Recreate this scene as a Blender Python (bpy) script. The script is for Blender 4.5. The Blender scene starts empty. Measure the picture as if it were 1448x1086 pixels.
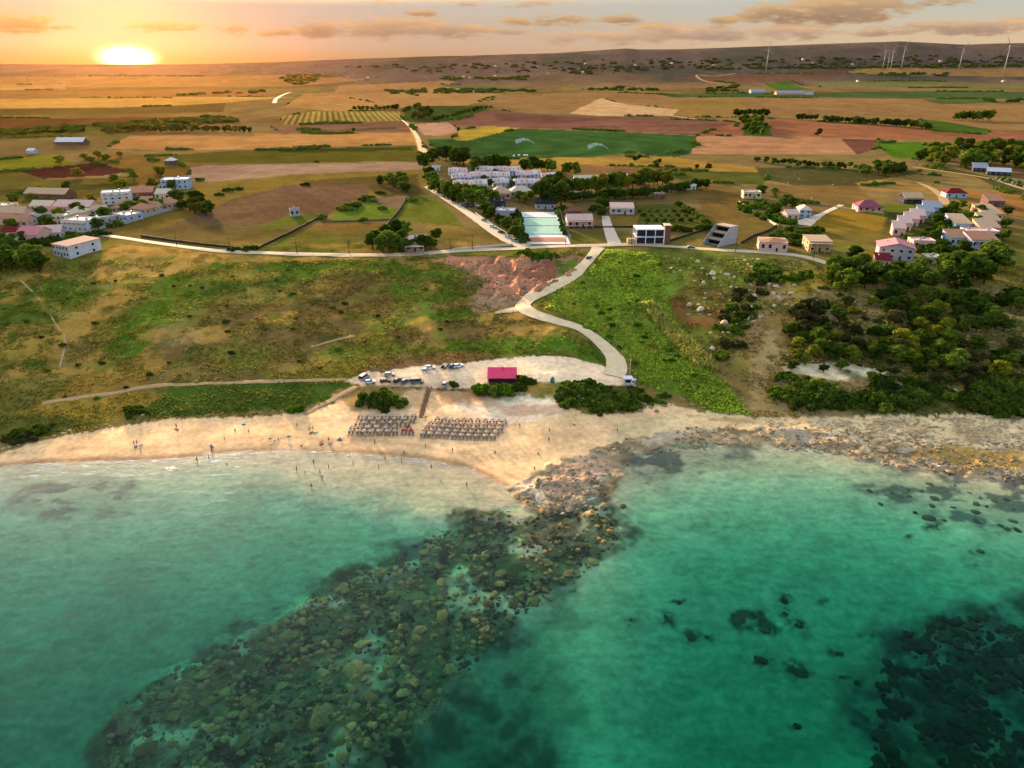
import bpy, math, random
import numpy as np
from mathutils import Vector, Matrix
R = math.radians
SC = bpy.context.scene
COL = SC.collection
rnd = random.Random(7)
# ---------------------------------------------------------------- camera frame used to survey the photo
CH, PITCH, FPX = 110.0, R(23.6), 1015.0
CT, ST = math.cos(PITCH), math.sin(PITCH)

def ray(px, py):
    a = (np.asarray(px, float) - 724) / FPX
    b = (543 - np.asarray(py, float)) / FPX
    return a, CT + b * ST, -ST + b * CT          # x, y, z of the viewing ray

# ---------------------------------------------------------------- noise
_rg = np.random.RandomState(11)
_T = _rg.rand(512, 512)
def vn(x, y):
    xi = np.floor(x).astype(np.int64); yi = np.floor(y).astype(np.int64)
    fx = x - xi; fy = y - yi
    fx = fx * fx * (3 - 2 * fx); fy = fy * fy * (3 - 2 * fy)
    a = xi & 511; b = yi & 511; a1 = (a + 1) & 511; b1 = (b + 1) & 511
    return (_T[a, b] * (1 - fx) + _T[a1, b] * fx) * (1 - fy) + (_T[a, b1] * (1 - fx) + _T[a1, b1] * fx) * fy
def fbm(x, y, s, o=4, seed=0):
    """fractal noise about 0, roughly -1..1, feature size s metres"""
    v = 0; a = 1.0; t = 0; f = 1.0 / s
    for i in range(o):
        v = v + a * (vn(x * f + 17.3 * i + seed * 31.7, y * f + 9.1 * i + seed * 13.3) - .5) * 2
        t += a; a *= .55; f *= 2.03
    return v / t * 1.5
def sst(a, b, x):
    t = np.clip((x - a) / (b - a), 0, 1)
    return t * t * (3 - 2 * t)

# ---------------------------------------------------------------- terrain height
SHORE = [(-200, 672), (0, 660), (90, 652), (200, 650), (300, 643), (340, 638), (420, 636), (520, 641), (600, 648), (660, 660),
         (715, 685), (750, 706), (775, 716), (810, 716), (845, 700), (868, 668), (885, 648), (930, 634), (1000, 626), (1080, 624), (1150, 630),
         (1215, 646), (1300, 664), (1380, 677), (1448, 684), (1650, 700)]
_a, _b, _c = ray([p[0] for p in SHORE], [p[1] for p in SHORE])
SX = _a * (-CH / _c); SY = _b * (-CH / _c)
RIDGE = [(-300, 95), (0, 92.5), (120, 93), (260, 93), (400, 90), (520, 86), (620, 83.5), (700, 82), (780, 80), (830, 77.5), (862, 75.5), (882, 74.6), (900, 75.6), (960, 75.5),
         (1040, 73), (1100, 71), (1200, 68), (1260, 66.5), (1350, 70), (1448, 68), (1750, 72)]
LZ = ([0, 6, 22, 42, 52, 70, 100, 150, 180, 195, 260, 420, 700, 1300, 2300, 3800, 5500, 9000],
      [0, .6, 1.7, 3.6, 4.9, 6.6, 11, 17.5, 21, 22, 22.5, 22.5, 24, 27, 36, 56, 74, 90])
SD = ([0, 4, 18, 55, 105, 170], [0, .15, .5, 1.9, 4.3, 5.8])

def zc(x, y):
    """coarse ground height (the seabed below zero)"""
    L = y - np.interp(x, SX, SY)
    z = np.where(L > 0, np.interp(L, *LZ), -np.interp(-L, *SD))
    u = x / (y * CT + 95 * ST)
    rp = np.interp(724 + FPX * u, [p[0] for p in RIDGE], [p[1] for p in RIDGE])
    zr = 110 + (100.0 - rp) * 5600 / FPX
    t = sst(3300, 5600, y)
    return z * (1 - t) + zr * t

def gp(px, py):
    """ground points under photo pixels"""
    px = np.atleast_1d(np.asarray(px, float)); py = np.atleast_1d(np.asarray(py, float))
    a, b, c = ray(px, py)
    ts = np.geomspace(60, 6000, 260) if len(px) > 3 else np.geomspace(60, 6000, 110)
    lo = np.full(px.shape, 60.0); hi = np.full(px.shape, 5600.0); done = np.zeros(px.shape, bool)
    prev = lo.copy()
    for t in ts:
        below = (CH + c * t) < zc(a * t, b * t)
        new = below & ~done
        hi[new] = t; lo[new] = prev[new]; done |= new
        prev = np.full(px.shape, t)
    lo[~done] = 5600; hi[~done] = 5600
    for _ in range(24):
        m = (lo + hi) / 2
        below = (CH + c * m) < zc(a * m, b * m)
        hi = np.where(below, m, hi); lo = np.where(below, lo, m)
    return a * hi, b * hi

def in_poly(x, y, P):
    """inside mask and distance to the outline"""
    n = len(P); ins = np.zeros(x.shape, bool); d2 = np.full(x.shape, 1e18)
    for i in range(n):
        x0, y0 = P[i]; x1, y1 = P[(i + 1) % n]
        cr = ((y0 > y) != (y1 > y)) & (x < (x1 - x0) * (y - y0) / ((y1 - y0) or 1e-9) + x0)
        ins ^= cr
        ex, ey = x1 - x0, y1 - y0
        t = np.clip(((x - x0) * ex + (y - y0) * ey) / (ex * ex + ey * ey + 1e-9), 0, 1)
        d2 = np.minimum(d2, (x - x0 - t * ex) ** 2 + (y - y0 - t * ey) ** 2)
    return ins, np.sqrt(d2)

def mpp(x, y, z=20.0):
    """metres per photo pixel at a point"""
    return (y * CT + (CH - z) * ST) / FPX

_WP = {}
def world_poly(pp):
    k = tuple(pp)
    if k not in _WP: _WP[k] = _world_poly(pp)
    return _WP[k]
def _world_poly(pp):
    X, Y = gp([p[0] for p in pp], [p[1] for p in pp])
    return list(zip(X.tolist(), Y.tolist()))

def mask(x, y, pp, soft=1.0, warp=0.0, seed=0, ws=None):
    """0..1 coverage of points x, y by a surveyed outline; soft and warp in photo pixels, turned to metres at the outline"""
    P = world_poly(pp)
    cx = sum(p[0] for p in P) / len(P); cy = sum(p[1] for p in P) / len(P)
    s = mpp(cx, cy)
    pad = (soft + warp * 1.6) * s * 2 + 1
    xs = [p[0] for p in P]; ys = [p[1] for p in P]
    out = np.zeros(x.shape)
    sel = (x > min(xs) - pad) & (x < max(xs) + pad) & (y > min(ys) - pad * 3) & (y < max(ys) + pad * 3)
    if not sel.any():
        return out
    qx, qy = x[sel], y[sel]
    if warp:
        w = warp * s; f = ws or max(w * 2.5, 2.0)
        dx = fbm(qx, qy, f, 4, seed + 1) * w; dy = fbm(qx, qy, f, 4, seed + 2) * w * 2.0
        qx = qx + dx; qy = qy + dy
    ins, d = in_poly(qx, qy, P)
    sd = np.where(ins, d, -d)
    out[sel] = np.clip(sd / (soft * s) * .5 + .5, 0, 1)
    return out

def lin(c):
    return tuple((v / 255 / 12.92 if v <= 10 else ((v / 255 + .055) / 1.055) ** 2.4) for v in c)
KILL = 1.45
def alb(c, k=1.0):
    """surface colour of something that reads as sRGB c in this light"""
    return tuple(min(.9, v / KILL * k) for v in lin(c))

REEF = [(690, 722), (800, 722), (872, 690), (892, 740), (852, 786), (800, 830), (745, 872), (700, 920), (650, 970), (610, 1030), (570, 1100), (540, 1160), (100, 1160), (140, 1050), (185, 995),
        (310, 925), (400, 884), (435, 846), (520, 806), (590, 775), (640, 742)]
REEF_DEEP = [(1235, 1160), (1225, 1040), (1245, 900), (1330, 868), (1460, 866), (1640, 880), (1640, 1160)]
APRON = [(716, 692), (742, 676), (780, 655), (830, 640), (880, 624), (960, 607), (1060, 606), (1130, 608), (1250, 622), (1448, 650), (1600, 665), (1600, 700), (1448, 686), (1300, 667), (1215, 651),
         (1150, 636), (1080, 629), (1000, 632), (930, 640), (893, 655), (875, 690), (850, 712), (800, 735), (745, 722)]

def zt(x, y, fine=True):
    """finished ground height"""
    x = np.asarray(x, float); y = np.asarray(y, float)
    wob = np.where(y < 300, fbm(x, y, 14, 3, 5) * 1.6, 0)
    z = zc(x, y + wob)
    L = y - np.interp(x, SX, SY)
    hill = sst(55, 85, L) * (1 - sst(175, 190, L))
    z = z + hill * (fbm(x, y, 34, 3, 2) * 1.0 + (fbm(x, y, 7, 3, 8) * .3 if fine else 0))
    z = z + sst(8, 20, L) * (1 - sst(48, 56, L)) * fbm(x, y, 16, 3, 4) * .35
    z = z + sst(260, 900, L) * fbm(x, y, 160, 3, 6) * 1.2
    z = z + sst(3300, 4500, y) * (1 - sst(5000, 5600, y)) * fbm(x, y, 520, 4, 9) * 5
    if fine:
        near = y < 420
        if near.any():
            xs, ys = x[near], y[near]
            zz = z[near]
            m = mask(xs, ys, [(330, 630), (600, 640), (730, 690), (742, 730), (660, 748), (560, 728), (430, 700), (330, 670)], 34, 14, 21)
            zz = np.where(zz < 0, zz * (1 - .7 * m), zz)
            m = mask(xs, ys, [(900, 640), (1190, 640), (1260, 690), (1180, 760), (960, 760), (890, 710)], 40, 16, 22)
            zz = np.where(zz < 0, zz * (1 - .18 * m), zz)
            m = mask(xs, ys, REEF, 24, 22, 3)
            top = np.maximum(zz, -.62 + .3 * fbm(xs, ys, 9, 3, 12)) * .75 + zz * .25
            zz = zz * (1 - m) + np.maximum(zz, top) * m + m * fbm(xs, ys, 3.2, 3, 13) * .35
            m = mask(xs, ys, REEF_DEEP, 20, 20, 4)
            zz = zz - m * .8 + m * np.abs(fbm(xs, ys, 5, 3, 14)) * 1.2
            m = mask(xs, ys, APRON, 3, 5, 6)
            st = fbm(xs, ys * 1.7, 7, 4, 15)
            ledge = np.floor((st + .15 * fbm(xs, ys, 2, 2, 3)) * 3.2) / 3.2
            zz = zz + m * (ledge * .55 + .12 + .12 * fbm(xs, ys, 1.2, 2, 5))
            m = mask(xs, ys, [(640, 372), (700, 366), (815, 364), (808, 386), (770, 410), (705, 432), (672, 418)], 6, 5, 7)
            zz = zz + m * (np.abs(fbm(xs, ys, 9, 4, 16)) * -4.6 + 1.3)
            z[near] = zz
    return z

def at(px, py):
    x, y = gp(px, py)
    return float(x[0]), float(y[0]), float(zt(x, y)[0])
# ---------------------------------------------------------------- object helpers
def tag(o, label=None, cat=None, group=None, kind=None):
    if label: o['label'] = label
    if cat: o['category'] = cat
    if group: o['group'] = group
    if kind: o['kind'] = kind
    return o
def link(name, me, parent=None):
    o = bpy.data.objects.new(name, me); COL.objects.link(o)
    if parent: o.parent = parent
    return o
def empty(name, loc, label, cat, rz=0.0, group=None):
    o = bpy.data.objects.new(name, None); COL.objects.link(o)
    o.location = loc; o.rotation_euler.z = rz; o.empty_display_size = .2
    return tag(o, label, cat, group)
def kids(o):
    return [c for c in o.children]
def dup(o, parent=None):
    c = o.copy(); COL.objects.link(c)
    if parent: c.parent = parent
    for k in kids(o): dup(k, c)
    return c
def bigmesh(name, V, Q, mat, smooth=True, cols=None):
    me = bpy.data.meshes.new(name)
    V = np.asarray(V, np.float32); Q = np.asarray(Q, np.int32)
    n, k = Q.shape
    me.vertices.add(len(V)); me.vertices.foreach_set('co', V.ravel())
    me.loops.add(n * k); me.loops.foreach_set('vertex_index', Q.ravel())
    me.polygons.add(n); me.polygons.foreach_set('loop_start', np.arange(0, n * k, k, dtype=np.int32))
    try: me.polygons.foreach_set('loop_total', np.full(n, k, np.int32))
    except Exception: pass
    if cols is not None:
        at_ = me.color_attributes.new('Col', 'FLOAT_COLOR', 'POINT')
        c4 = np.ones((len(V), 4), np.float32); c4[:, :3] = cols
        at_.data.foreach_set('color', c4.ravel())
    me.update(calc_edges=True); me.validate()
    me.polygons.foreach_set('use_smooth', np.full(n, smooth, bool))
    if mat: me.materials.append(mat)
    return me

class MB:
    """collects shapes, links them as ONE mesh object"""
    def __init__(s): s.v = []; s.f = []; s.m = []; s.sm = []
    def add(s, V, F, m=0, sm=False):
        b = len(s.v); s.v += [tuple(v) for v in V]
        for f in F: s.f.append([i + b for i in f]); s.m.append(m); s.sm.append(sm)
        return s
    def box(s, x0, x1, y0, y1, z0, z1, m=0):
        return s.add([(x0, y0, z0), (x1, y0, z0), (x1, y1, z0), (x0, y1, z0), (x0, y0, z1), (x1, y0, z1), (x1, y1, z1), (x0, y1, z1)],
                     [(3, 2, 1, 0), (4, 5, 6, 7), (0, 1, 5, 4), (1, 2, 6, 5), (2, 3, 7, 6), (3, 0, 4, 7)], m)
    def prism(s, pts, z0, z1, m=0):
        n = len(pts)
        V = [(x, y, z0) for x, y in pts] + [(x, y, z1) for x, y in pts]
        return s.add(V, [tuple(range(n))[::-1], tuple(range(n, 2 * n))] + [(i, (i + 1) % n, n + (i + 1) % n, n + i) for i in range(n)], m)
    def tube(s, P, r, k=8, m=0, cap=True, sm=True):
        """P: points, r: radius or list of radii"""
        P = [Vector(p) for p in P]; r = r if isinstance(r, (list, tuple)) else [r] * len(P)
        V = []; F = []
        for i, p in enumerate(P):
            d = (P[min(i + 1, len(P) - 1)] - P[max(i - 1, 0)]).normalized()
            a = d.orthogonal().normalized() if i == 0 else (a - d * a.dot(d)).normalized()
            b = d.cross(a)
            V += [p + (a * math.cos(t) + b * math.sin(t)) * r[i] for t in [2 * math.pi * j / k for j in range(k)]]
        for i in range(len(P) - 1):
            for j in range(k): F.append((i * k + j, i * k + (j + 1) % k, (i + 1) * k + (j + 1) % k, (i + 1) * k + j))
        if cap: F += [tuple(range(k))[::-1], tuple(range((len(P) - 1) * k, len(P) * k))]
        return s.add(V, F, m, sm)
    def lathe(s, prof, k=12, m=0, sm=True, c=(0, 0)):
        V = [(c[0] + r * math.cos(2 * math.pi * j / k), c[1] + r * math.sin(2 * math.pi * j / k), z) for r, z in prof for j in range(k)]
        F = [(i * k + j, i * k + (j + 1) % k, (i + 1) * k + (j + 1) % k, (i + 1) * k + j) for i in range(len(prof) - 1) for j in range(k)]
        return s.add(V, F, m, sm)
    def build(s, name, mats, parent=None):
        me = bpy.data.meshes.new(name)
        me.from_pydata(s.v, [], s.f)
        for mt in (mats if isinstance(mats, (list, tuple)) else [mats]): me.materials.append(mt)
        me.polygons.foreach_set('material_index', s.m); me.polygons.foreach_set('use_smooth', s.sm)
        me.update()
        return link(name, me, parent)

# ---------------------------------------------------------------- materials
def nt(name):
    m = bpy.data.materials.new(name); m.use_nodes = True
    t = m.node_tree; t.nodes.clear()
    return m, t, t.nodes, t.links
def N(t, typ, **kw):
    n = t.nodes.new(typ)
    for k, v in kw.items():
        if k.startswith('_'): setattr(n, k[1:], v)
        else: n.inputs[k.replace('__', ' ')].default_value = v
    return n
MATS = {}
def mat(name, rgb, rough=.8, var=.18, scale=1.5, metal=0.0, spec=.03, bump=0.0, rndv=0.0, k=.72):
    """plain weathered surface: one colour broken up by noise"""
    if name in MATS: return MATS[name]
    m, t, ns, ln = nt(name)
    o = N(t, 'ShaderNodeOutputMaterial'); b = N(t, 'ShaderNodeBsdfPrincipled', Roughness=rough, Metallic=metal)
    b.inputs['Specular IOR Level'].default_value = spec
    tc = N(t, 'ShaderNodeTexCoord'); no = N(t, 'ShaderNodeTexNoise', Scale=scale, Detail=5.0, Roughness=.65)
    ln.new(tc.outputs['Object'], no.inputs['Vector'])
    mr = N(t, 'ShaderNodeMapRange'); mr.inputs['To Min'].default_value = 1 - var * 1.6; mr.inputs['To Max'].default_value = 1 + var * 1.2
    ln.new(no.outputs['Fac'], mr.inputs['Value'])
    mx = N(t, 'ShaderNodeVectorMath', _operation='SCALE'); mx.inputs[0].default_value = alb(rgb, k)
    ln.new(mr.outputs[0], mx.inputs['Scale'])
    src = mx.outputs[0]
    if rndv:
        oi = N(t, 'ShaderNodeObjectInfo'); m2 = N(t, 'ShaderNodeMapRange'); m2.inputs['To Min'].default_value = 1 - rndv; m2.inputs['To Max'].default_value = 1 + rndv
        ln.new(oi.outputs['Random'], m2.inputs['Value'])
        s2 = N(t, 'ShaderNodeVectorMath', _operation='SCALE'); ln.new(src, s2.inputs[0]); ln.new(m2.outputs[0], s2.inputs['Scale']); src = s2.outputs[0]
    ln.new(src, b.inputs['Base Color'])
    if bump:
        bp = N(t, 'ShaderNodeBump', Strength=bump, Distance=.1); ln.new(no.outputs['Fac'], bp.inputs['Height']); ln.new(bp.outputs[0], b.inputs['Normal'])
    ln.new(b.outputs[0], o.inputs[0])
    MATS[name] = m
    return m

def leaf_mat(name, c0, c1, trans=.3):
    """foliage: colour between two tones by clump and by plant"""
    if name in MATS: return MATS[name]
    m, t, ns, ln = nt(name)
    o = N(t, 'ShaderNodeOutputMaterial'); d = N(t, 'ShaderNodeBsdfDiffuse'); tr = N(t, 'ShaderNodeBsdfTranslucent')
    tc = N(t, 'ShaderNodeTexCoord'); no = N(t, 'ShaderNodeTexNoise', Scale=.9, Detail=4.0, Roughness=.7)
    ln.new(tc.outputs['Object'], no.inputs['Vector'])
    oi = N(t, 'ShaderNodeObjectInfo')
    ad = N(t, 'ShaderNodeMath', _operation='MULTIPLY_ADD'); ad.inputs[1].default_value = .55; ln.new(oi.outputs['Random'], ad.inputs[0])
    mr = N(t, 'ShaderNodeMapRange'); mr.inputs['From Min'].default_value = .32; mr.inputs['From Max'].default_value = .7; mr.inputs['To Min'].default_value = -.12; mr.inputs['To Max'].default_value = .6
    ln.new(no.outputs['Fac'], mr.inputs['Value']); ln.new(mr.outputs[0], ad.inputs[2])
    mx = N(t, 'ShaderNodeMix', _data_type='RGBA'); mx.inputs['A'].default_value = (*alb(c0), 1); mx.inputs['B'].default_value = (*alb(c1), 1)
    mx.inputs[6].default_value = (*alb(c0), 1); mx.inputs[7].default_value = (*alb(c1), 1)
    ln.new(ad.outputs[0], mx.inputs[0])
    ln.new(mx.outputs[2], d.inputs[0]); ln.new(mx.outputs[2], tr.inputs[0])
    ms = N(t, 'ShaderNodeMixShader'); ms.inputs[0].default_value = trans
    ln.new(d.outputs[0], ms.inputs[1]); ln.new(tr.outputs[0], ms.inputs[2]); ln.new(ms.outputs[0], o.inputs[0])
    MATS[name] = m
    return m

def col_mat(name, scale=1.2, var=.3, bump=.5, dist=.25, rough=.95, big=None):
    """ground: painted mineral and plant colours broken up by noise at two sizes"""
    m, t, ns, ln = nt(name)
    o = N(t, 'ShaderNodeOutputMaterial'); b = N(t, 'ShaderNodeBsdfDiffuse', Roughness=0.0)
    a = N(t, 'ShaderNodeAttribute', _attribute_name='Col')
    tc = N(t, 'ShaderNodeTexCoord')
    no = N(t, 'ShaderNodeTexNoise', Scale=scale, Detail=6.0, Roughness=.7); ln.new(tc.outputs['Object'], no.inputs['Vector'])
    mr = N(t, 'ShaderNodeMapRange'); mr.inputs['From Min'].default_value = .25; mr.inputs['From Max'].default_value = .75
    mr.inputs['To Min'].default_value = 1 - var; mr.inputs['To Max'].default_value = 1 + var
    ln.new(no.outputs['Fac'], mr.inputs['Value'])
    s = N(t, 'ShaderNodeVectorMath', _operation='SCALE'); ln.new(a.outputs['Color'], s.inputs[0]); ln.new(mr.outputs[0], s.inputs['Scale'])
    n2 = N(t, 'ShaderNodeTexNoise', Scale=scale * .11, Detail=5.0, Roughness=.6); ln.new(tc.outputs['Object'], n2.inputs['Vector'])
    m2 = N(t, 'ShaderNodeMapRange'); m2.inputs['From Min'].default_value = .3; m2.inputs['From Max'].default_value = .7
    m2.inputs['To Min'].default_value = 1 - var * .6; m2.inputs['To Max'].default_value = 1 + var * .6
    ln.new(n2.outputs['Fac'], m2.inputs['Value'])
    s2 = N(t, 'ShaderNodeVectorMath', _operation='SCALE'); ln.new(s.outputs[0], s2.inputs[0]); ln.new(m2.outputs[0], s2.inputs['Scale'])
    ln.new(s2.outputs[0], b.inputs['Color'])
    bp = N(t, 'ShaderNodeBump', Strength=bump, Distance=dist); ln.new(no.outputs['Fac'], bp.inputs['Height']); ln.new(bp.outputs[0], b.inputs['Normal'])
    ln.new(b.outputs[0], o.inputs[0])
    MATS[name] = m
    return m
ONES = 'zeroth first second third fourth fifth sixth seventh eighth ninth tenth eleventh twelfth thirteenth fourteenth fifteenth sixteenth seventeenth eighteenth nineteenth'.split()
TENS = 'x x twenty thirty forty fifty sixty seventy eighty ninety'.split()
def nth(i):
    """ordinal word, counting from 1"""
    if i < 20: return ONES[i]
    if i < 100: return TENS[i // 10][:-1] + 'ieth' if i % 10 == 0 else TENS[i // 10] + '-' + ONES[i % 10]
    return 'hundred-' + (nth(i - 100) if i > 100 else 'th')
# ---------------------------------------------------------------- the ground: one sheet from the seabed to the ridge
EDGES = []
SCARP_P = [(600, 366), (660, 362), (740, 364), (822, 362), (812, 386), (772, 410), (704, 436), (668, 420), (690, 396), (640, 376)]
def build_ground():
    nc = 1100
    dep = np.linspace(R(58), math.atan(90 / 1200), 690)
    Yr = np.concatenate([90 / np.tan(dep), np.geomspace(1200, 5690, 150)[1:], [5900, 6400]])
    U = np.linspace(-.83, .83, nc)
    Y = np.repeat(Yr[:, None], nc, 1)
    X = U[None, :] * (Y * CT + 95 * ST)
    x = X.ravel(); y = Y.ravel()
    z = zt(x, y)
    z = np.where(y > 5700, z - (y - 5700) * .1, z)
    L = y - np.interp(x, SX, SY)
    C = np.zeros((len(x), 3))
    C[:] = alb((142, 114, 66))
    def put(m, rgb, k=1.0):
        C[:] = C * (1 - m[:, None]) + np.array(alb(rgb, k)) * m[:, None]
    def P(pp, rgb, soft=.7, warp=.0, op=1.0, seed=0, rows=None, ws=None):
        if len(pp) > 3 and max(p[1] for p in pp) < 300 and op == 1.0: EDGES.append(pp)
        m = mask(x, y, pp, soft, warp, seed, ws) * op
        i = m > 0
        if not i.any(): return
        c = np.array(alb(rgb))[None, :] * np.ones((i.sum(), 1))
        if rows:
            ang, sp, amp = rows
            w = (x[i] * math.cos(ang) + y[i] * math.sin(ang)) / sp
            c = c * (1 + amp * np.sin(w * 6.2832) + amp * .8 * (vn(w * .37, w * 0 + seed) - .5))[:, None]
        mm = m[i][:, None]
        C[i] = C[i] * (1 - mm) + c * mm
    far = sst(370, 500, y)
    # --- broad tone of the plain
    g = sst(.05, .6, fbm(x, y * .35, 330, 4, 21)) * far
    put(g * .6, (108, 92, 42))
    g = sst(.1, .6, fbm(x, y * .3, 210, 4, 22)) * far
    put(g * .5, (120, 78, 52))
    rg = sst(3200, 3900, y)
    put(rg, (124, 100, 82))
    g = rg * sst(-.1, .35, fbm(x, y * .5, 380, 5, 23)); put(g * .7, (84, 84, 66))
    g = rg * sst(.15, .5, fbm(x, y * .5, 300, 5, 24)); put(g * .6, (122, 96, 80))
    # --- far plain, towards the sun: golden fields, painted lighter for the haze glow
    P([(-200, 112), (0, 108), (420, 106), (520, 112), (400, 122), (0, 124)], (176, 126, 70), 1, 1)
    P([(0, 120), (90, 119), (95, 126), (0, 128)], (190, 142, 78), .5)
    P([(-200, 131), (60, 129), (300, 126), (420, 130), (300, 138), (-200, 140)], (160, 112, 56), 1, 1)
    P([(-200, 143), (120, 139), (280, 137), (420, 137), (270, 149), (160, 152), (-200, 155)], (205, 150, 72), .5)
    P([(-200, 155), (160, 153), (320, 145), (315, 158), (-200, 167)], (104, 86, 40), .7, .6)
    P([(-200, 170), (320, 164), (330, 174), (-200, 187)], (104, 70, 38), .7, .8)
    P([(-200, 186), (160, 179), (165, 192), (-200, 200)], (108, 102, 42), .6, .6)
    P([(150, 211), (185, 192), (340, 189), (590, 187), (592, 204), (480, 207), (330, 213)], (184, 130, 72), .5, .3, rows=(1.5, 24, .06))
    P([(380, 178), (575, 171), (592, 187), (400, 190)], (134, 94, 66), .5, .3, rows=(1.55, 33, .2))
    P([(420, 184), (560, 180), (560, 183), (420, 186)], (96, 84, 44), .5, .5)
    P([(190, 223), (330, 214), (592, 206), (595, 227), (360, 231), (230, 230)], (100, 90, 34), .6, .8, rows=(1.5, 20, .1))
    P([(390, 210), (580, 207), (585, 212), (400, 216)], (70, 70, 28), .6, .6)
    P([(270, 235), (330, 233), (600, 229), (604, 239), (420, 247), (290, 258), (266, 247)], (164, 128, 98), .5, .2, rows=(1.45, 14, .05))
    P([(-60, 232), (80, 217), (106, 231), (60, 240), (-60, 247)], (128, 122, 36), .5)
    P([(22, 241), (150, 229), (188, 232), (192, 241), (150, 248), (60, 253)], (84, 46, 36), .5)
    P([(-200, 252), (25, 243), (62, 254), (200, 250), (190, 275), (-200, 306)], (106, 92, 40), .7, .8)
    P([(0, 268), (180, 258), (190, 264), (0, 276)], (80, 74, 32), .7, 1)
    P([(100, 225), (160, 215), (230, 222), (270, 240), (260, 260), (200, 262), (180, 240)], (132, 98, 44), 1, 2)
    # --- hillside fields between the villages
    P([(180, 300), (270, 262), (430, 246), (600, 240), (600, 300), (480, 300), (300, 300), (160, 340)], (134, 108, 46), 1.5, 2)
    P([(430, 255), (590, 246), (600, 285), (560, 285), (520, 268), (440, 262)], (104, 84, 42), 2, 3)
    P([(195, 335), (290, 300), (330, 281), (400, 263), (440, 259), (522, 262), (520, 276), (480, 292), (460, 307), (440, 313), (362, 354), (280, 350)], (122, 90, 62), .8, .6, rows=(.5, 9, .05))
    P([(360, 322), (420, 300), (447, 306), (440, 316), (380, 326)], (112, 116, 42), 3, 2)
    P([(478, 298), (520, 279), (577, 277), (576, 285), (555, 296), (520, 297)], (136, 106, 76), .8, .3)
    P([(462, 313), (480, 300), (520, 286), (560, 294), (554, 311), (500, 314)], (112, 126, 40), .7, .5)
    P([(556, 311), (573, 282), (600, 273), (618, 282), (642, 302), (655, 322), (600, 315)], (112, 112, 40), 1, 1)
    P([(590, 316), (650, 320), (704, 350), (640, 355), (630, 330), (605, 320)], (166, 122, 62), .8, .8)
    P([(368, 355), (455, 314), (552, 313), (534, 352), (450, 358)], (152, 116, 60), .7, .4)
    P([(410, 344), (418, 331), (490, 332), (522, 338), (480, 351)], (120, 128, 46), 2.5, 2)
    P([(455, 316), (545, 315), (540, 330), (450, 328)], (150, 98, 50), 2, 2, .7)
    # --- centre: vineyard, ploughland, the irrigated field
    P([(400, 152), (430, 132), (560, 128), (606, 140), (570, 152), (480, 158)], (178, 130, 72), .6, .4)
    P([(480, 121), (640, 113), (660, 125), (705, 133), (660, 150), (560, 150), (470, 134)], (172, 126, 76), .6, .4)
    P([(395, 165), (440, 158), (566, 157), (568, 170), (400, 176)], (150, 124, 60), .5, 0, rows=(.235, 11, .5))
    P([(566, 172), (578, 150), (690, 150), (698, 152), (625, 174)], (66, 80, 34), .5, .3)
    P([(700, 134), (850, 130), (1040, 137), (1300, 140), (1600, 139), (1600, 186), (1300, 181), (1100, 168), (860, 162), (740, 155), (690, 150)], (154, 114, 68), .5, .3, rows=(1.6, 40, .06))
    P([(960, 140), (1050, 140), (1070, 160), (1000, 165), (940, 160)], (150, 116, 58), 2, 3, .8)
    P([(806, 160), (850, 138), (884, 148), (960, 155), (950, 164), (840, 164)], (206, 160, 108), 1, 1.5)
    P([(632, 174), (700, 155), (745, 160), (860, 164), (1042, 172), (1040, 193), (985, 191), (760, 180), (640, 179)], (132, 88, 68), .5, .2, rows=(1.55, 15, .08))
    P([(700, 160), (860, 168), (800, 175), (700, 170)], (108, 72, 58), 1.5, 2, .8)
    P([(582, 176), (632, 172), (652, 185), (622, 193), (600, 190)], (194, 142, 106), .7, .6)
    P([(640, 198), (652, 183), (690, 178), (735, 180), (700, 189), (662, 198)], (192, 154, 58), .4)
    P([(604, 197), (662, 198), (702, 188), (737, 181), (860, 186), (986, 192), (976, 212), (930, 221), (900, 215), (860, 219), (820, 223), (740, 224), (640, 225), (612, 208)], (62, 90, 42), .4, .1, rows=(1.35, 13, .16))
    P([(930, 221), (976, 212), (986, 192), (992, 194), (980, 216), (940, 226)], (66, 86, 44), .4)
    P([(575, 170), (590, 190), (608, 222), (596, 228), (584, 192)], (206, 152, 74), .8, .6)
    P([(640, 227), (830, 221), (950, 222), (1090, 240), (1000, 256), (900, 246), (690, 238)], (172, 130, 58), .8, .8)
    P([(800, 232), (1000, 238), (1000, 247), (900, 250), (800, 241)], (140, 98, 62), 1, 1)
    P([(900, 240), (1090, 244), (1080, 262), (960, 256)], (96, 94, 40), 1.5, 2)
    P([(986, 192), (1240, 195), (1247, 205), (1212, 219), (976, 219)], (186, 130, 88), .4, .2, rows=(1.6, 16, .07))
    P([(1190, 197), (1240, 197), (1250, 208), (1212, 219)], (120, 74, 58), .6)
    P([(1042, 172), (1100, 168), (1300, 182), (1600, 190), (1600, 201), (1240, 196), (986, 191)], (158, 100, 66), .4, .2, rows=(1.6, 18, .06))
    P([(1235, 202), (1300, 200), (1322, 215), (1312, 227), (1262, 223)], (84, 114, 30), .5)
    P([(1300, 168), (1340, 172), (1402, 183), (1396, 190), (1320, 187)], (80, 98, 34), .6)
    P([(1055, 175), (1085, 175), (1092, 192), (1050, 192)], (70, 92, 34), .5)
    # --- far right
    P([(620, 118), (700, 122), (770, 128), (690, 129), (640, 124)], (104, 106, 66), .5, .4)
    P([(930, 133), (1280, 129), (1600, 130), (1600, 141), (1380, 140), (1100, 137), (950, 138)], (78, 92, 50), .5, .3)
    P([(1300, 140), (1380, 140), (1430, 146), (1330, 147)], (90, 100, 50), .5, .3)
    P([(1075, 112), (1112, 112), (1150, 127), (1100, 127)], (84, 108, 42), .5)
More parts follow.
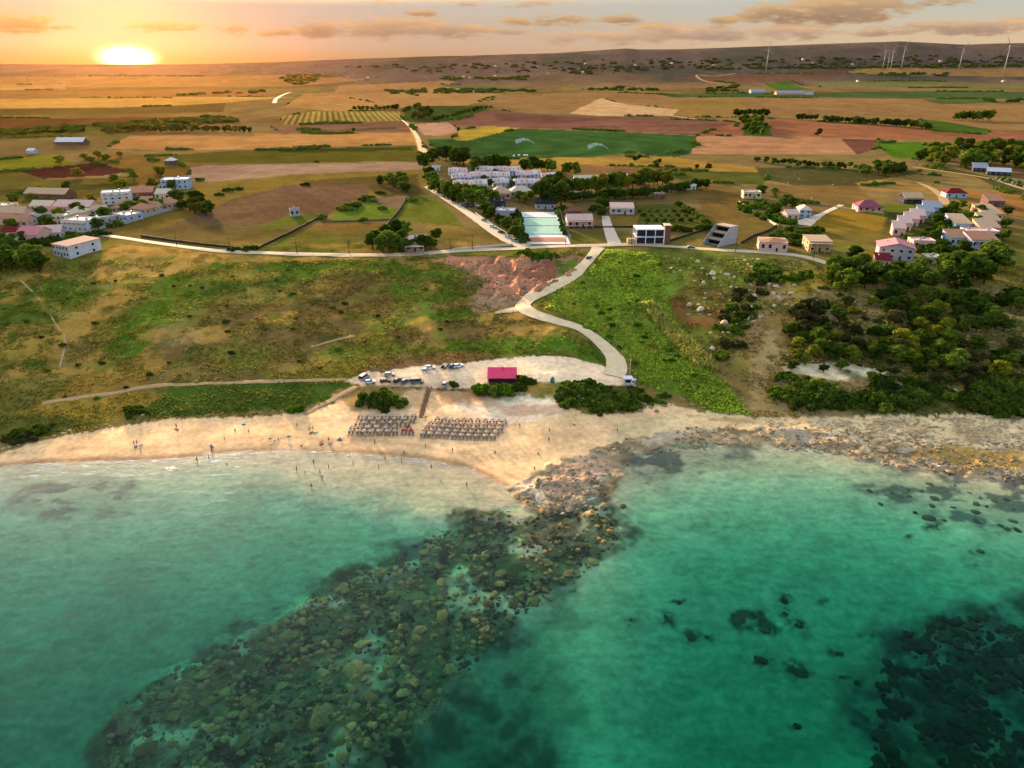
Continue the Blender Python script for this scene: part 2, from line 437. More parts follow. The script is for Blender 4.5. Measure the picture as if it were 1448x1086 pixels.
    P([(1150, 116), (1300, 114), (1448, 118), (1448, 124), (1160, 124)], (128, 116, 70), .6, .5)
    P([(1193, 102), (1222, 96.5), (1600, 96), (1600, 109), (1420, 108), (1230, 105)], (190, 134, 76), .3, .1)
    P([(950, 109), (1200, 98), (1194, 108), (1050, 119)], (136, 92, 66), .6, .6)
    P([(660, 106), (800, 100), (940, 106), (900, 116), (700, 114)], (136, 104, 72), 1, 2, .7)
    P([(850, 118), (1020, 116), (1060, 124), (900, 128)], (150, 112, 74), .8, 1, .8)
    # --- hillside right of the resort
    P([(880, 276), (1000, 252), (1092, 286), (1092, 330), (1000, 318), (985, 280), (900, 290)], (132, 102, 52), 1.5, 1.5)
    P([(1068, 236), (1300, 240), (1310, 256), (1150, 268), (1078, 252)], (88, 80, 42), 1.5, 1.5)
    P([(1090, 262), (1210, 262), (1240, 285), (1190, 290), (1100, 285)], (138, 104, 56), 2, 2)
    P([(1210, 258), (1300, 245), (1340, 250), (1300, 272), (1220, 270)], (160, 122, 62), 1, 1.5)
    P([(1290, 232), (1380, 250), (1448, 285), (1448, 262), (1350, 238)], (88, 82, 40), 1.2, 1)
    P([(1325, 266), (1600, 282), (1600, 312), (1448, 305), (1380, 295)], (156, 108, 54), 1, 1)
    P([(1110, 332), (1190, 291), (1250, 300), (1300, 302), (1240, 338), (1150, 344)], (164, 124, 42), 1, 1)
    P([(1190, 290), (1280, 288), (1330, 296), (1270, 312)], (112, 112, 38), 1.5, 1.5)
    P([(1255, 300), (1330, 300), (1420, 345), (1380, 360), (1240, 350)], (78, 84, 38), 2, 3)
    P([(1398, 326), (1600, 318), (1600, 366), (1404, 362)], (146, 108, 64), .8, .6, rows=(.3, 7, .2))
    P([(1398, 366), (1600, 360), (1600, 390), (1400, 390)], (76, 108, 26), .7)
    P([(885, 290), (960, 288), (1005, 326), (945, 318), (900, 326)], (98, 96, 44), 1, .8)
    P([(858, 303), (905, 303), (900, 318), (860, 318)], (150, 118, 56), .8)
    P([(805, 322), (858, 322), (858, 344), (808, 345)], (186, 142, 84), .7, .4)
    P([(862, 322), (900, 322), (898, 344), (868, 345)], (200, 158, 108), .7, .5)
    P([(940, 338), (1000, 322), (990, 345), (945, 346)], (150, 130, 52), .6)
    P([(1020, 344), (1090, 325), (1100, 330), (1060, 350)], (140, 102, 66), .6, .4)
    # --- the slope down to the beach
    near = (1 - sst(395, 470, y)) * (L > 30)
    put(near * 1.0, (130, 110, 50))
    n1 = fbm(x, y, 26, 5, 31); n2 = fbm(x, y, 11, 4, 32); n3 = fbm(x, y, 45, 4, 33)
    put(near * sst(-.15, .3, n3) * .8, (92, 92, 30))
    put(near * sst(.05, .4, n1) * .6, (124, 92, 54))
    P([(120, 398), (165, 345), (340, 361), (520, 367), (400, 371), (260, 384), (160, 402)], (172, 126, 60), 2, 4)
    P([(-200, 395), (40, 398), (80, 430), (75, 470), (60, 525), (-200, 530)], (76, 86, 28), 5, 9)
    P([(60, 392), (130, 400), (160, 420), (120, 440), (60, 430)], (70, 90, 26), 4, 6)
    P([(60, 585), (130, 500), (120, 440), (170, 405), (205, 400), (190, 450), (235, 500), (200, 560), (110, 590)], (146, 108, 48), 6, 9)
    P([(225, 470), (160, 490), (150, 460), (215, 402), (300, 370), (560, 371), (650, 388), (664, 420), (570, 440), (500, 402), (330, 402), (240, 440)], (82, 98, 26), 5, 9, seed=3)
    P([(150, 490), (200, 440), (250, 420), (240, 470), (180, 510)], (76, 96, 24), 4, 6)
    P([(222, 472), (300, 432), (420, 430), (500, 402), (566, 420), (520, 470), (400, 512), (260, 512), (200, 492)], (116, 86, 46), 6, 10, .9, 5)
    P([(215, 470), (260, 455), (290, 470), (280, 490), (225, 492)], (140, 112, 72), 3, 5)
    P([(420, 395), (505, 378), (560, 400), (540, 430), (450, 440)], (104, 76, 42), 5, 9, .8, 6)
    P([(320, 375), (480, 372), (500, 385), (420, 400), (330, 405)], (80, 98, 28), 4, 6, .8, 8)
    P([(480, 525), (520, 480), (600, 440), (660, 432), (720, 470), (850, 500), (858, 520), (780, 516), (705, 500), (600, 498), (520, 520)], (88, 102, 28), 4, 7, seed=7)
    P([(540, 470), (640, 452), (740, 446), (810, 458), (760, 476), (640, 480), (560, 490)], (122, 86, 50), 3, 6, .9, 9)
    P([(540, 500), (660, 496), (720, 505), (660, 514), (540, 524), (500, 528)], (138, 96, 52), 2.5, 4)
    P([(400, 540), (500, 505), (530, 470), (560, 480), (530, 510), (480, 545)], (140, 112, 40), 4, 5, .8)
    P([(790, 478), (855, 492), (862, 520), (790, 515), (740, 500)], (84, 104, 28), 3, 4)
    P([(0, 598), (60, 566), (210, 556), (400, 545), (500, 536), (505, 545), (300, 566), (180, 592), (60, 620)], (150, 118, 46), 3, 4, .9)
    P([(205, 578), (245, 546), (420, 536), (500, 541), (472, 570), (400, 580), (210, 592)], (74, 88, 30), 3, 4, seed=2)
    P([(-200, 600), (60, 585), (140, 600), (60, 616), (-200, 640)], (98, 92, 36), 4, 6)
    # scarp and the ground round the hairpin
    P([(600, 366), (660, 362), (740, 364), (822, 362), (812, 386), (772, 410), (704, 436), (668, 420), (690, 396), (640, 376)], (178, 116, 84), 2, 5, seed=4)
    P([(720, 386), (800, 366), (812, 376), (770, 400)], (134, 78, 54), 2, 4, .8)
    P([(785, 368), (818, 364), (815, 380), (790, 388)], (100, 108, 36), 2, 2)
    P([(660, 425), (705, 412), (735, 420), (715, 440), (670, 440)], (148, 112, 80), 2, 3)
    # green valley right of the beach road
    P([(848, 352), (930, 360), (1000, 380), (944, 420), (952, 450), (1024, 540), (1062, 588), (1000, 582), (960, 562), (902, 537), (884, 500), (844, 470), (772, 440), (780, 414), (832, 380)], (104, 118, 36), 3, 5, seed=5)
    P([(860, 380), (930, 390), (910, 430), (850, 420)], (72, 100, 26), 4, 8, .8)
    P([(780, 420), (840, 400), (900, 460), (950, 540), (900, 520), (860, 470)], (128, 130, 42), 4, 8, .7, 3)
    P([(930, 355), (1080, 362), (1060, 400), (1000, 410), (950, 385)], (112, 112, 40), 4, 7, .9, 6)
    P([(944, 420), (985, 410), (1032, 425), (1012, 466), (960, 460)], (112, 76, 42), 3, 5)
    P([(1050, 396), (1130, 396), (1145, 440), (1094, 540), (1066, 586), (1058, 505), (1034, 490), (1078, 440)], (146, 108, 66), 3, 5, seed=7)
    P([(1100, 385), (1180, 378), (1170, 410), (1120, 420)], (162, 124, 46), 3, 4)
    P([(1064, 588), (1060, 520), (1090, 470), (1108, 470), (1085, 540), (1080, 588)], (164, 134, 84), 4, 7, .6)
    # scrubland on the right
    P([(1132, 420), (1200, 400), (1600, 405), (1600, 585), (1100, 592), (1092, 540)], (146, 116, 72), 4, 5, seed=8)
    put(mask(x, y, [(1132, 420), (1200, 400), (1600, 405), (1600, 585), (1100, 592), (1092, 540)], 4, 5, 8) * sst(0, .4, n1) * .5, (84, 84, 42))
    P([(1104, 517), (1180, 511), (1232, 520), (1290, 518), (1240, 532), (1180, 537), (1110, 526)], (206, 180, 138), 1.5, 2.5)
    P([(1200, 590), (1230, 555), (1300, 545), (1448, 560), (1448, 586)], (84, 84, 40), 3, 4, .8)
    sl = near * (1 - sst(185, 240, L)) * sst(50, 62, L) * (1 - mask(x, y, SCARP_P, 3, 4, 4))
    put(sl * sst(.05, .5, fbm(x, y, 9, 4, 71)) * .55, (122, 94, 42))
    put(sl * (x < 30) * sst(.0, .45, fbm(x, y, 16, 4, 75)) * .6, (168, 124, 56))
    put(sl * sst(.1, .5, fbm(x, y, 5, 4, 72)) * .5, (58, 66, 20))
    put(sl * sst(.2, .55, fbm(x, y, 14, 4, 73)) * .5, (110, 112, 40))
    # --- beach
    BEACH = [(-200, 675), (-200, 655), (0, 641), (60, 622), (150, 605), (220, 595), (300, 590), (420, 584), (470, 574), (500, 560), (540, 556), (600, 552), (650, 552), (700, 566), (790, 568), (830, 586), (905, 582),
             (930, 566), (960, 575), (1000, 586), (1062, 592), (1180, 594), (1300, 590), (1448, 584), (1600, 584), (1600, 720), (724, 800)]
    wet = sst(3.5, 0, L + fbm(x, y, 6, 2, 3) * .8)
    P(BEACH, (255, 198, 138), 1.2, 3, seed=9)
    bm = mask(x, y, BEACH, 1.2, 3, 9)
    put(bm * sst(.0, .5, fbm(x, y, 18, 4, 41)) * .35, (222, 170, 124))
    P([(870, 600), (960, 578), (1062, 590), (1300, 588), (1600, 582), (1600, 690), (1300, 668), (1130, 612), (960, 612), (850, 640)], (228, 188, 134), 3, 4, seed=3)
    rs = mask(x, y, [(1070, 596), (1200, 598), (1320, 588), (1600, 586), (1600, 665), (1448, 650), (1250, 622), (1130, 608)], 4, 5, 3)
    put(rs * sst(.2, .36, .32 - np.abs(fbm(x, y * 2.2, 6, 4, 97)) + .12) * .75, (112, 90, 62)); put(rs * sst(.1, .5, fbm(x, y * 1.8, 8, 4, 98)) * .6, (174, 138, 96))
    P([(640, 560), (780, 562), (800, 590), (720, 600), (640, 580)], (240, 210, 178), 4, 6, .6)
    P([(470, 556), (600, 548), (690, 556), (720, 572), (640, 574), (560, 580), (480, 578)], (206, 158, 112), 3, 6, .7)
    P([(610, 548), (680, 550), (690, 566), (630, 570)], (176, 122, 84), 2, 4, .6)
    P([(700, 576), (790, 572), (800, 586), (720, 590)], (196, 140, 96), 2, 4, .6)
    g = bm * sst(.25, .55, fbm(x, y * 2, 5, 4, 42)) * (L < 30) * (x > 60); put(g * .6, (150, 120, 82))
    put(bm * wet * (x < 40) * .85, (172, 124, 84))
    g = (bm > .5) * sst(2, 0, np.abs(L - 7 + fbm(x, y, 20, 3, 43) * 2)) * (x < 10) * .35; put(g, (186, 138, 94))
    # bank and car park
    P([(486, 538), (522, 524), (600, 514), (662, 512), (850, 516), (884, 530), (900, 545), (862, 545), (780, 541), (690, 549), (600, 547), (520, 548)], (240, 196, 152), 1, 1.2)
    P([(520, 522), (600, 505), (690, 504), (660, 514), (600, 516), (530, 528)], (132, 92, 56), 1.5, 2)
    P([(470, 552), (520, 545), (580, 548), (560, 570), (500, 582)], (152, 118, 62), 2, 3, .8)
    # --- rock shelf
    ap = mask(x, y, APRON, 2, 5, 6)
    put(ap, (176, 146, 106))
    put(ap * sst(-.1, .35, fbm(x, y * 1.8, 6, 4, 51)) * .7, (126, 102, 66))
    put(ap * sst(.1, .4, fbm(x, y * 1.5, 7, 4, 52)) * .7 * sst(-1, 2, L), (200, 172, 140))
    put(ap * sst(.25, .4, -np.abs(fbm(x, y * 1.6, 8, 4, 53)) + .33) * .75, (50, 40, 30))
    P([(752, 690), (790, 660), (850, 640), (870, 655), (820, 690), (780, 705)], (196, 150, 118), 2, 4, .7)
    P([(1280, 640), (1340, 630), (1448, 640), (1448, 665), (1380, 665)], (176, 132, 60), 3, 4, .8)
    P([(738, 684), (764, 692), (776, 712), (758, 708)], (226, 190, 150), 1, 2)
    # --- seabed
    sea = sst(.3, -1.2, L)
    sand = np.array(alb((224, 200, 150)))
    keep = (1 - ap)
    put(sea * keep, (214, 176, 132))
    put(sea * sst(.1, .5, fbm(x, y, 9, 4, 61)) * .12 * keep, (160, 150, 100))
    rip = fbm(x * .55, y * 1.5, 2.0, 3, 74)                      # sand ripples, with caustic light painted into the bed colour
    put(sea * sst(.05, .55, rip) * .34 * keep, (150, 134, 96)); put(sea * sst(.1, .6, -rip) * .2 * keep, (240, 204, 156))
    rf = mask(x, y, REEF, 20, 26, 3)
    rf = rf * (.12 + .88 * sst(-.28, .2, fbm(x, y, 9, 4, 65) + (rf - .6) * 1.1))
    put(rf * .88, (80, 72, 40))
    put(rf * sst(.0, .3, fbm(x, y, 3.2, 4, 62)) * .8, (30, 28, 16))
    put(rf * sst(.1, .4, fbm(x, y, 7, 3, 63)) * .5, (104, 96, 50))
    wd = mask(x, y, [(800, 835), (830, 860), (800, 930), (810, 1010), (790, 1160), (540, 1160), (610, 1030), (700, 920)], 34, 34, 4)
    put(wd * (.45 + .35 * sst(-.4, .4, fbm(x, y, 6, 5, 67))), (34, 52, 28))
    rd = mask(x, y, REEF_DEEP, 26, 40, 4); put(rd * (.4 + .42 * sst(-.4, .3, fbm(x, y, 6, 5, 66))), (34, 48, 42))
    put(rd * sst(.1, .4, fbm(x, y, 4, 4, 64)) * .6, (70, 78, 44))
    for pp, s in (([(20, 690), (80, 676), (190, 682), (190, 715), (100, 742), (0, 720)], 1), ([(1190, 694), (1300, 660), (1600, 690), (1600, 740), (1340, 742), (1230, 712)], 2),
                  ([(870, 650), (1000, 634), (1090, 640), (1000, 660), (900, 690)], 3), ([(500, 790), (640, 760), (600, 810), (520, 830)], 5), ([(280, 910), (420, 860), (380, 900), (260, 950)], 6)):
        mk_ = mask(x, y, pp, 14, 16, s); put(mk_ * (.25 + .65 * sst(-.2, .25, fbm(x, y * 1.6, 7, 5, 80 + s))), (84, 80, 66))
    for i, (a, b, w) in enumerate([(960, 853, 14), (942, 875, 10), (892, 877, 9), (977, 900, 13), (1000, 901, 7), (1060, 875, 28), (1080, 890, 20), (1110, 850, 13), (1110, 868, 12), (1130, 885, 14), (1080, 935, 16), (1130, 950, 20), (1120, 946, 14), (1185, 925, 14),
                                   (1190, 958, 9), (1212, 966, 10), (1127, 1026, 11), (1205, 1022, 6), (1052, 920, 6), (1225, 900, 9), (1385, 780, 13), (1365, 793, 9), (1285, 758, 8), (1320, 745, 14), (1430, 750, 18), (1160, 845, 8)]):
        pp = [(a + w * math.cos(t) * 1.1, b + w * .5 * math.sin(t)) for t in [k * .628 for k in range(10)]]
        mk_ = mask(x, y, pp, 6, 7, i); put(mk_ * (.3 + .65 * sst(-.3, .2, fbm(x, y, 2.6, 4, 90 + i))), (56, 66, 40))
    # foam line of pale sand where the ripples break
    fv = sst(300, 520, y); C *= (1 + fv * (.16 * fbm(x, y * .45, 110, 4, 95) + .16 * fbm(x, y * .6, 24, 4, 96)))[:, None]
    C *= (1 + .26 * sst(50, 62, L) * (1 - sst(190, 230, L)))[:, None]
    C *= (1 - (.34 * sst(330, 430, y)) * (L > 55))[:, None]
    global GRID
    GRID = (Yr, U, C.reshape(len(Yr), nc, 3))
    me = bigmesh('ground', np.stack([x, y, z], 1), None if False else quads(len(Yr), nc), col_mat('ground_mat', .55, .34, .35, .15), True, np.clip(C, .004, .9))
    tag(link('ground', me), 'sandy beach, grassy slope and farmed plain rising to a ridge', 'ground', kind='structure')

def quads(nr, nc):
    i = np.arange(nr - 1)[:, None] * nc + np.arange(nc - 1)[None, :]
    i = i.ravel()
    return np.stack([i, i + 1, i + 1 + nc, i + nc], 1)
build_ground()

# ---------------------------------------------------------------- sea
def build_sea():
    m, t, ns, ln = nt('sea_mat')
    o = N(t, 'ShaderNodeOutputMaterial')
    tc = N(t, 'ShaderNodeTexCoord')
    mp = N(t, 'ShaderNodeMapping'); mp.inputs['Rotation'].default_value = (0, 0, R(-14)); mp.inputs['Scale'].default_value = (.42, 1.0, 1)
    ln.new(tc.outputs['Object'], mp.inputs['Vector'])
    a = N(t, 'ShaderNodeTexNoise', Scale=.34, Detail=4.0, Roughness=.55, Distortion=.6); ln.new(mp.outputs[0], a.inputs['Vector'])
    b = N(t, 'ShaderNodeTexNoise', Scale=1.9, Detail=3.0, Roughness=.6); ln.new(tc.outputs['Object'], b.inputs['Vector'])
    # the open bay is choppier than the cove behind the reef
    sx = N(t, 'ShaderNodeSeparateXYZ'); ln.new(tc.outputs['Object'], sx.inputs[0])
    cm = N(t, 'ShaderNodeMapRange'); cm.inputs['From Min'].default_value = -50; cm.inputs['From Max'].default_value = 30; cm.inputs['To Min'].default_value = 1.0; cm.inputs['To Max'].default_value = .45
    ln.new(sx.outputs[0], cm.inputs['Value'])
    h1 = N(t, 'ShaderNodeMath', _operation='MULTIPLY'); ln.new(a.outputs['Fac'], h1.inputs[0]); ln.new(cm.outputs[0], h1.inputs[1])
    h2 = N(t, 'ShaderNodeMath', _operation='MULTIPLY_ADD'); h2.inputs[1].default_value = .42; ln.new(b.outputs['Fac'], h2.inputs[0]); ln.new(h1.outputs[0], h2.inputs[2])
    bp = N(t, 'ShaderNodeBump', Strength=1.0, Distance=.11); ln.new(h2.outputs[0], bp.inputs['Height'])
    fr = N(t, 'ShaderNodeFresnel', IOR=1.24); ln.new(bp.outputs[0], fr.inputs['Normal'])
    gl = N(t, 'ShaderNodeBsdfGlossy', Roughness=.11); gl.inputs['Color'].default_value = (1, 1, 1, 1); ln.new(bp.outputs[0], gl.inputs['Normal'])
    tr = N(t, 'ShaderNodeBsdfTransparent')
    fm = N(t, 'ShaderNodeMath', _operation='MULTIPLY'); cm2 = N(t, 'ShaderNodeMapRange'); cm2.inputs['From Min'].default_value = -90; cm2.inputs['From Max'].default_value = 20; cm2.inputs['To Min'].default_value = .6; cm2.inputs['To Max'].default_value = .26
    ln.new(sx.outputs[0], cm2.inputs['Value']); ln.new(fr.outputs[0], fm.inputs[0]); ln.new(cm2.outputs[0], fm.inputs[1])
    mx = N(t, 'ShaderNodeMixShader'); ln.new(fm.outputs[0], mx.inputs[0]); ln.new(tr.outputs[0], mx.inputs[1]); ln.new(gl.outputs[0], mx.inputs[2])
    ln.new(mx.outputs[0], o.inputs['Surface'])
    va = N(t, 'ShaderNodeVolumeAbsorption', Density=WATER_D); va.inputs['Color'].default_value = WATER_C
    ln.new(va.outputs[0], o.inputs['Volume'])
    mb = MB().box(-230, 230, 44, 232, -14, 0)
    s = mb.build('sea_water', m); tag(s, 'clear green sea over sand and reef', 'sea', kind='structure')
WATER_D = .42
WATER_C = (.0, .805, .745, 1)
build_sea()
# ---------------------------------------------------------------- haze, sky, sun, camera
SUN_AZ, SUN_EL = R(-26.0), R(8.5)
def build_air():
    m, t, ns, ln = nt('haze_mat')
    o = N(t, 'ShaderNodeOutputMaterial')
    v = N(t, 'ShaderNodeVolumePrincipled', Density=HAZE_D, Anisotropy=.9); v.inputs['Color'].default_value = (1.0, .40, .085, 1)
    ln.new(v.outputs[0], o.inputs['Volume'])
    h = MB().box(-6300, 6300, -80, 6600, -160, 322).build('haze', m)
    tag(h, 'thin warm evening haze over the plain', 'haze', kind='stuff')
HAZE_D = 2.1e-6

CLOUDS = [  # photo px centre, half width, half height, tone 0 orange .. 1 mauve-pink, strength
    (20, 31, 62, 12, .1, 1.1), (85, 37, 22, 5, .1, .9), (235, 38, 58, 7, .15, 1.1), (325, 40, 24, 8, .2, .75), (396, 46, 26, 6, .3, .9), (450, 41, 34, 11, .4, 1.0),
    (560, 41, 95, 13, .55, 1.15), (640, 44, 70, 9, .6, 1.1), (596, 19, 22, 4, .35, .8), (728, 31, 24, 6, .25, .9), (790, 28, 40, 8, .25, .9), (720, 45, 34, 5, .8, .75), (880, 28, 34, 6, .3, .9), (925, 40, 30, 7, .25, .8),
    (870, 53, 120, 9, .85, .9), (990, 48, 130, 11, .9, 1.0), (1110, 45, 90, 9, .8, 1.0), (1020, 30, 26, 8, .2, .85), (1110, 20, 70, 13, .3, 1.15), (1185, 15, 95, 17, .4, 1.25), (1235, 8, 60, 16, .3, 1.1), (1360, 38, 130, 9, .75, 1.05),
    (1250, 46, 60, 5, .7, .8), (1330, 2, 60, 5, .5, .7), (700, 3, 120, 5, .9, .5)]

def build_sky():
    w = bpy.data.worlds.new('World'); SC.world = w; w.use_nodes = True
    t = w.node_tree; t.nodes.clear(); ln = t.links
    def M(op, a, b=None, c=None, clamp=False):
        n = N(t, 'ShaderNodeMath', _operation=op); n.use_clamp = clamp
        for i, v in enumerate((a, b, c)):
            if v is None: continue
            if isinstance(v, (int, float)): n.inputs[i].default_value = v
            else: ln.new(v, n.inputs[i])
        return n.outputs[0]
    def MIX(f, a, b):
        n = N(t, 'ShaderNodeMix', _data_type='RGBA')
        for i, v in ((0, f), (6, a), (7, b)):
            if isinstance(v, tuple): n.inputs[i].default_value = (*v, 1)
            elif isinstance(v, (int, float)): n.inputs[i].default_value = v
            else: ln.new(v, n.inputs[i])
        return n.outputs[2]
    def S(a, b, x):
        n = N(t, 'ShaderNodeMapRange', _interpolation_type='SMOOTHSTEP'); n.inputs['From Min'].default_value = a; n.inputs['From Max'].default_value = b
        ln.new(x, n.inputs['Value']); return n.outputs[0]
    k = 1 / EXPO
    def c(rgb, s=1.0): return tuple(v * k * s for v in lin(rgb))
    geo = N(t, 'ShaderNodeTexCoord')
    sp = N(t, 'ShaderNodeSeparateXYZ'); ln.new(geo.outputs['Generated'], sp.inputs[0])
    X, Y, Z = sp.outputs
    fr = S(.02, .2, Y)
    Ys = M('MAXIMUM', Y, .02)
    u = M('DIVIDE', X, Ys); v = M('DIVIDE', Z, Ys)
    # lower sky: elevation gradient, warm towards the sun, paler and greyer away from it
    el = M('ARCSINE', Z)
    az = M('ARCTAN2', X, Y)
    da = M('ABSOLUTE', M('SUBTRACT', az, SUN_AZ))
    away = S(.12, 1.05, da)
    lowc = MIX(away, c((200, 140, 72)), c((218, 176, 140)))
    midc = MIX(away, c((192, 170, 150)), c((218, 192, 158)))
    hic = MIX(S(.05, .95, da), c((206, 186, 168)), c((192, 196, 186)))
    g = MIX(S(.0, .035, el), lowc, midc)
    g = MIX(S(.03, .075, el), g, hic)
    # clouds
    cn = N(t, 'ShaderNodeCombineXYZ'); ln.new(M('MULTIPLY', u, 1.0), cn.inputs[0]); ln.new(M('MULTIPLY', v, 4.2), cn.inputs[1])
    nz = N(t, 'ShaderNodeTexNoise', Scale=26.0, Detail=7.0, Roughness=.62); ln.new(cn.outputs[0], nz.inputs['Vector'])
    n2 = N(t, 'ShaderNodeTexNoise', Scale=9.0, Detail=5.0, Roughness=.6); ln.new(cn.outputs[0], n2.inputs['Vector'])
    dens = None; tone = None; lift = None
    for (px, py, hw, hh, tn, st) in CLOUDS:
        a, b, cc = ray(px, py)
        u0 = float(a / b); v0 = float(cc / b)
        du = M('MULTIPLY', M('SUBTRACT', u, u0), FPX / hw / 1.1)
        dv = M('MULTIPLY', M('SUBTRACT', v, v0), FPX / hh / 1.2)
        d = M('MULTIPLY_ADD', du, du, M('MULTIPLY', dv, dv))
        f = M('MULTIPLY', M('SUBTRACT', 1.0, d), st)
        f = M('MAXIMUM', f, -1.0)
        if dens is None: dens = f; tone = M('MULTIPLY', M('MAXIMUM', f, 0.0), tn); lift = M('MULTIPLY', M('MAXIMUM', f, 0.0), dv); tot = M('MAXIMUM', f, 0.0)
        else:
            dens = M('MAXIMUM', dens, f); fp = M('MAXIMUM', f, 0.0)
            tone = M('MULTIPLY_ADD', fp, tn, tone); lift = M('MULTIPLY_ADD', fp, dv, lift); tot = M('ADD', tot, fp)
    tt = M('MAXIMUM', tot, .01)
    tone = M('DIVIDE', tone, tt); lift = M('DIVIDE', lift, tt)
    raw = M('ADD', dens, M('MULTIPLY', M('SUBTRACT', nz.outputs['Fac'], .52), 3.4))
    raw = M('ADD', raw, M('MULTIPLY', M('SUBTRACT', n2.outputs['Fac'], .5), 1.6))
    cov = S(.0, .75, raw)
    body = MIX(tone, c((128, 92, 64)), c((156, 136, 128)))
    edge = MIX(tone, c((220, 176, 112)), c((226, 186, 150)))
    litf = S(-.5, .8, M('ADD', M('MULTIPLY', lift, .8), M('MULTIPLY', M('SUBTRACT', nz.outputs['Fac'], .5), 2.6)))
    cl = MIX(litf, body, edge)
    thin = S(1.3, .2, raw)
    cl = MIX(M('MULTIPLY', thin, .6), cl, edge)
    g2 = MIX(M('MULTIPLY', cov, .92), g, cl)
    # the sun's glare
    se = M('SUBTRACT', el, R(.75))
    e2 = M('SQRT', M('ADD', M('MULTIPLY', M('MULTIPLY', da, da), 1.0), M('MULTIPLY', M('MULTIPLY', se, se), 6.0)))
    core = M('POWER', S(.047, .008, e2), 2.2)
    halo = M('EXPONENT', M('MULTIPLY', e2, -9.0))
    hal2 = M('EXPONENT', M('MULTIPLY', e2, -30.0))
    def ADD(a, col, f):
        n = N(t, 'ShaderNodeVectorMath', _operation='SCALE'); n.inputs[0].default_value = col; ln.new(f, n.inputs['Scale'])
        n3 = N(t, 'ShaderNodeVectorMath', _operation='ADD'); ln.new(a, n3.inputs[0]); ln.new(n.outputs[0], n3.inputs[1]); return n3.outputs[0]
    g2 = ADD(g2, (.0 * k, .0 * k, .0 * k), halo)
    g2 = ADD(g2, (.25 * k, .12 * k, .02 * k), hal2)
    g2 = ADD(g2, (5.0 * k, 4.0 * k, 2.2 * k), core)
    sky = N(t, 'ShaderNodeTexSky', _sky_type='NISHITA'); sky.sun_disc = False
    sky.sun_elevation = SUN_EL; sky.sun_rotation = SUN_AZ; sky.air_density = 1.0; sky.dust_density = 2.0; sky.ozone_density = 1.0
    ss = N(t, 'ShaderNodeVectorMath', _operation='SCALE'); ln.new(sky.outputs[0], ss.inputs[0]); ss.inputs['Scale'].default_value = SKY_S
    # an evening dome: the clear sky veiled by warm high haze
    veil = MIX(M('MULTIPLY', S(.85, .1, el), .6), ss.outputs[0], (.115, .085, .06))
    band = M('MULTIPLY', S(.16, .07, el), fr)
    fin = MIX(band, veil, g2)
    bg = N(t, 'ShaderNodeBackground', Strength=1.0); ln.new(fin, bg.inputs['Color'])
    o = N(t, 'ShaderNodeOutputWorld'); ln.new(bg.outputs[0], o.inputs['Surface'])
    w.cycles.sampling_method = 'MANUAL'; w.cycles.sample_map_resolution = 512
SKY_S = .145
EXPO = 2 ** 2.9
SC.view_settings.view_transform = 'Standard'; SC.view_settings.look = 'None'; SC.view_settings.gamma = 1; SC.view_settings.use_curve_mapping = False
SC.view_settings.exposure = 2.9
build_air(); build_sky()
sun = bpy.data.lights.new('sun', 'SUN'); sun.energy = 3.1; sun.angle = R(3.0); sun.color = (1.0, .80, .57)
so = bpy.data.objects.new('sun', sun); COL.objects.link(so)
sd = Vector((math.sin(SUN_AZ) * math.cos(SUN_EL), math.cos(SUN_AZ) * math.cos(SUN_EL), math.sin(SUN_EL)))
so.rotation_euler = sd.to_track_quat('Z', 'Y').to_euler(); so.location = (-2000, 3000, 900)
cam = bpy.data.cameras.new('camera'); cam.sensor_width = 36; cam.lens = 36 * FPX / 1448; cam.clip_start = 1; cam.clip_end = 40000
co = bpy.data.objects.new('camera', cam); COL.objects.link(co); co.location = (0, 0, CH); co.rotation_euler = (math.pi / 2 - PITCH, 0, 0)
SC.camera = co
cy = SC.cycles
cy.use_denoising = True
try: cy.denoiser = 'OPENIMAGEDENOISE'
except Exception: pass
cy.max_bounces = 6; cy.diffuse_bounces = 2; cy.glossy_bounces = 2; cy.transmission_bounces = 2; cy.transparent_max_bounces = 8; cy.volume_bounces = 0
cy.use_adaptive_sampling = True; cy.adaptive_threshold = .02
cy.caustics_reflective = False; cy.caustics_refractive = False
cy.sample_clamp_indirect = 5
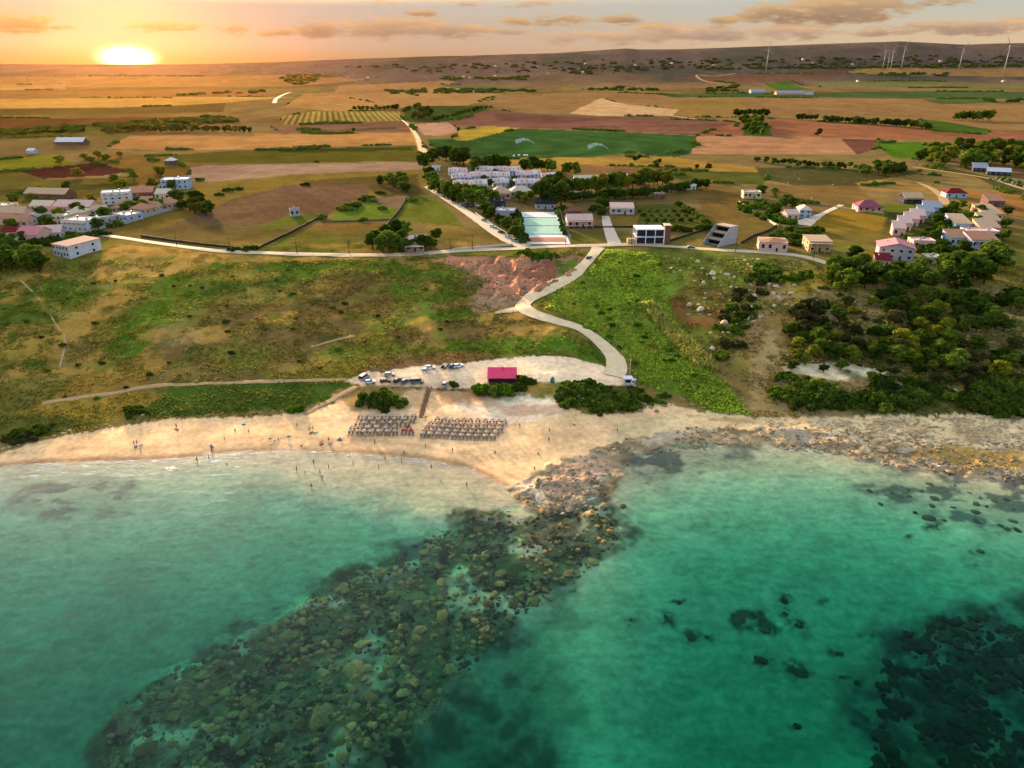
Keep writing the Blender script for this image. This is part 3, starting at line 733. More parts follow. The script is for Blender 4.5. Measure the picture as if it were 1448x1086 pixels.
# ---------------------------------------------------------------- roads, tracks and paths draped on the ground
def smooth_line(pts, step):
    """Catmull-Rom through world points, resampled"""
    P = [np.array(p) for p in pts]; P = [2 * P[0] - P[1]] + P + [2 * P[-1] - P[-2]]
    out = []
    for i in range(1, len(P) - 2):
        n = max(2, int(np.linalg.norm(P[i + 1] - P[i]) / step))
        for k in range(n):
            t = k / n; a, b, c, d = P[i - 1], P[i], P[i + 1], P[i + 2]
            out.append(.5 * (2 * b + (c - a) * t + (2 * a - 5 * b + 4 * c - d) * t * t + (3 * b - a - 3 * c + d) * t ** 3))
    out.append(P[-2])
    return np.array(out)
def ribbon(name, label, pix, width, rgb, lift=.10, step=1.5, cat='road', rag=.0, m=None):
    X, Y = gp([p[0] for p in pix], [p[1] for p in pix])
    C = smooth_line(list(zip(X, Y)), step)
    T = np.gradient(C, axis=0); T /= np.linalg.norm(T, axis=1)[:, None] + 1e-9
    Nn = np.stack([-T[:, 1], T[:, 0]], 1)
    w = width if isinstance(width, (list, tuple)) else [width, width]
    ws = np.interp(np.linspace(0, 1, len(C)), np.linspace(0, 1, len(w)), w) / 2
    k = 7; V = []
    for j in range(k):
        f = j / (k - 1) * 2 - 1
        r = 1 + (rag * fbm(C[:, 0] + j * 50, C[:, 1], 5, 3, 77) if j in (0, k - 1) else 0)
        p = C + Nn * (ws * f * r)[:, None]
        z = zt(p[:, 0], p[:, 1], False) + lift + .05 * (1 - f * f)
        V.append(np.stack([p[:, 0], p[:, 1], z], 1))
    V = np.stack(V, 1).reshape(-1, 3)
    o = link(name, bigmesh(name, V, quads(len(C), k), m or mat(name + '_mat', rgb, .95, .22, .35, k=.9)))
    return tag(o, label, cat, kind='structure')
PALE = (214, 190, 164)
ribbon('coast_road', 'pale coast road along the top of the slope', [(60, 326), (130, 331), (170, 336), (230, 345), (300, 354), (380, 358), (460, 360), (530, 361), (600, 358), (660, 354), (720, 352), (780, 349), (850, 347), (900, 346), (960, 350), (1020, 354), (1080, 357), (1130, 362), (1170, 372)], [4.6, 4.6, 5, 5.6, 6, 5.6, 5, 5], (226, 190, 150), .16, rag=.05)
ribbon('beach_road', 'pale winding lane down to the beach', [(846, 350), (838, 362), (826, 376), (800, 396), (765, 414), (742, 428), (740, 436), (756, 446), (790, 457), (822, 468), (850, 486), (868, 505), (872, 520), (866, 532)], [7, 5.2, 5.6, 6.4, 9, 7, 6.4, 6.4, 6.8, 9], (246, 208, 160), .2, 1.0, rag=.08)
ribbon('beach_path', 'trodden path between the hairpin and the bank', [(735, 438), (716, 440), (700, 443)], [7, 3], (206, 172, 134), .12, 1.0, 'path', .3)
ribbon('resort_road', 'pale road climbing past the white terraces', [(742, 349), (720, 340), (700, 328), (680, 314), (655, 297), (630, 281), (612, 270), (603, 264)], [9, 8, 7, 6, 6, 5, 4], (216, 184, 148), .2, rag=.05)
ribbon('footpath', 'sandy footpath behind the beach', [(505, 546), (480, 560), (450, 576), (430, 586)], [2.4, 2.2], (196, 152, 104), .1, 1, 'path', .25)
ribbon('farm_track', 'pale dirt track between the fields', [(604, 222), (594, 205), (588, 190), (576, 176), (568, 169)], [12, 7, 6, 5, 4], (190, 146, 92), .3, 8, 'path', .25)
ribbon('farm_track', 'two-rut track curving past the tan house', [(1336, 290), (1332, 278), (1316, 266), (1297, 258)], [7, 6, 4], (190, 154, 94), .2, 3, 'path', .1)
ribbon('farm_track', 'sandy lane beside the sheds', [(1600, 290), (1500, 280), (1440, 265), (1400, 253), (1340, 243), (1290, 236)], [6, 5, 4, 4], (204, 162, 110), .25, 4, 'path', .1)
ribbon('driveway', 'straight sandy drive off the coast road', [(870, 348), (864, 332), (859, 318), (856, 306)], [8, 7, 6, 5], (222, 192, 164), .16, 2, 'path', .06)
ribbon('driveway', 'pale drive beside the thicket', [(1130, 318), (1160, 304), (1190, 290)], [14, 4, 4], (206, 178, 140), .16, 2, 'path', .1)
ribbon('farm_track', 'thin track crossing the far plain', [(388, 146), (391, 140), (400, 134), (412, 130)], [12, 10, 9, 8], (176, 132, 86), .6, 20, 'path', .1)
ribbon('farm_track', 'thin pale track below the quarry mound', [(870, 158), (900, 161), (940, 163), (985, 168)], [10, 9, 8], (220, 178, 128), .6, 10, 'path', .1)
ribbon('farm_track', 'pale track winding up the far hills', [(1040, 104), (1010, 108), (985, 106), (1000, 116), (1040, 121)], [14, 12, 12, 10], (150, 116, 88), 1.0, 30, 'path', .1)
ribbon('footpath', 'narrow path across the dry grass', [(30, 398), (60, 430), (80, 460), (92, 480), (85, 520)], [.8, .7], (112, 90, 54), .1, 1, 'path', .3)
ribbon('footpath', 'worn path above the dune grass', [(60, 570), (130, 560), (220, 546), (330, 542), (420, 538), (490, 536)], [2.6, 2.2], (168, 130, 76), .1, 1, 'path', .35)
ribbon('footpath', 'stony scratch of path on the slope', [(440, 490), (470, 482), (502, 476)], [1.6, 1.6], (176, 146, 104), .1, 1, 'path', .35)
ribbon('slipway', 'pale plank path through the shore scrub', [(1348, 552), (1370, 566), (1390, 578), (1410, 588)], [1.6, 1.4], (196, 176, 134), .6, 1, 'path')

# ---------------------------------------------------------------- plants
def ico(sub=1):
    import bmesh
    bm = bmesh.new(); bmesh.ops.create_icosphere(bm, subdivisions=sub, radius=1)
    V = np.array([v.co[:] for v in bm.verts]); F = [[v.index for v in f.verts] for f in bm.faces]; bm.free()
    return V, F
ICO1 = ico(1); ICO2 = ico(2)
def foliage(name, seed, lobes, n, leaf, m, core=.66):
    """a crown: many leaf clumps through the lobes, over a loose inner mass"""
    r = np.random.RandomState(seed)
    lob = np.array(lobes, float); pr = lob[:, 3] ** 2; pr /= pr.sum()
    V = []; F = []; b = 0
    for (cx, cy, cz, rr) in lobes:
        v, f = ICO1
        d = 1 + (r.rand(len(v), 1) - .5) * .5
        V.append(v * d * rr * core * np.array([1, 1, .9]) + np.array([cx, cy, cz])); F += [[i + b for i in q] + [-1] for q in f]; b += len(v)
    li = r.choice(len(lob), n, p=pr)
    d = r.normal(size=(n, 3)); d /= np.linalg.norm(d, axis=1)[:, None]
    d[:, 2] = np.where(d[:, 2] < -.35, -d[:, 2], d[:, 2])
    c = lob[li, :3] + d * (lob[li, 3] * (.66 + .42 * r.rand(n)))[:, None] * np.array([1, 1, .92])
    nn = d * .9 + r.normal(size=(n, 3)) * .65; nn /= np.linalg.norm(nn, axis=1)[:, None]
    t = np.cross(nn, r.normal(size=(n, 3))); t /= np.linalg.norm(t, axis=1)[:, None]
    q = np.cross(nn, t); s = (leaf * (.55 + .9 * r.rand(n)))[:, None]
    vv = np.stack([c - t * s - q * s * .5, c + t * s * .3 - q * s, c + t * s + q * s * .5, c - t * s * .3 + q * s], 1).reshape(-1, 3)
    V.append(vv); vv_b = b
    me = bpy.data.meshes.new(name)
    V = np.concatenate(V)
    faces = [q_[:3] for q_ in F] + [[vv_b + 4 * i, vv_b + 4 * i + 1, vv_b + 4 * i + 2, vv_b + 4 * i + 3] for i in range(n)]
    me.from_pydata(V.tolist(), [], faces); me.materials.append(m); me.update()
    return me
def lobes(seed, kind):
    r = random.Random(seed); L = []
    if kind == 'round':       # crown of a unit tree: height 1
        L = [(0, 0, .6, .25), (0, 0, .38, .22)]
        for i in range(11):
            a = r.uniform(0, 6.28); e = r.uniform(.35, .95); h = r.uniform(.24, .84)
            w = .30 * e * (1.15 - abs(h - .52) * 1.2)
            L.append((math.cos(a) * w, math.sin(a) * w, h, r.uniform(.12, .2)))
    elif kind == 'pine':
        for i in range(13):
            a = r.uniform(0, 6.28); d = r.uniform(.05, .32); h = r.uniform(.3, .86) - d * .25
            L.append((math.cos(a) * d, math.sin(a) * d, h, r.uniform(.13, .19)))
        L.append((0, 0, .8, .2))
        L.append((r.uniform(-.1, .1), .05, .5, .14))
    elif kind == 'tall':
        for i in range(9):
            h = .2 + .085 * i
            L.append((r.uniform(-.06, .06), r.uniform(-.06, .06), h, .155 * (1.15 - h * .75)))
    elif kind == 'shrub':     # height about 1, wider than tall
        L = [(0, 0, .42, .5)]
        for i in range(8):
            a = r.uniform(0, 6.28); d = r.uniform(.3, .85)
            L.append((math.cos(a) * d, math.sin(a) * d, r.uniform(.2, .62) * (1.15 - d * .5), r.uniform(.22, .4)))
    elif kind == 'mound':
        L = [(0, 0, .35, .5)]
        for i in range(11):
            a = r.uniform(0, 6.28); d = r.uniform(.4, 1.5)
            L.append((math.cos(a) * d, math.sin(a) * d, r.uniform(.15, .5) * (1.1 - d * .3), r.uniform(.25, .45)))
    return L
BARK = mat('bark_mat', (92, 70, 52), .95, .3, 4)
LM = {'dark': leaf_mat('leaf_dark', (32, 48, 16), (92, 108, 34)), 'mid': leaf_mat('leaf_mid', (48, 68, 20), (122, 136, 42)),
      'yellow': leaf_mat('leaf_yellow', (70, 78, 20), (158, 150, 42)), 'grey': leaf_mat('leaf_grey', (46, 46, 24), (98, 92, 48)), 'lush': leaf_mat('leaf_lush', (36, 66, 12), (104, 136, 28))}
PROTO = {}
def proto_mesh(kind, tone, v):
    k = (kind, tone, v)
    if k not in PROTO:
        n, leaf = {'round': (900, .05), 'pine': (900, .048), 'tall': (700, .045), 'shrub': (750, .13), 'mound': (900, .14)}[kind]
        cr = foliage('crown', hash((kind, v)) % 9999 if False else (len(kind) * 131 + v * 17 + ord(kind[0])), lobes(v * 7 + len(kind), kind), n, leaf, LM[tone])
        tk = None
        if kind in ('round', 'pine', 'tall'):
            mb = MB(); r = random.Random(v)
            top = {'round': .62, 'pine': .78, 'tall': .85}[kind]
            lean = r.uniform(-.05, .05)
            mb.tube([(0, 0, -.08), (lean * .3, 0, top * .4), (lean, 0, top * .75), (lean, 0, top)], [.034, .026, .018, .006], 7)
            for i in range(4):
                a = i * 1.57 + r.uniform(-.4, .4); h = top * r.uniform(.45, .75)
                mb.tube([(lean * h, 0, h), (lean * h + math.cos(a) * .1, math.sin(a) * .1, h + .08), (lean + math.cos(a) * .2, math.sin(a) * .2, h + .17)], [.013, .009, .004], 5)
            o = mb.build('trunk', BARK); tk = o.data; bpy.data.objects.remove(o)
        PROTO[k] = (cr, tk)
    return PROTO[k]
NTREE = 0
def plant(kind, tone, x, y, h, label, group, w=1.0, name=None, cat=None):
    global NTREE
    NTREE += 1
    z = float(zt(np.array([x]), np.array([y]), y < 420)[0])
    v = rnd.randrange(4)
    cr, tk = proto_mesh(kind, tone, v)
    if tk:
        o = empty(name or {'pine': 'pine_tree', 'tall': 'cypress_tree'}.get(kind, 'broadleaf_tree'), (x, y, z), label, cat or 'tree', rnd.uniform(0, 6.28), group)
        o.scale = (h * w, h * w, h)
        link('trunk', tk, o); link('crown', cr, o)
    else:
        o = link(name or 'shrub', cr); tag(o, label, cat or 'shrub', group)
        o.location = (x, y, z - .05 * h); o.rotation_euler.z = rnd.uniform(0, 6.28); o.scale = (h * w, h * w, h)
    return o
TONEW = {'dark': 'dark green', 'mid': 'mid green', 'yellow': 'yellow green', 'grey': 'dry grey-green', 'lush': 'bright green'}
KINDW = {'round': 'tree', 'pine': 'pine', 'tall': 'cypress', 'shrub': 'shrub', 'mound': 'bush'}
def scatter_poly(P, n, seed, gap):
    r = random.Random(seed); xs = [p[0] for p in P]; ys = [p[1] for p in P]; out = []; tries = 0
    while len(out) < n and tries < n * 80:
        tries += 1
        a, b = r.uniform(min(xs), max(xs)), r.uniform(min(ys), max(ys))
        if not in_poly(np.array([a]), np.array([b]), P)[0][0]: continue
        if any(abs(a - q[0]) < gap and abs(b - q[1]) < gap * .5 for q in out): continue
        out.append((a, b))
    return out
def along(P, n, jit, seed):
    r = random.Random(seed); L = [0]
    for i in range(len(P) - 1): L.append(L[-1] + math.dist(P[i], P[i + 1]))
    out = []
    for k in range(n):
        s = L[-1] * (k + .5) / n
        i = max(j for j in range(len(P) - 1) if L[j] <= s)
        t = (s - L[i]) / (L[i + 1] - L[i])
        out.append((P[i][0] + (P[i + 1][0] - P[i][0]) * t + r.uniform(-jit, jit), P[i][1] + (P[i + 1][1] - P[i][1]) * t + r.uniform(-jit, jit) * .45))
    return out
def grove(kind, tones, where, pts, h, group, seed=1, w=(.9, 1.2), name=None):
    """plants at photo pixels; each label counts along its own row or grove from the sunward end"""
    r = random.Random(seed); pts = sorted(pts)
    X, Y = gp([p[0] for p in pts], [p[1] for p in pts])
    for i in range(len(pts)):
        tone = r.choice(tones); hh = r.uniform(*h) * (1.45 if group == G_RES and kind in ('round', 'pine') else 1.22 if kind in ('round', 'pine') else 1.08)
        lab = f"{TONEW[tone]} {KINDW[kind]} {where}" + (f", {nth(i + 1)} from the sunward end" if len(pts) > 1 else '')
        plant(kind, tone, float(X[i]), float(Y[i]), hh, lab, group, r.uniform(*w), name or ('field_tree' if 28 <= seed <= 36 else 'spreading_bush' if kind == 'mound' else None))  # orchard rows, groves and field rows of the plain share one name
G_RES, G_FAR, G_R, G_S = 'trees round the resort', 'trees on the farmed plain', 'trees round the eastern houses', 'shrubs on the slope and shore'
# resort and centre
grove('pine', ['dark'], 'behind the top of the white terraces', along([(599, 240), (612, 230), (632, 227), (650, 233), (662, 236)], 11, 3, 1), (9, 12), G_RES, 1)
grove('pine', ['dark'], 'in the dark row behind the terraces', along([(668, 244), (690, 241), (714, 240)], 9, 2, 2), (8, 11), G_RES, 2)
grove('round', ['dark', 'mid'], 'behind the eastern terrace blocks', along([(738, 243), (760, 240), (782, 246)], 7, 2, 3), (7, 9.5), G_RES, 3)
grove('pine', ['dark', 'mid'], 'on the brow beyond the terraces', [(800, 247), (806, 244), (814, 248), (612, 222), (640, 218)], (6, 9), G_RES, 4)
grove('round', ['mid', 'dark'], 'lining the resort road', along([(604, 252), (612, 268), (626, 279), (642, 287), (662, 290), (684, 290)], 14, 3, 5), (6, 9), G_RES, 5, (1, 1.3))
grove('round', ['mid', 'lush', 'yellow'], 'between the terraces and the clubhouse', along([(640, 272), (670, 276), (690, 283), (700, 282)], 8, 2.5, 6), (5, 7), G_RES, 6, (1.1, 1.4))
grove('round', ['yellow', 'mid'], 'in front of the clubhouse', [(697, 289), (702, 286), (735, 285), (741, 288), (750, 283)], (5, 7), G_RES, 7, (1.1, 1.4))
grove('shrub', ['dark', 'mid'], 'in the hedge beside the courts', along([(730, 300), (733, 318), (738, 335), (744, 344)], 12, 1.5, 8), (3, 4.5), G_RES, 8, (.7, .9))
grove('round', ['dark'], 'between resort road and grey house', [(683, 302), (688, 307), (694, 312), (706, 322), (716, 328), (724, 334), (730, 340)], (4.5, 6.5), G_RES, 9, (1.1, 1.4))
grove('shrub', ['mid', 'dark'], 'in the hedge east of the courts', along([(787, 296), (794, 315), (800, 335)], 8, 1, 10), (2.5, 4), G_RES, 10, (.6, .8))
grove('pine', ['dark'], 'among the tall pines above the courts', [(768, 291), (775, 284), (781, 293), (786, 282), (793, 292), (799, 286), (776, 275), (790, 274)], (10, 13), G_RES, 11)
grove('round', ['yellow', 'mid', 'dark'], 'in the long shelter belt by the pool', along([(800, 276), (830, 273), (860, 270), (890, 268), (915, 262), (938, 262), (950, 259)], 26, 2, 12), (7, 10.5), G_RES, 12, (.9, 1.1))
grove('round', ['dark'], 'shading the camp below the shelter belt', along([(806, 285), (850, 284), (900, 280), (950, 274), (970, 270)], 20, 2.5, 13), (4.5, 6.5), G_RES, 13, (1.1, 1.5))
grove('round', ['dark'], 'at the tip of the shelter belt', [(984, 267), (991, 266), (998, 267)], (5, 6), G_RES, 14, (1.2, 1.4))
grove('shrub', ['dark', 'mid'], 'in the small orchard', [(a + (b - 300) * .8, b) for b in (300, 306, 313) for a in (905, 917, 929, 941, 953, 965)], (1.8, 2.6), G_RES, 15, (.7, .9))
grove('shrub', ['dark', 'mid'], 'in the orchard hedge', along([(957, 288), (975, 300), (992, 312), (1003, 322)], 13, 1, 16), (2.5, 3.6), G_RES, 16, (.7, .9))
grove('shrub', ['dark'], 'behind the unfinished frame', along([(908, 322), (940, 326), (975, 327), (1004, 325)], 13, 2, 17), (2.4, 4), G_RES, 17, (.8, 1))
grove('round', ['dark', 'mid'], 'beside the court villas', [(838, 303), (846, 299), (850, 308), (795, 302), (846, 290), (855, 296), (893, 298)], (4, 6), G_RES, 18, (1.1, 1.4))
grove('round', ['dark', 'mid'], 'beside the flat-roofed roadside house', [(527, 352), (533, 345), (541, 357), (548, 348), (555, 358), (562, 352), (568, 345), (574, 357), (545, 338), (560, 336), (572, 336)], (5, 7.5), G_RES, 19, (1.1, 1.4))
grove('round', ['dark', 'mid'], 'over the roadside house yard', [(592, 352), (600, 354), (609, 352), (617, 341)], (5, 6.5), G_RES, 20, (1.2, 1.5))
grove('round', ['dark', 'mid'], 'in the thicket above the green plots', along([(538, 262), (552, 258), (565, 262), (575, 258), (560, 268), (575, 272)], 11, 5, 21), (4.5, 7), G_RES, 21, (1.2, 1.5))
grove('mound', ['dark', 'mid'], 'along the edge of the bare field', [(486, 297), (494, 294), (502, 291), (514, 284), (520, 281), (527, 285), (537, 274), (455, 309), (514, 312), (432, 262), (447, 229)], (2.4, 3.6), G_RES, 22, (.8, 1.2))
grove('mound', ['dark'], 'on the bank of the coast road', [(330, 354), (352, 353), (358, 352), (290, 300), (310, 276), (322, 270), (338, 268)], (2.2, 3), G_RES, 23, (.8, 1.1))
grove('round', ['mid', 'dark'], 'between the terrace rows', [(664, 263), (693, 264), (724, 265), (727, 257), (700, 249), (640, 262), (668, 250), (745, 258), (770, 262), (684, 256)], (3.4, 4.6), G_RES, 70, (1.1, 1.5))
# the western village
grove('round', ['dark', 'mid'], 'below the western village', [(8, 372), (18, 380), (30, 372), (40, 382), (2, 384), (22, 362), (48, 374), (56, 384), (12, 358)], (7, 10), 'trees in the western village', 24, (1.2, 1.5))
grove('round', ['dark', 'mid'], 'among the western village roofs', [(36, 322), (44, 316), (60, 310), (108, 302), (116, 308), (122, 298), (178, 302), (186, 299), (194, 298), (152, 312), (146, 308), (218, 292), (224, 296), (132, 318), (140, 326), (84, 314), (70, 322), (206, 300), (18, 330), (30, 344)], (5, 8), 'trees in the western village', 25, (1.1, 1.4))
grove('round', ['yellow', 'mid'], 'on fields above the western village', [(20, 290), (48, 285), (95, 270), (130, 286), (162, 262), (172, 270), (190, 255), (216, 262), (222, 244), (228, 250), (244, 268), (252, 262), (60, 274), (110, 250), (85, 232), (120, 226), (130, 232), (140, 224), (150, 230), (170, 222)], (5, 8), 'trees in the western village', 26, (1.2, 1.6))
grove('round', ['dark'], 'in the hollow beside the western village', [(268, 298), (276, 302), (284, 296), (292, 304), (278, 290), (252, 288), (258, 296)], (6, 9), 'trees in the western village', 27, (1.3, 1.6))
# the plain
grove('round', ['dark'], 'in the orchard row under the sun', along([(165, 187), (260, 187), (358, 188)], 26, 1.5, 28), (7, 10), G_FAR, 28, (1.1, 1.4))
grove('round', ['dark'], 'in the grove by the vineyard', scatter_poly([(568, 168), (572, 156), (602, 150), (612, 160), (600, 172)], 20, 29, 3), (8, 12), G_FAR, 29, (1.2, 1.5))
grove('round', ['dark'], 'edging the dark field beyond the vineyard', along([(612, 173), (640, 166), (668, 158), (690, 153)], 13, 1, 30), (6, 9), G_FAR, 30, (1.2, 1.5))
grove('round', ['dark', 'mid'], 'in the row behind the vineyard', along([(500, 158), (520, 156), (564, 156)], 11, 1, 31), (7, 11), G_FAR, 31, (1.1, 1.4))
grove('round', ['dark'], 'along the back of the square grove', along([(1038, 166), (1060, 164), (1086, 166)], 8, 1.5, 32), (10, 13), G_FAR, 32, (1.1, 1.4))
grove('round', ['dark', 'mid'], 'in the square grove on brown ploughland', scatter_poly([(1048, 170), (1080, 170), (1082, 192), (1050, 192)], 20, 33, 5), (8, 11), G_FAR, 33, (1.1, 1.4))
grove('round', ['dark'], 'in the short row on the gold field', along([(1126, 170), (1156, 170)], 6, 1, 34), (7, 11), G_FAR, 34, (1.1, 1.3))
grove('round', ['dark', 'mid'], 'in the long row on the gold field', along([(1164, 172), (1190, 173), (1230, 177), (1280, 180), (1318, 184)], 32, 2, 35), (7, 11), G_FAR, 35, (1.1, 1.4))
grove('round', ['dark', 'mid'], 'in the tight clump past the goldfield', along([(1348, 170), (1402, 170)], 13, 1.5, 36), (12, 16), G_FAR, 36, (.9, 1.1))
grove('round', ['grey'], 'standing alone on the ploughed field', [(1157, 193)], (9, 9), G_FAR, 37, (1.2, 1.3))
grove('round', ['dark'], 'scattered on the ochre meadow', [(897, 228), (903, 226), (926, 234), (932, 232), (929, 238), (985, 240), (1002, 241), (500, 186), (640, 196), (648, 186)], (4, 6), G_FAR, 38, (1, 1.3))
grove('round', ['dark', 'mid', 'yellow'], 'in the eastern wood', scatter_poly([(1292, 230), (1330, 212), (1372, 202), (1400, 206), (1470, 214), (1470, 250), (1420, 242), (1380, 240), (1340, 236)], 52, 39, 5), (8, 13), G_R, 39, (1.2, 1.6))
grove('round', ['dark', 'mid'], 'in the hedge below the ploughed fields', along([(1066, 228), (1100, 232), (1150, 236), (1210, 238)], 26, 2.5, 40), (3.5, 6), G_R, 40, (1.1, 1.5))
grove('round', ['dark', 'mid'], 'in the clump ending that field hedge', scatter_poly([(1212, 240), (1250, 234), (1285, 244), (1280, 248), (1225, 250)], 15, 41, 4), (6, 9), G_R, 41, (1.2, 1.6))
grove('mound', ['mid', 'dark', 'lush'], 'in the thicket beside the drive', scatter_poly([(1045, 290), (1080, 286), (1110, 300), (1115, 320), (1090, 316), (1060, 302)], 18, 42, 5), (2.6, 4.2), G_R, 42, (.8, 1.1))
grove('round', ['mid', 'dark'], 'over the blue-shaded house', [(1104, 296), (1112, 292), (1120, 295), (1096, 303), (1076, 276)], (6, 8), G_R, 43, (1.2, 1.5))
grove('mound', ['mid', 'dark'], 'between the two tan-roofed houses', scatter_poly([(1095, 332), (1120, 326), (1152, 328), (1150, 345), (1118, 348)], 14, 44, 5), (2.6, 4.4), G_R, 44, (.8, 1.1))
# ---------------------------------------------------------------- plants of the slope and shore
grove('pine', ['dark', 'mid'], 'in the tall group before the pink house', [(1176, 402), (1190, 395), (1204, 388), (1216, 382), (1236, 396), (1222, 408), (1195, 414), (1178, 388), (1206, 372)], (7, 9.5), G_R, 45, (1.1, 1.4))
grove('pine', ['dark', 'mid'], 'in the dense stand below the pink house', [(1255, 400), (1270, 392), (1285, 398), (1300, 404), (1275, 412), (1310, 412), (1302, 388), (1258, 412)], (7, 9.5), G_R, 46, (1.2, 1.5))
grove('pine', ['dark', 'mid'], 'in the wood below the villa terrace', [(1335, 398), (1350, 390), (1365, 398), (1380, 388), (1395, 380), (1408, 384), (1390, 402), (1352, 410), (1400, 372), (1330, 386)], (8, 11), G_R, 47, (1.2, 1.5))
grove('round', ['dark', 'mid', 'dark'], 'in the evergreen belt above the scrub', scatter_poly([(1218, 424), (1300, 418), (1448, 420), (1448, 462), (1380, 478), (1300, 452), (1240, 440)], 36, 48, 9), (4, 6.5), G_R, 48, (1.2, 1.6), 'evergreen_tree')
grove('round', ['yellow', 'mid', 'yellow'], 'in the bright patch amid the scrub', [(1258, 492), (1272, 486), (1288, 494), (1302, 488), (1275, 506), (1318, 482), (1336, 470), (1330, 502), (1342, 524), (1350, 518), (1300, 470), (1312, 455), (1325, 448), (1265, 510), (1290, 515), (1310, 512)], (4.5, 7), G_R, 49, (1.2, 1.6), 'evergreen_tree')
grove('round', ['grey', 'dark'], 'on the rise beside the gully', [(1125, 446), (1140, 440), (1152, 438), (1160, 450), (1146, 456), (1164, 440), (1132, 456), (1158, 462), (1115, 475), (1128, 482)], (3.5, 5.5), G_R, 50, (1.2, 1.6), 'evergreen_tree')
grove('shrub', ['dark', 'mid'], 'in the hedge across the scrub', along([(1165, 496), (1200, 492), (1255, 490)], 15, 2, 51), (2, 3), G_S, 51, (.9, 1.1))
grove('mound', ['dark', 'mid', 'dark'], 'in the green belt above the pale rocks', scatter_poly([(1096, 562), (1104, 532), (1150, 548), (1200, 545), (1290, 535), (1340, 548), (1448, 542), (1448, 588), (1392, 588), (1340, 572), (1250, 580), (1180, 577), (1120, 584)], 64, 52, 9), (1.4, 4.0), G_S, 52, (.8, 1.1))
grove('shrub', ['grey', 'dark', 'mid'], 'among the boulders of the gully', scatter_poly([(1004, 468), (1030, 430), (1062, 380), (1100, 384), (1050, 500), (1022, 515)], 28, 53, 7), (1.6, 3.2), G_S, 53)
grove('mound', ['dark', 'lush', 'mid'], 'under the coast road near the gully', [(1068, 392), (1080, 386), (1092, 380), (1076, 378), (1110, 398), (1122, 396), (1130, 392), (1140, 390), (1086, 398)], (2, 3.6), G_S, 54)
grove('mound', ['dark'], 'of the big dark bush behind the beach', [(530, 570), (541, 567), (552, 570), (541, 574)], (3.4, 4.4), G_S, 55, (.8, .9))
grove('mound', ['lush'], 'standing alone on the beach edge', [(420, 581)], (2.2, 2.2), G_S, 56, (.8, .9))
grove('shrub', ['lush', 'mid'], 'crowding before the pink-roofed beach bar', [(680, 557), (687, 555), (694, 557), (701, 556), (709, 556), (690, 551), (716, 556), (676, 553)], (2.4, 3.6), G_S, 57, (.8, 1))
grove('shrub', ['dark'], 'beside the pink-roofed beach bar', [(738, 543), (745, 542), (750, 544), (733, 552), (726, 554), (600.5 + 40, 546)], (2, 3.2), G_S, 58, (.7, .9))
grove('mound', ['dark', 'mid'], 'in the thick hedge above the beach', scatter_poly([(786, 548), (830, 542), (890, 548), (918, 560), (905, 584), (850, 584), (790, 575)], 34, 59, 7), (1.6, 2.6), G_S, 59)
grove('mound', ['dark', 'grey'], 'on the rocks at the sunward shore', [(14, 622), (26, 618), (38, 614), (48, 612), (60, 608), (34, 622), (188, 580), (196, 584)], (1.6, 2.8), G_S, 60)
grove('shrub', ['grey', 'mid', 'dark'], 'dotting the western slope', scatter_poly([(0, 400), (130, 390), (560, 375), (660, 440), (640, 500), (420, 535), (200, 560), (0, 600)], 46, 61, 14), (.7, 1.5), G_S, 61)
grove('shrub', ['mid', 'lush'], 'in the green valley beside the lane', scatter_poly([(850, 360), (940, 370), (930, 440), (1000, 560), (900, 520), (790, 430)], 30, 62, 10), (.8, 1.6), G_S, 62)
grove('mound', ['mid', 'lush'], 'on top of the brown scarp', [(762, 366), (770, 362), (777, 365), (746, 362)], (3, 4.4), G_S, 63, (.8, .9))
grove('shrub', ['grey', 'mid', 'grey', 'dark'], 'in the dry eastern scrub', scatter_poly([(1132, 430), (1220, 440), (1300, 470), (1448, 490), (1448, 535), (1300, 545), (1180, 510), (1110, 500)], 80, 64, 9), (.8, 1.9), G_S, 64)
grove('round', ['dark', 'dark', 'mid', 'grey', 'yellow'], 'stepping down through the eastern scrub', scatter_poly([(1130, 430), (1210, 425), (1300, 460), (1448, 470), (1448, 545), (1330, 550), (1180, 535), (1100, 530)], 66, 69, 12), (3, 6), G_S, 69, (1.2, 1.7), 'scrub_tree')
grove('mound', ['dark', 'mid'], 'on the bank past the lane end', [(905, 562), (918, 566), (930, 570), (940, 560), (1190, 420), (1165, 410)], (1.4, 2.2), G_S, 65)

def ground_col(x, y):
    Yr, U, C = GRID
    i = np.clip(np.searchsorted(Yr, y), 0, len(Yr) - 1)
    u = x / (y * CT + 95 * ST)
    j = np.clip(np.round((u - U[0]) / (U[1] - U[0])).astype(int), 0, len(U) - 1)
    return C[i, j]
def tuft_mat():
    m, t, ns, ln = nt('tuft_mat')
    o = N(t, 'ShaderNodeOutputMaterial'); a = N(t, 'ShaderNodeAttribute', _attribute_name='Col')
    d = N(t, 'ShaderNodeBsdfDiffuse'); tr = N(t, 'ShaderNodeBsdfTranslucent'); ms = N(t, 'ShaderNodeMixShader'); ms.inputs[0].default_value = .35
    ln.new(a.outputs['Color'], d.inputs[0]); ln.new(a.outputs['Color'], tr.inputs[0]); ln.new(d.outputs[0], ms.inputs[1]); ln.new(tr.outputs[0], ms.inputs[2]); ln.new(ms.outputs[0], o.inputs[0])
    return m
TUFT = tuft_mat()
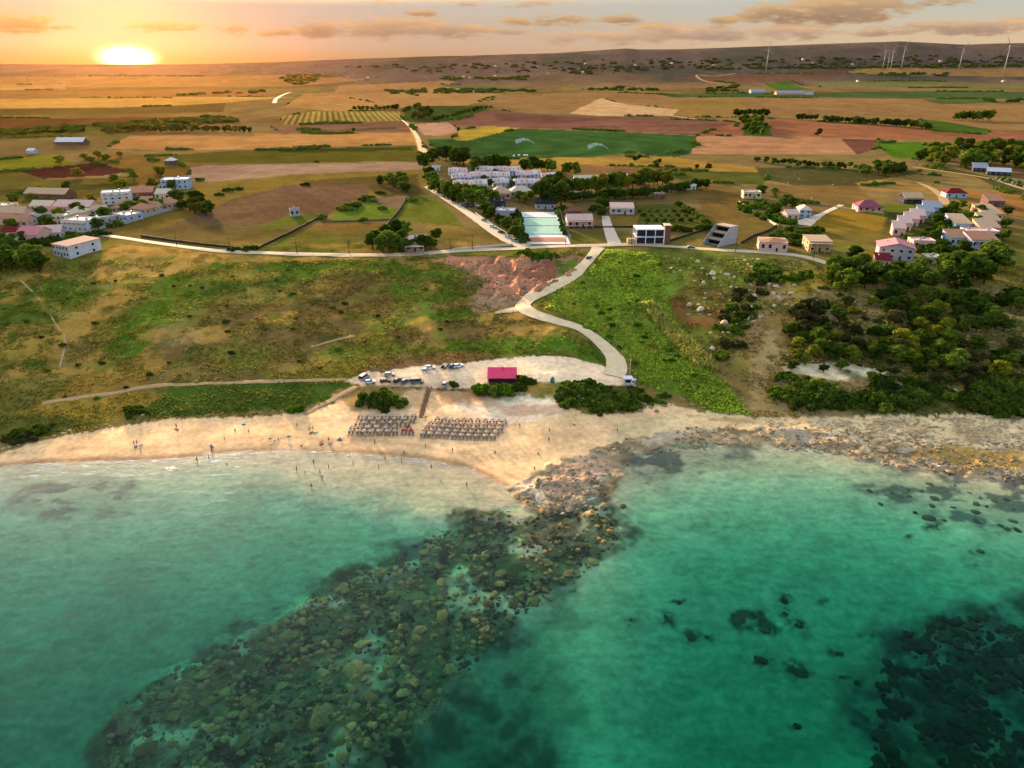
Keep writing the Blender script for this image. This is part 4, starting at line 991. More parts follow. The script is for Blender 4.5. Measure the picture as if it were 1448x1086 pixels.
def tufts(name, label, px_poly, n, h, seed, keep=None, wide=.5, tint=None, spread=.35):
    """grass and herb clumps as one uncountable cover, each a few leaning blades in the colour of the ground below"""
    r = np.random.RandomState(seed); P = world_poly(px_poly)
    xs = [p[0] for p in P]; ys = [p[1] for p in P]
    x = r.uniform(min(xs), max(xs), n * 3); y = r.uniform(min(ys), max(ys), n * 3)
    ins, _ = in_poly(x, y, P); x = x[ins]; y = y[ins]
    k = fbm(x, y, 9, 3, seed) > -.25 + .5 * r.rand(len(x)) - .2
    x = x[k][:n]; y = y[k][:n]
    if keep is not None:
        q = keep(x, y); x = x[q]; y = y[q]
    z = zt(x, y); c = ground_col(x, y); n = len(x)
    c = c * (.8 + 1.1 * r.rand(n, 1)) * np.array([.88, 1.06, .8])
    if tint is None: c = c * .6 + np.array(alb((116, 98, 42)))[None] * .45
    if tint is not None: c = c * .4 + np.array(alb(tint))[None] * 1.5 * (.5 + r.rand(n, 1))
    V = []; CC = []
    for b in range(4):
        a = r.uniform(0, 6.283, n); ca, sa = np.cos(a), np.sin(a)
        hh = h * (.5 + r.rand(n)); w = hh * wide * (.7 + .6 * r.rand(n)); ln_ = hh * r.uniform(-.5, .5, n)
        ox = x + r.normal(size=n) * spread; oy = y + r.normal(size=n) * spread
        q = np.stack([np.stack([ox - ca * w, oy - sa * w, z - .05], 1), np.stack([ox + ca * w, oy + sa * w, z - .05], 1),
                      np.stack([ox + ca * w * .7 - sa * ln_, oy + sa * w * .7 + ca * ln_, z + hh], 1), np.stack([ox - ca * w * .7 - sa * ln_, oy - sa * w * .7 + ca * ln_, z + hh * .8], 1)], 1)
        V.append(q.reshape(-1, 3)); CC.append(np.repeat(c * (.8 + .4 * r.rand(n, 1)), 4, 0))
    V = np.concatenate(V); CC = np.concatenate(CC); Q = np.arange(len(V)).reshape(-1, 4)
    tag(link(name, bigmesh(name, V, Q, TUFT, False, np.clip(CC, .003, .6))), label, 'ground cover', kind='stuff')
def off_road(x, y):
    """keeps plants off the lane, the car park and the sand"""
    c = ground_col(x, y)
    k = (c[:, 0] < .26) & (mask(x, y, SCARP_P, 2, 3, 4) < .5)
    for nm in ('beach_road', 'coast_road', 'footpath', 'beach_path'):
        for o in [o for o in bpy.data.objects if o.name.split('.')[0] == nm]:
            v = np.array([q.co[:2] for q in o.data.vertices])[3::7]
            w = 4.5 if nm == 'beach_road' else 3.2 if nm == 'coast_road' else 1.2
            d = np.full(len(x), 1e9)
            for p in v: d = np.minimum(d, (x - p[0]) ** 2 + (y - p[1]) ** 2)
            k &= d > w * w
    return k
tufts('slope_grass', 'rough grass and herbs covering the slope', [(-120, 372), (560, 366), (840, 356), (1120, 368), (1560, 380), (1560, 596), (1080, 592), (900, 572), (520, 548), (420, 586), (60, 616), (-150, 640)], 42000, .42, 5, off_road)
tufts('valley_grass', 'lush green grass filling the valley', [(848, 352), (930, 360), (944, 420), (952, 450), (1024, 540), (1062, 588), (1000, 582), (902, 537), (844, 470), (772, 440)], 9000, .5, 6, off_road, tint=(118, 130, 40))
tufts('reed_bed', 'tall dry reeds in a slanting strip of the valley', [(905, 432), (925, 430), (1000, 505), (1015, 525), (985, 520), (940, 470)], 1500, 1.5, 7, off_road, .18, (128, 112, 54))
tufts('dry_scrub', 'low dry scrub of the eastern slope', [(1132, 425), (1560, 420), (1560, 545), (1300, 540), (1100, 520)], 3800, .7, 8, off_road, .6, (84, 78, 40))

# woods far out that read as one dark texture
def far_wood(name, label, n, where, seed, h):
    r = np.random.RandomState(seed); V = []; F = []; b = 0
    px, py = where(r, n)
    x, y = gp(px, py); z = zt(x, y)
    v0, f0 = ICO1
    for i in range(len(x)):
        s = h * (.6 + r.rand() * .9) * (1 + y[i] / 9000)
        v = v0 * (1 + (r.rand(len(v0), 1) - .5) * .7) * np.array([s * (1 + 1.2 * r.rand()), s, s * .62]) + np.array([x[i], y[i], z[i] + s * .3])
        V.append(v); F.append(np.array(f0) + b); b += len(v0)
    tag(link(name, bigmesh(name, np.concatenate(V), np.concatenate(F), LM['grey' if 'ridge' in name else 'dark'], False)), label, 'woodland', kind='stuff')
def band(polys):
    def w(r, n):
        X = []; Y = []
        area = [(max(p[0] for p in q) - min(p[0] for p in q)) * (max(p[1] for p in q) - min(p[1] for p in q)) for q, _ in polys]
        tot = sum(a * d for a, (_, d) in zip(area, polys))
        for a, (q, d) in zip(area, polys):
            m = int(n * a * d / tot)
            x = r.uniform(min(p[0] for p in q), max(p[0] for p in q), m * 3); y = r.uniform(min(p[1] for p in q), max(p[1] for p in q), m * 3)
            k = in_poly(x, y, q)[0]; x = x[k][:m]; y = y[k][:m]
            X.append(x); Y.append(y)
        return np.concatenate(X), np.concatenate(Y)
    return w
grove('mound', ['dark', 'mid'], 'in the western village gardens', scatter_poly([(0, 330), (60, 300), (120, 300), (210, 280), (250, 290), (150, 330), (60, 350)], 30, 66, 8), (2, 4), 'trees in the western village', 66)
grove('mound', ['dark', 'mid', 'lush'], 'in the estate gardens', scatter_poly([(1290, 330), (1330, 296), (1380, 300), (1380, 330), (1345, 345), (1340, 362), (1290, 362)], 26, 67, 8), (2.2, 4.4), G_R, 67)
grove('round', ['dark', 'mid'], 'around the estate villas', [(1322, 318), (1334, 306), (1346, 300), (1358, 296), (1376, 300), (1384, 306), (1380, 318), (1340, 322), (1332, 334), (1322, 342), (1418, 340), (1422, 322), (1424, 304), (1346, 362), (1362, 358), (1392, 360), (1330, 360)], (4.5, 6.5), G_R, 68, (1.2, 1.6), 'evergreen_tree')
def hedge_lines():
    r = random.Random(3); X = []; Y = []
    for pp in EDGES:
        for i in range(len(pp)):
            a, b = pp[i], pp[(i + 1) % len(pp)]
            if r.random() < .5: continue
            L_ = math.dist(a, b); n = int(L_ * r.uniform(.08, .5))
            f0 = r.random() * .5; f1 = f0 + r.uniform(.2, .5)
            for k in range(n):
                t = r.uniform(f0, f1); X.append(a[0] + (b[0] - a[0]) * t + r.uniform(-.6, .6)); Y.append(max(a[1] + (b[1] - a[1]) * t + r.uniform(-.3, .3), 104))
    return np.array(X), np.array(Y)
HX, HY = hedge_lines()
def leafy_far(name, label, px, py, seed, h):
    r = np.random.RandomState(seed); x, y = gp(px, py); z = zt(x, y); v0, f0 = ICO1; f0 = np.array(f0); V = []; F = []
    for i in range(len(x)):
        s = h * (.5 + r.rand() ** 2 * 1.4) * (.7 + y[i] / 2500)
        V.append(v0 * (1 + (r.rand(len(v0), 1) - .5) * .8) * np.array([s * (1 + r.rand()), s, s * .8]) + np.array([x[i], y[i], z[i] + s * .35])); F.append(f0 + i * len(v0))
    tag(link(name, bigmesh(name, np.concatenate(V), np.concatenate(F), LM['mid'], False)), label, 'hedgerow', kind='stuff')
leafy_far('hedgerow_scrub', 'ragged scrub and bushes along the field edges', HX, HY, 9, 1.5)
far_wood('ridge_woodland', 'dark scrub and woods over the distant ridge', 420, band([([(470, 95), (900, 84), (1448, 78), (1448, 93), (1000, 98), (600, 104)], 1), ([(1150, 88), (1448, 86), (1448, 95), (1150, 95)], 1.6), ([(780, 96), (1000, 92), (1000, 102), (800, 106)], 1.5)]), 3, 5.5)
far_wood('plain_woodland', 'dark tree lines and copses dividing the far fields', 520, band([([(545, 127), (640, 126), (740, 128), (760, 131), (640, 132), (550, 133)], 3), ([(625, 110), (745, 109), (745, 113), (625, 114)], 3), ([(400, 108), (450, 104), (450, 114), (420, 122), (395, 112)], 3), ([(1000, 124), (1040, 122), (1045, 129), (1000, 130)], 3),
    ([(1246, 104), (1338, 105), (1338, 107.5), (1246, 107)], 5), ([(1000, 96), (1448, 92.5), (1448, 95), (1000, 99)], 2.5), ([(130, 180), (320, 165), (330, 172), (160, 190)], .8), ([(0, 188), (110, 183), (110, 187), (0, 194)], 1), ([(820, 124), (940, 126), (940, 129), (820, 128)], 1.5),
    ([(1390, 142), (1448, 142), (1448, 147), (1390, 146)], 1.2), ([(250, 134), (380, 128), (380, 131), (250, 137)], .8)]), 4, 6)
# ---------------------------------------------------------------- buildings
WALLC = {'white': (204, 202, 204), 'cream': (222, 198, 160), 'pinkish': (214, 172, 156), 'blue': (162, 178, 198), 'grey': (170, 164, 164), 'brown': (120, 84, 66), 'tan': (196, 160, 120), 'concrete': (166, 152, 138), 'dark': (60, 54, 60), 'palepink': (228, 196, 190)}  # blue is white wall with the cool tint of shade painted in
ROOFC = {'terracotta': (204, 140, 104), 'tan': (222, 176, 134), 'pink': (228, 138, 140), 'red': (128, 38, 42), 'white': (236, 224, 222), 'grey': (176, 168, 172), 'purple': (158, 84, 96), 'cream': (232, 204, 170), 'palepink': (240, 190, 170), 'darkred': (132, 64, 54), 'terrace': (240, 214, 206), 'hotpink': (232, 74, 106), 'brown': (140, 92, 66), 'dark': (56, 50, 54)}
def wallm(c): return mat('wall_' + c, WALLC[c], .9, .2, .35, k=.92)
def roofm(c): return mat('roof_' + c, ROOFC[c], .85, .2, .8, k=1.1 if c == 'hotpink' else .82)
GLASS = mat('window_glass', (34, 38, 50), .15, .1, 1, spec=.5)
FRAME = mat('window_frame', (226, 222, 216), .6, .05, 2)
DOORM = mat('door_wood', (84, 58, 42), .7, .2, 3)
DARK = mat('dark_opening', (26, 22, 22), .9, .1, 1)

def window(root, cx, y, cz, w, h, side='f', pane=True, shutter=None):
    """a framed window set 4 cm proud of its wall, its pane a sub-part"""
    mb = MB(); t = .09
    def bx(m, a0, a1, b0, b1, d0, d1):
        if side == 'f': m.box(a0, a1, y - d1, y - d0, b0, b1)
        elif side == 'b': m.box(a0, a1, y + d0, y + d1, b0, b1)
        elif side == 'l': m.box(y - d1, y - d0, a0, a1, b0, b1)
        else: m.box(y + d0, y + d1, a0, a1, b0, b1)
    x0, x1, z0, z1 = cx - w / 2, cx + w / 2, cz - h / 2, cz + h / 2
    bx(mb, x0 - t, x1 + t, z1, z1 + t, .004, .06); bx(mb, x0 - t, x1 + t, z0 - t * 1.4, z0, .004, .10)
    bx(mb, x0 - t, x0, z0, z1, .004, .06); bx(mb, x1, x1 + t, z0, z1, .004, .06)
    o = mb.build('window', FRAME, root)
    g = MB(); bx(g, x0, x1, z0, z1, .004, .03); g.build('pane', GLASS, o)
    return o
def roof(root, kind, w, d, h, rc, over=.35, rise=None, y0=0.0):
    m = roofm(rc); mb = MB()
    a, b, c, e = -w / 2 - over, w / 2 + over, y0 - over, y0 + d + over
    r = rise or max(1.3, min(w, d) * .3); t = .16
    if kind == 'flat':
        mb.box(a + over * .6, b - over * .6, c + over * .6, e - over * .6, h + .004, h + .2)
        o = mb.build('roof', m, root)
        p = MB(); q = .18
        A, B, Cc, E = -w / 2, w / 2, y0, y0 + d
        p.box(A - .04, B + .04, Cc - .04, Cc + q, h + .2, h + .62); p.box(A - .04, B + .04, E - q, E + .04, h + .2, h + .62)
        p.box(A - .04, A + q, Cc + q, E - q, h + .2, h + .62); p.box(B - q, B + .04, Cc + q, E - q, h + .2, h + .62)
        p.build('parapet', root.get('wm') and MATS[root['wm']] or FRAME, o)
        return o
    if kind == 'gable':      # ridge along x
        ym = (c + e) / 2
        V = [(a, c, h), (b, c, h), (b, ym, h + r), (a, ym, h + r), (a, e, h), (b, e, h)]
        V += [(x, y, z + t) for x, y, z in V]
        mb.add(V, [(0, 3, 2, 1), (3, 4, 5, 2), (6, 7, 8, 9), (9, 8, 11, 10), (0, 1, 7, 6), (4, 10, 11, 5), (0, 6, 9, 3), (3, 9, 10, 4), (1, 2, 8, 7), (2, 5, 11, 8)])
    elif kind == 'gabley':   # ridge along y
        V = [(a, c, h), (0, c, h + r), (b, c, h), (a, e, h), (0, e, h + r), (b, e, h)]
        V += [(x, y, z + t) for x, y, z in V]
        mb.add(V, [(0, 3, 4, 1), (1, 4, 5, 2), (6, 7, 10, 9), (7, 8, 11, 10), (0, 1, 7, 6), (1, 2, 8, 7), (3, 9, 10, 4), (4, 10, 11, 5), (0, 6, 9, 3), (2, 5, 11, 8)])
    elif kind == 'hip':
        k = min((b - a), (e - c)) * .45; ym = (c + e) / 2
        if b - a >= e - c: V = [(a, c, h), (b, c, h), (b, e, h), (a, e, h), (a + k, ym, h + r), (b - k, ym, h + r)]; F = [(0, 1, 5, 4), (1, 2, 5), (2, 3, 4, 5), (3, 0, 4)]
        else: V = [(a, c, h), (b, c, h), (b, e, h), (a, e, h), ((a + b) / 2, c + k, h + r), ((a + b) / 2, e - k, h + r)]; F = [(0, 1, 4), (1, 2, 5, 4), (2, 3, 5), (3, 0, 4, 5)]
        V2 = V + [(x, y, h - t) for x, y, _ in V[:4]]
        mb.add(V2, F + [(6, 7, 1, 0), (7, 8, 2, 1), (8, 9, 3, 2), (9, 6, 0, 3), (9, 8, 7, 6)])
    elif kind == 'shed':     # high at the back
        V = [(a, c, h), (b, c, h), (b, e, h + r), (a, e, h + r)]
        V += [(x, y, z + t) for x, y, z in V]
        mb.add(V, [(3, 2, 1, 0), (4, 5, 6, 7), (0, 1, 5, 4), (1, 2, 6, 5), (2, 3, 7, 6), (3, 0, 4, 7)])
    elif kind == 'hex':
        n = 8; R0 = max(w, d) / 2 + over
        ring = [(math.cos(i * math.tau / n + .39) * R0 * 1.05, y0 + d / 2 + math.sin(i * math.tau / n + .39) * R0 * .95, h) for i in range(n)]
        mb.add(ring + [(0, y0 + d / 2, h + r)] + [(x, y, z - t) for x, y, z in ring], [(i, (i + 1) % n, n) for i in range(n)] + [(n + 1 + i, n + 1 + (i + 1) % n, (i + 1) % n, i) for i in range(n)] + [tuple(range(n + 1, 2 * n + 1))[::-1]])
    return mb.build('roof', m, root)

HOUSES = []
def house(label, x0, x1, yb, d, h, wc='cream', rk='flat', rc='white', floors=1, nw=3, rz=0.0, name='house', cat='house', group=None, door=True, chim=0, porch=0.0, over=.35, rise=None, side=True, sink=1.2):
    """a building whose front foot spans photo pixels x0..x1 at row yb; d depth, h wall height in metres"""
    X, Y = gp([(x0 + x1) / 2], [yb]); x, y = float(X[0]), float(Y[0])
    z = float(zt(X, Y, False)[0]); s = mpp(x, y, z); w = (x1 - x0) * s
    o = empty(name, (x, y, z), label, cat, rz, group)
    wm = wallm(wc); o['wm'] = wm.name if wm.name in MATS else 'wall_' + wc
    mb = MB().box(-w / 2, w / 2, 0, d, -sink, h)
    if rk == 'gable':
        r = rise or max(1.3, min(w, d) * .3); k = .93
        for sx in (-1, 1):
            xa, xb = (sx * w / 2 - .12, sx * w / 2) if sx > 0 else (-w / 2, -w / 2 + .12)
            mb.add([(xa, .05, h), (xb, .05, h), (xb, d - .05, h), (xa, d - .05, h), (xa, d / 2, h + r * k), (xb, d / 2, h + r * k)], [(0, 1, 5, 4), (2, 3, 4, 5), (0, 4, 3), (1, 2, 5)])
    if rk == 'gabley':
        r = rise or max(1.3, min(w, d) * .3)
        for ya, yb_ in ((0, .12), (d - .12, d)):
            mb.add([(-w / 2 + .05, ya, h), (w / 2 - .05, ya, h), (0, ya, h + r * .93), (-w / 2 + .05, yb_, h), (w / 2 - .05, yb_, h), (0, yb_, h + r * .93)], [(0, 1, 2), (3, 5, 4), (0, 2, 5, 3), (1, 4, 5, 2)])
    if rk == 'shed':
        r = rise or max(1.3, min(w, d) * .3)
        mb.add([(-w / 2, .02, h), (-w / 2, d, h), (-w / 2, d, h + r * .95), (w / 2, .02, h), (w / 2, d, h), (w / 2, d, h + r * .95)], [(0, 2, 1), (3, 4, 5), (0, 3, 5, 2), (1, 2, 5, 4)])
    mb.build('wall', wm, o)
    rf = roof(o, rk, w, d, h, rc, over, rise)
    fh = h / floors
    for f in range(floors):
        zc_ = fh * f + fh * .56
        for i in range(nw):
            cx = -w / 2 + w * (i + .5) / nw
            if door and f == 0 and i == nw // 2:
                dm = MB().box(cx - .5, cx + .5, -.06, -.004, 0, min(2.1, fh * .8)); dd = dm.build('door', DOORM, o)
                MB().box(cx + .32, cx + .40, -.11, -.06, .98, 1.06).build('handle', FRAME, dd)
            else:
                window(o, cx, 0, zc_, min(1.5, w / nw * .5), fh * .42)
        if side:
            for sx, sd in ((-w / 2, 'l'), (w / 2, 'r')):
                for i in range(2): window(o, d * (i + .5) / 2, sx, zc_, min(1.3, d * .22), fh * .4, sd)
    if not chim and rk != 'flat' and (x0 * 7 + yb) % 3 == 0: chim = 1
    if rk == 'flat' and side and h < 12:
        q = ((x0 * 13 + yb * 7) % 10) / 10 - .5
        tk = MB().tube([(q * w * .6, d * .7, h + .2), (q * w * .6, d * .7, h + 1.5)], .55, 10); tk.build('roof_tank', mat('tank_grey', (150, 150, 156), .5, .1, 2), rf)
        MB().box(-q * w * .5 - .6, -q * w * .5 + .6, d * .4, d * .4 + 1.0, h + .2, h + 1.0).build('vent_box', wallm('grey'), rf)
    for i in range(chim):
        cx = (-.25 + .5 * i) * w
        c = MB().box(cx - .3, cx + .3, d * .6, d * .6 + .6, h, h + 1.9); c.box(cx - .38, cx + .38, d * .6 - .08, d * .6 + .68, h + 1.9, h + 2.05)
        c.build('chimney', wm, rf)
    if porch:
        p = MB().box(-w / 2, w / 2, -porch, -.02, h * .86, h * .86 + .16)
        po = p.build('porch', roofm(rc), o)
        n = max(2, nw)
        for i in range(n + 1):
            cx = -w / 2 + .15 + (w - .3) * i / n
            MB().box(cx - .12, cx + .12, -porch + .05, -porch + .29, -sink * .5, h * .86).build('post', wm, po)
    HOUSES.append((x, y, max(w, d)))
    return o, w
V_ = 'houses of the western village'
H = house
# western village
H('long white block with red roof and blue shaded side by the coast road', 70, 106, 363, 18, 6.2, 'white', 'shed', 'red', 2, 5, R(-28), chim=0, group=V_, rise=.8)
H('white round-cornered villa behind the red-roofed block', 88, 128, 328, 12, 6.5, 'white', 'flat', 'cream', 2, 5, R(-14), group=V_, porch=1.6)
H('house with two salmon roofs behind the dark trees', 22, 58, 344, 12, 4.6, 'pinkish', 'gable', 'pink', 1, 4, R(-12), group=V_)
H('house with a grey-pink roof between salmon roofs and villa', 54, 86, 340, 11, 4.2, 'grey', 'gable', 'palepink', 1, 4, R(14), group=V_, chim=1)
H('low cream house above the white villa', 74, 96, 318, 10, 5.4, 'cream', 'flat', 'cream', 2, 3, R(-10), group=V_)
H('cream building with a rounded roof behind the villa', 96, 120, 310, 10, 4.4, 'cream', 'hip', 'cream', 1, 3, 0, group=V_)
H('wide red-walled house with pale pink roof', 76, 130, 302, 12, 4.4, 'pinkish', 'gable', 'palepink', 1, 5, R(-6), group=V_)
H('pale flat house with long walled yard', 122, 154, 316, 12, 3.6, 'grey', 'flat', 'cream', 1, 4, R(-18), group=V_)
H('grey-blue shaded house at the end of the walled yards', 152, 186, 313, 12, 3.8, 'blue', 'flat', 'cream', 1, 4, R(-24), group=V_)
H('three-storey white house with balconies in the village middle', 148, 184, 289, 12, 8.2, 'white', 'flat', 'white', 3, 4, R(20), group=V_, porch=1.4)
H('terracotta-roofed house at the field edge', 182, 208, 304, 11, 3.8, 'tan', 'hip', 'terracotta', 1, 3, R(-16), group=V_)
H('small terracotta house behind the hedge', 196, 214, 292, 9, 3.6, 'pinkish', 'gable', 'terracotta', 1, 3, R(-10), group=V_)
H('brown-walled house with long terracotta roof', 184, 216, 280, 12, 4, 'brown', 'gable', 'terracotta', 1, 4, R(10), group=V_)
H('tan house next to the dark hollow', 222, 246, 296, 10, 4, 'tan', 'hip', 'terracotta', 1, 3, R(-14), group=V_)
H('cream house below the round white block', 220, 240, 282, 10, 4, 'cream', 'gable', 'cream', 1, 3, 0, group=V_)
H('big white block with rounded flat roof topmost in the village', 230, 266, 268, 14, 7.4, 'blue', 'flat', 'white', 2, 5, R(8), group=V_)
H('low red house beside the white block', 224, 238, 268, 9, 3.4, 'pinkish', 'hip', 'terracotta', 1, 2, 0, group=V_)
H('long low red barn in the green fields', 32, 96, 281, 12, 3.4, 'brown', 'gable', 'tan', 1, 6, R(-8), group=V_)
H('pale long roof along the village back lane', 42, 74, 298, 10, 3.2, 'cream', 'gable', 'cream', 1, 4, R(-6), group=V_)
H('house with cream roof at the village edge', 0, 34, 312, 12, 4.2, 'pinkish', 'gable', 'tan', 1, 4, R(6), group=V_)
H('pink-walled house under two stacked roofs', 14, 40, 326, 12, 5, 'pinkish', 'gable', 'terracotta', 2, 3, R(6), group=V_)
H('flat pale house at the very edge of the village', -14, 12, 300, 12, 4, 'cream', 'flat', 'cream', 1, 3, 0, group=V_)
H('shaded white house under the dark trees', -20, 12, 350, 12, 4.2, 'white', 'flat', 'grey', 1, 3, R(-10), group=V_)
H('long white barn roof far out under the sun', 78, 118, 206, 16, 4, 'brown', 'gable', 'white', 1, 4, 0, name='barn', cat='barn', door=False)
H('tiny white farmhouse alone on the slope above the village', 233, 246, 233, 10, 3.8, 'brown', 'hip', 'white', 1, 2, 0)
H('small white-fronted shed by the far green field', 38, 48, 217, 9, 3.4, 'white', 'gable', 'white', 1, 2, 0, name='shed', cat='shed')
H('roofless grey ruin standing in the bare field', 411, 424, 306, 4, 4.4, 'grey', 'flat', 'grey', 1, 2, R(20), name='ruin', cat='ruin', door=False)
H('roadside house with pinkish flat roof and shaded yard', 574, 600, 356, 22, 4.6, 'concrete', 'flat', 'palepink', 1, 3, R(4), porch=5)
for i, (a, b, yb, wc, rk, rc) in enumerate([(-6, 18, 318, 'pinkish', 'gable', 'terracotta'), (44, 62, 312, 'white', 'flat', 'white'), (60, 80, 308, 'pinkish', 'gable', 'pink'), (104, 126, 318, 'white', 'gable', 'terracotta'), (130, 150, 306, 'cream', 'gable', 'tan'), (158, 178, 302, 'pinkish', 'hip', 'terracotta'), (166, 184, 296, 'cream', 'hip', 'terracotta'), (204, 222, 300, 'cream', 'gable', 'terracotta'), (100, 114, 296, 'tan', 'gable', 'terracotta'), (4, 24, 338, 'pinkish', 'gable', 'red')]):
    H(f'small {wc} house with {rc} roof packed into the western village, ' + ('at its sunward edge', 'above the white villa', 'by the long cream roof', 'beside the white villa', 'below the white balconied house', 'near the field edge', 'by the hedge', 'beside the dark hollow', 'behind the red-walled house', 'among the dark trees')[i], a, b, yb, 9, 3.8, wc, rk, rc, 1, 3, R(-12 + 5 * (i % 5)), group=V_)
# white terraces of the resort
T_ = 'white terrace blocks of the resort'
def terrace(label, x0, x1, yb, d, units, rz, h=3.4):
    d = d * 1.25
    """a row of stepped white holiday flats with arched fronts and roof terraces"""
    X, Y = gp([(x0 + x1) / 2], [yb]); x, y = float(X[0]), float(Y[0]); z = float(zt(X, Y, False)[0]); w = (x1 - x0) * mpp(x, y, z)
    o = empty('terrace_block', (x, y, z), label, 'apartment block', rz, T_)
    o['wm'] = 'wall_white'; wallm('white')
    u = w / units; r = random.Random(x0)
    for i in range(units):
        a = -w / 2 + u * i; st = .35 * math.sin(i * 1.3 + x0) + .05 * i
        MB().box(a + .003, a + u - .003, st, d + st, -1.5, h + st * .8).build('wall', wallm('white' if i % 3 == 1 else 'blue'), o)  # most units take the white with blue shade in its colour
        mb = MB(); zz = h + st * .8
        mb.box(a + .1, a + u - .1, d * .38, d + st - .1, zz + .004, zz + .16)
        mb.add([(a - .05, d * .38, zz + .16), (a + u + .05, d * .38, zz + .16), (a + u + .05, d + st + .1, zz + 2.8), (a - .05, d + st + .1, zz + 2.8), (a - .05, d + st + .1, zz + .16), (a + u + .05, d + st + .1, zz + .16)], [(0, 1, 2, 3), (3, 2, 5, 4), (0, 3, 4), (1, 5, 2)])
        rf = mb.build('roof', roofm('palepink' if (i + int(x0)) % 3 else 'terrace'), o)
        if r.random() < .8: MB().box(a + u * .3, a + u * .3 + .7, d * .5, d * .5 + .7, zz + .3, zz + 1.7).build('chimney', wallm('brown'), rf)
        MB().box(a + .1, a + u - .1, st - .04, st + .12, zz, zz + .7).build('parapet', wallm('white'), o)
        for f in range(2):
            window(o, a + u / 2, st, h / 2 * f + h * .27, u * .46, h * .26)
terrace('long front terrace block over the resort road', 641, 690, 268, 9, 8, R(6))
terrace('short front terrace block above the clubhouse roof', 697, 721, 265, 9, 4, R(4))
terrace('bluish front terrace block nearest the tall pines', 729, 768, 266, 10, 5, R(10))
terrace('second-row terrace block behind the long front one', 640, 668, 257, 9, 5, R(10))
terrace('middle terrace block with dark roof pots', 666, 700, 255, 9, 6, R(8))
terrace('middle terrace block beside the arched one', 699, 722, 255, 9, 4, R(4))
terrace('upper terrace block at the sunward corner', 635, 662, 249, 9, 4, R(8))
terrace('tallest terrace block with a rounded end', 712, 738, 249, 10, 4, R(6), 4.6)
terrace('upper terrace block with pinkish roofs', 731, 768, 253, 9, 6, R(8))
terrace('last terrace block next to the meadow', 766, 787, 257, 10, 3, R(2))
terrace('upper terrace block below the dark pine row', 672, 710, 246, 8, 6, R(4), 3.2)
H('small white gatehouse by the resort trees', 610, 622, 241, 7, 3.6, 'white', 'flat', 'white', 1, 2, 0, group=None)
H('wide tan-roofed clubhouse with pink arcade', 694, 722, 282, 14, 4.6, 'pinkish', 'hip', 'tan', 1, 4, R(4), name='clubhouse', cat='clubhouse', porch=2.2)
H('tan-roofed clubhouse wing behind the yellow tree', 722, 752, 279, 12, 4.2, 'tan', 'hip', 'cream', 1, 4, R(6), name='clubhouse', cat='clubhouse')
H('dark flat-roofed block beside the grey house', 694, 714, 294, 10, 4, 'dark', 'flat', 'dark', 1, 3, R(-4))
H('grey flat-roofed house among the resort road trees', 700, 727, 309, 12, 4.6, 'grey', 'flat', 'grey', 1, 3, R(-6))
H('low dark pavilion at the head of the courts', 757, 786, 296, 9, 3.4, 'grey', 'shed', 'dark', 1, 3, 0, name='pavilion', cat='pavilion')
H('pink-roofed villa with arched porch by the courts', 802, 838, 322, 10, 4.4, 'pinkish', 'gable', 'palepink', 1, 4, R(3), name='villa', cat='villa', porch=2, chim=1)
H('small hut with rusty hip roof behind the villa', 802, 822, 305, 8, 3, 'brown', 'hip', 'brown', 1, 2, 0, name='hut', cat='hut')
H('white villa with sweeping curved roof at the drive end', 863, 896, 303, 10, 4.2, 'white', 'shed', 'palepink', 1, 4, R(-4), name='villa', cat='villa', porch=2.4, rise=1.8)
H('cream shelter with flat roof by the little orchard', 924, 941, 281, 6, 3.4, 'brown', 'flat', 'cream', 1, 2, 0, name='shelter', cat='shelter')
H('pale awning-roofed pool bar under the shelter belt', 802, 828, 281, 8, 3.6, 'blue', 'flat', 'white', 1, 4, 0, name='pool_bar', cat='bar')
H('low cream camp block behind the shelter belt', 812, 850, 258, 8, 3.2, 'cream', 'gable', 'cream', 1, 5, R(2), name='camp_block', cat='camp block')
H('bluish white camp block behind the shelter belt', 852, 888, 256, 9, 4.4, 'blue', 'flat', 'white', 1, 5, R(-2), name='camp_block', cat='camp block')
H('brown camp hut in the shade of the belt', 846, 862, 281, 6, 2.8, 'brown', 'gable', 'brown', 1, 2, 0, name='hut', cat='hut')
H('pale camp hut in the shade of the belt', 866, 888, 280, 6, 2.8, 'tan', 'gable', 'tan', 1, 3, 0, name='hut', cat='hut')
H('long grey lean-to at the end of the belt', 942, 968, 270, 5, 2.6, 'grey', 'shed', 'grey', 1, 3, R(6), name='shed', cat='shed')
H('white shed at the tip of the shelter belt', 972, 984, 268, 6, 3, 'white', 'gable', 'white', 1, 2, 0, name='shed', cat='shed')
# eastern houses
H('tan hip-roofed house closest to the coast road', 1074, 1112, 356, 13, 5, 'pinkish', 'hex', 'terracotta', 1, 4, R(-12), over=.8, rise=1.2)
H('sand-coloured house with sloping side wings and forecourt', 1143, 1174, 356, 12, 5.4, 'tan', 'shed', 'tan', 2, 3, R(-4), porch=3, rise=1)
H('flat-roofed cube house with open ground floor on the hill', 1051, 1075, 281, 9, 4.6, 'cream', 'flat', 'cream', 1, 4, R(-6), porch=1.6)
H('blue-shaded house with cream roof beside the thicket', 1130, 1146, 308, 12, 5, 'blue', 'hip', 'cream', 2, 2, R(-10))
H('low grey-pink house hidden in the thicket', 1112, 1130, 310, 9, 3, 'pinkish', 'gable', 'palepink', 1, 2, R(8))
H('bungalow with a dark plum hip roof on the lawn', 1213, 1246, 300, 12, 3.6, 'pinkish', 'hip', 'purple', 1, 4, R(-6), porch=2)
H('tan-roofed house inside a dark hedge square', 1278, 1304, 288, 10, 4, 'dark', 'gable', 'tan', 1, 4, R(-2), porch=1.8)
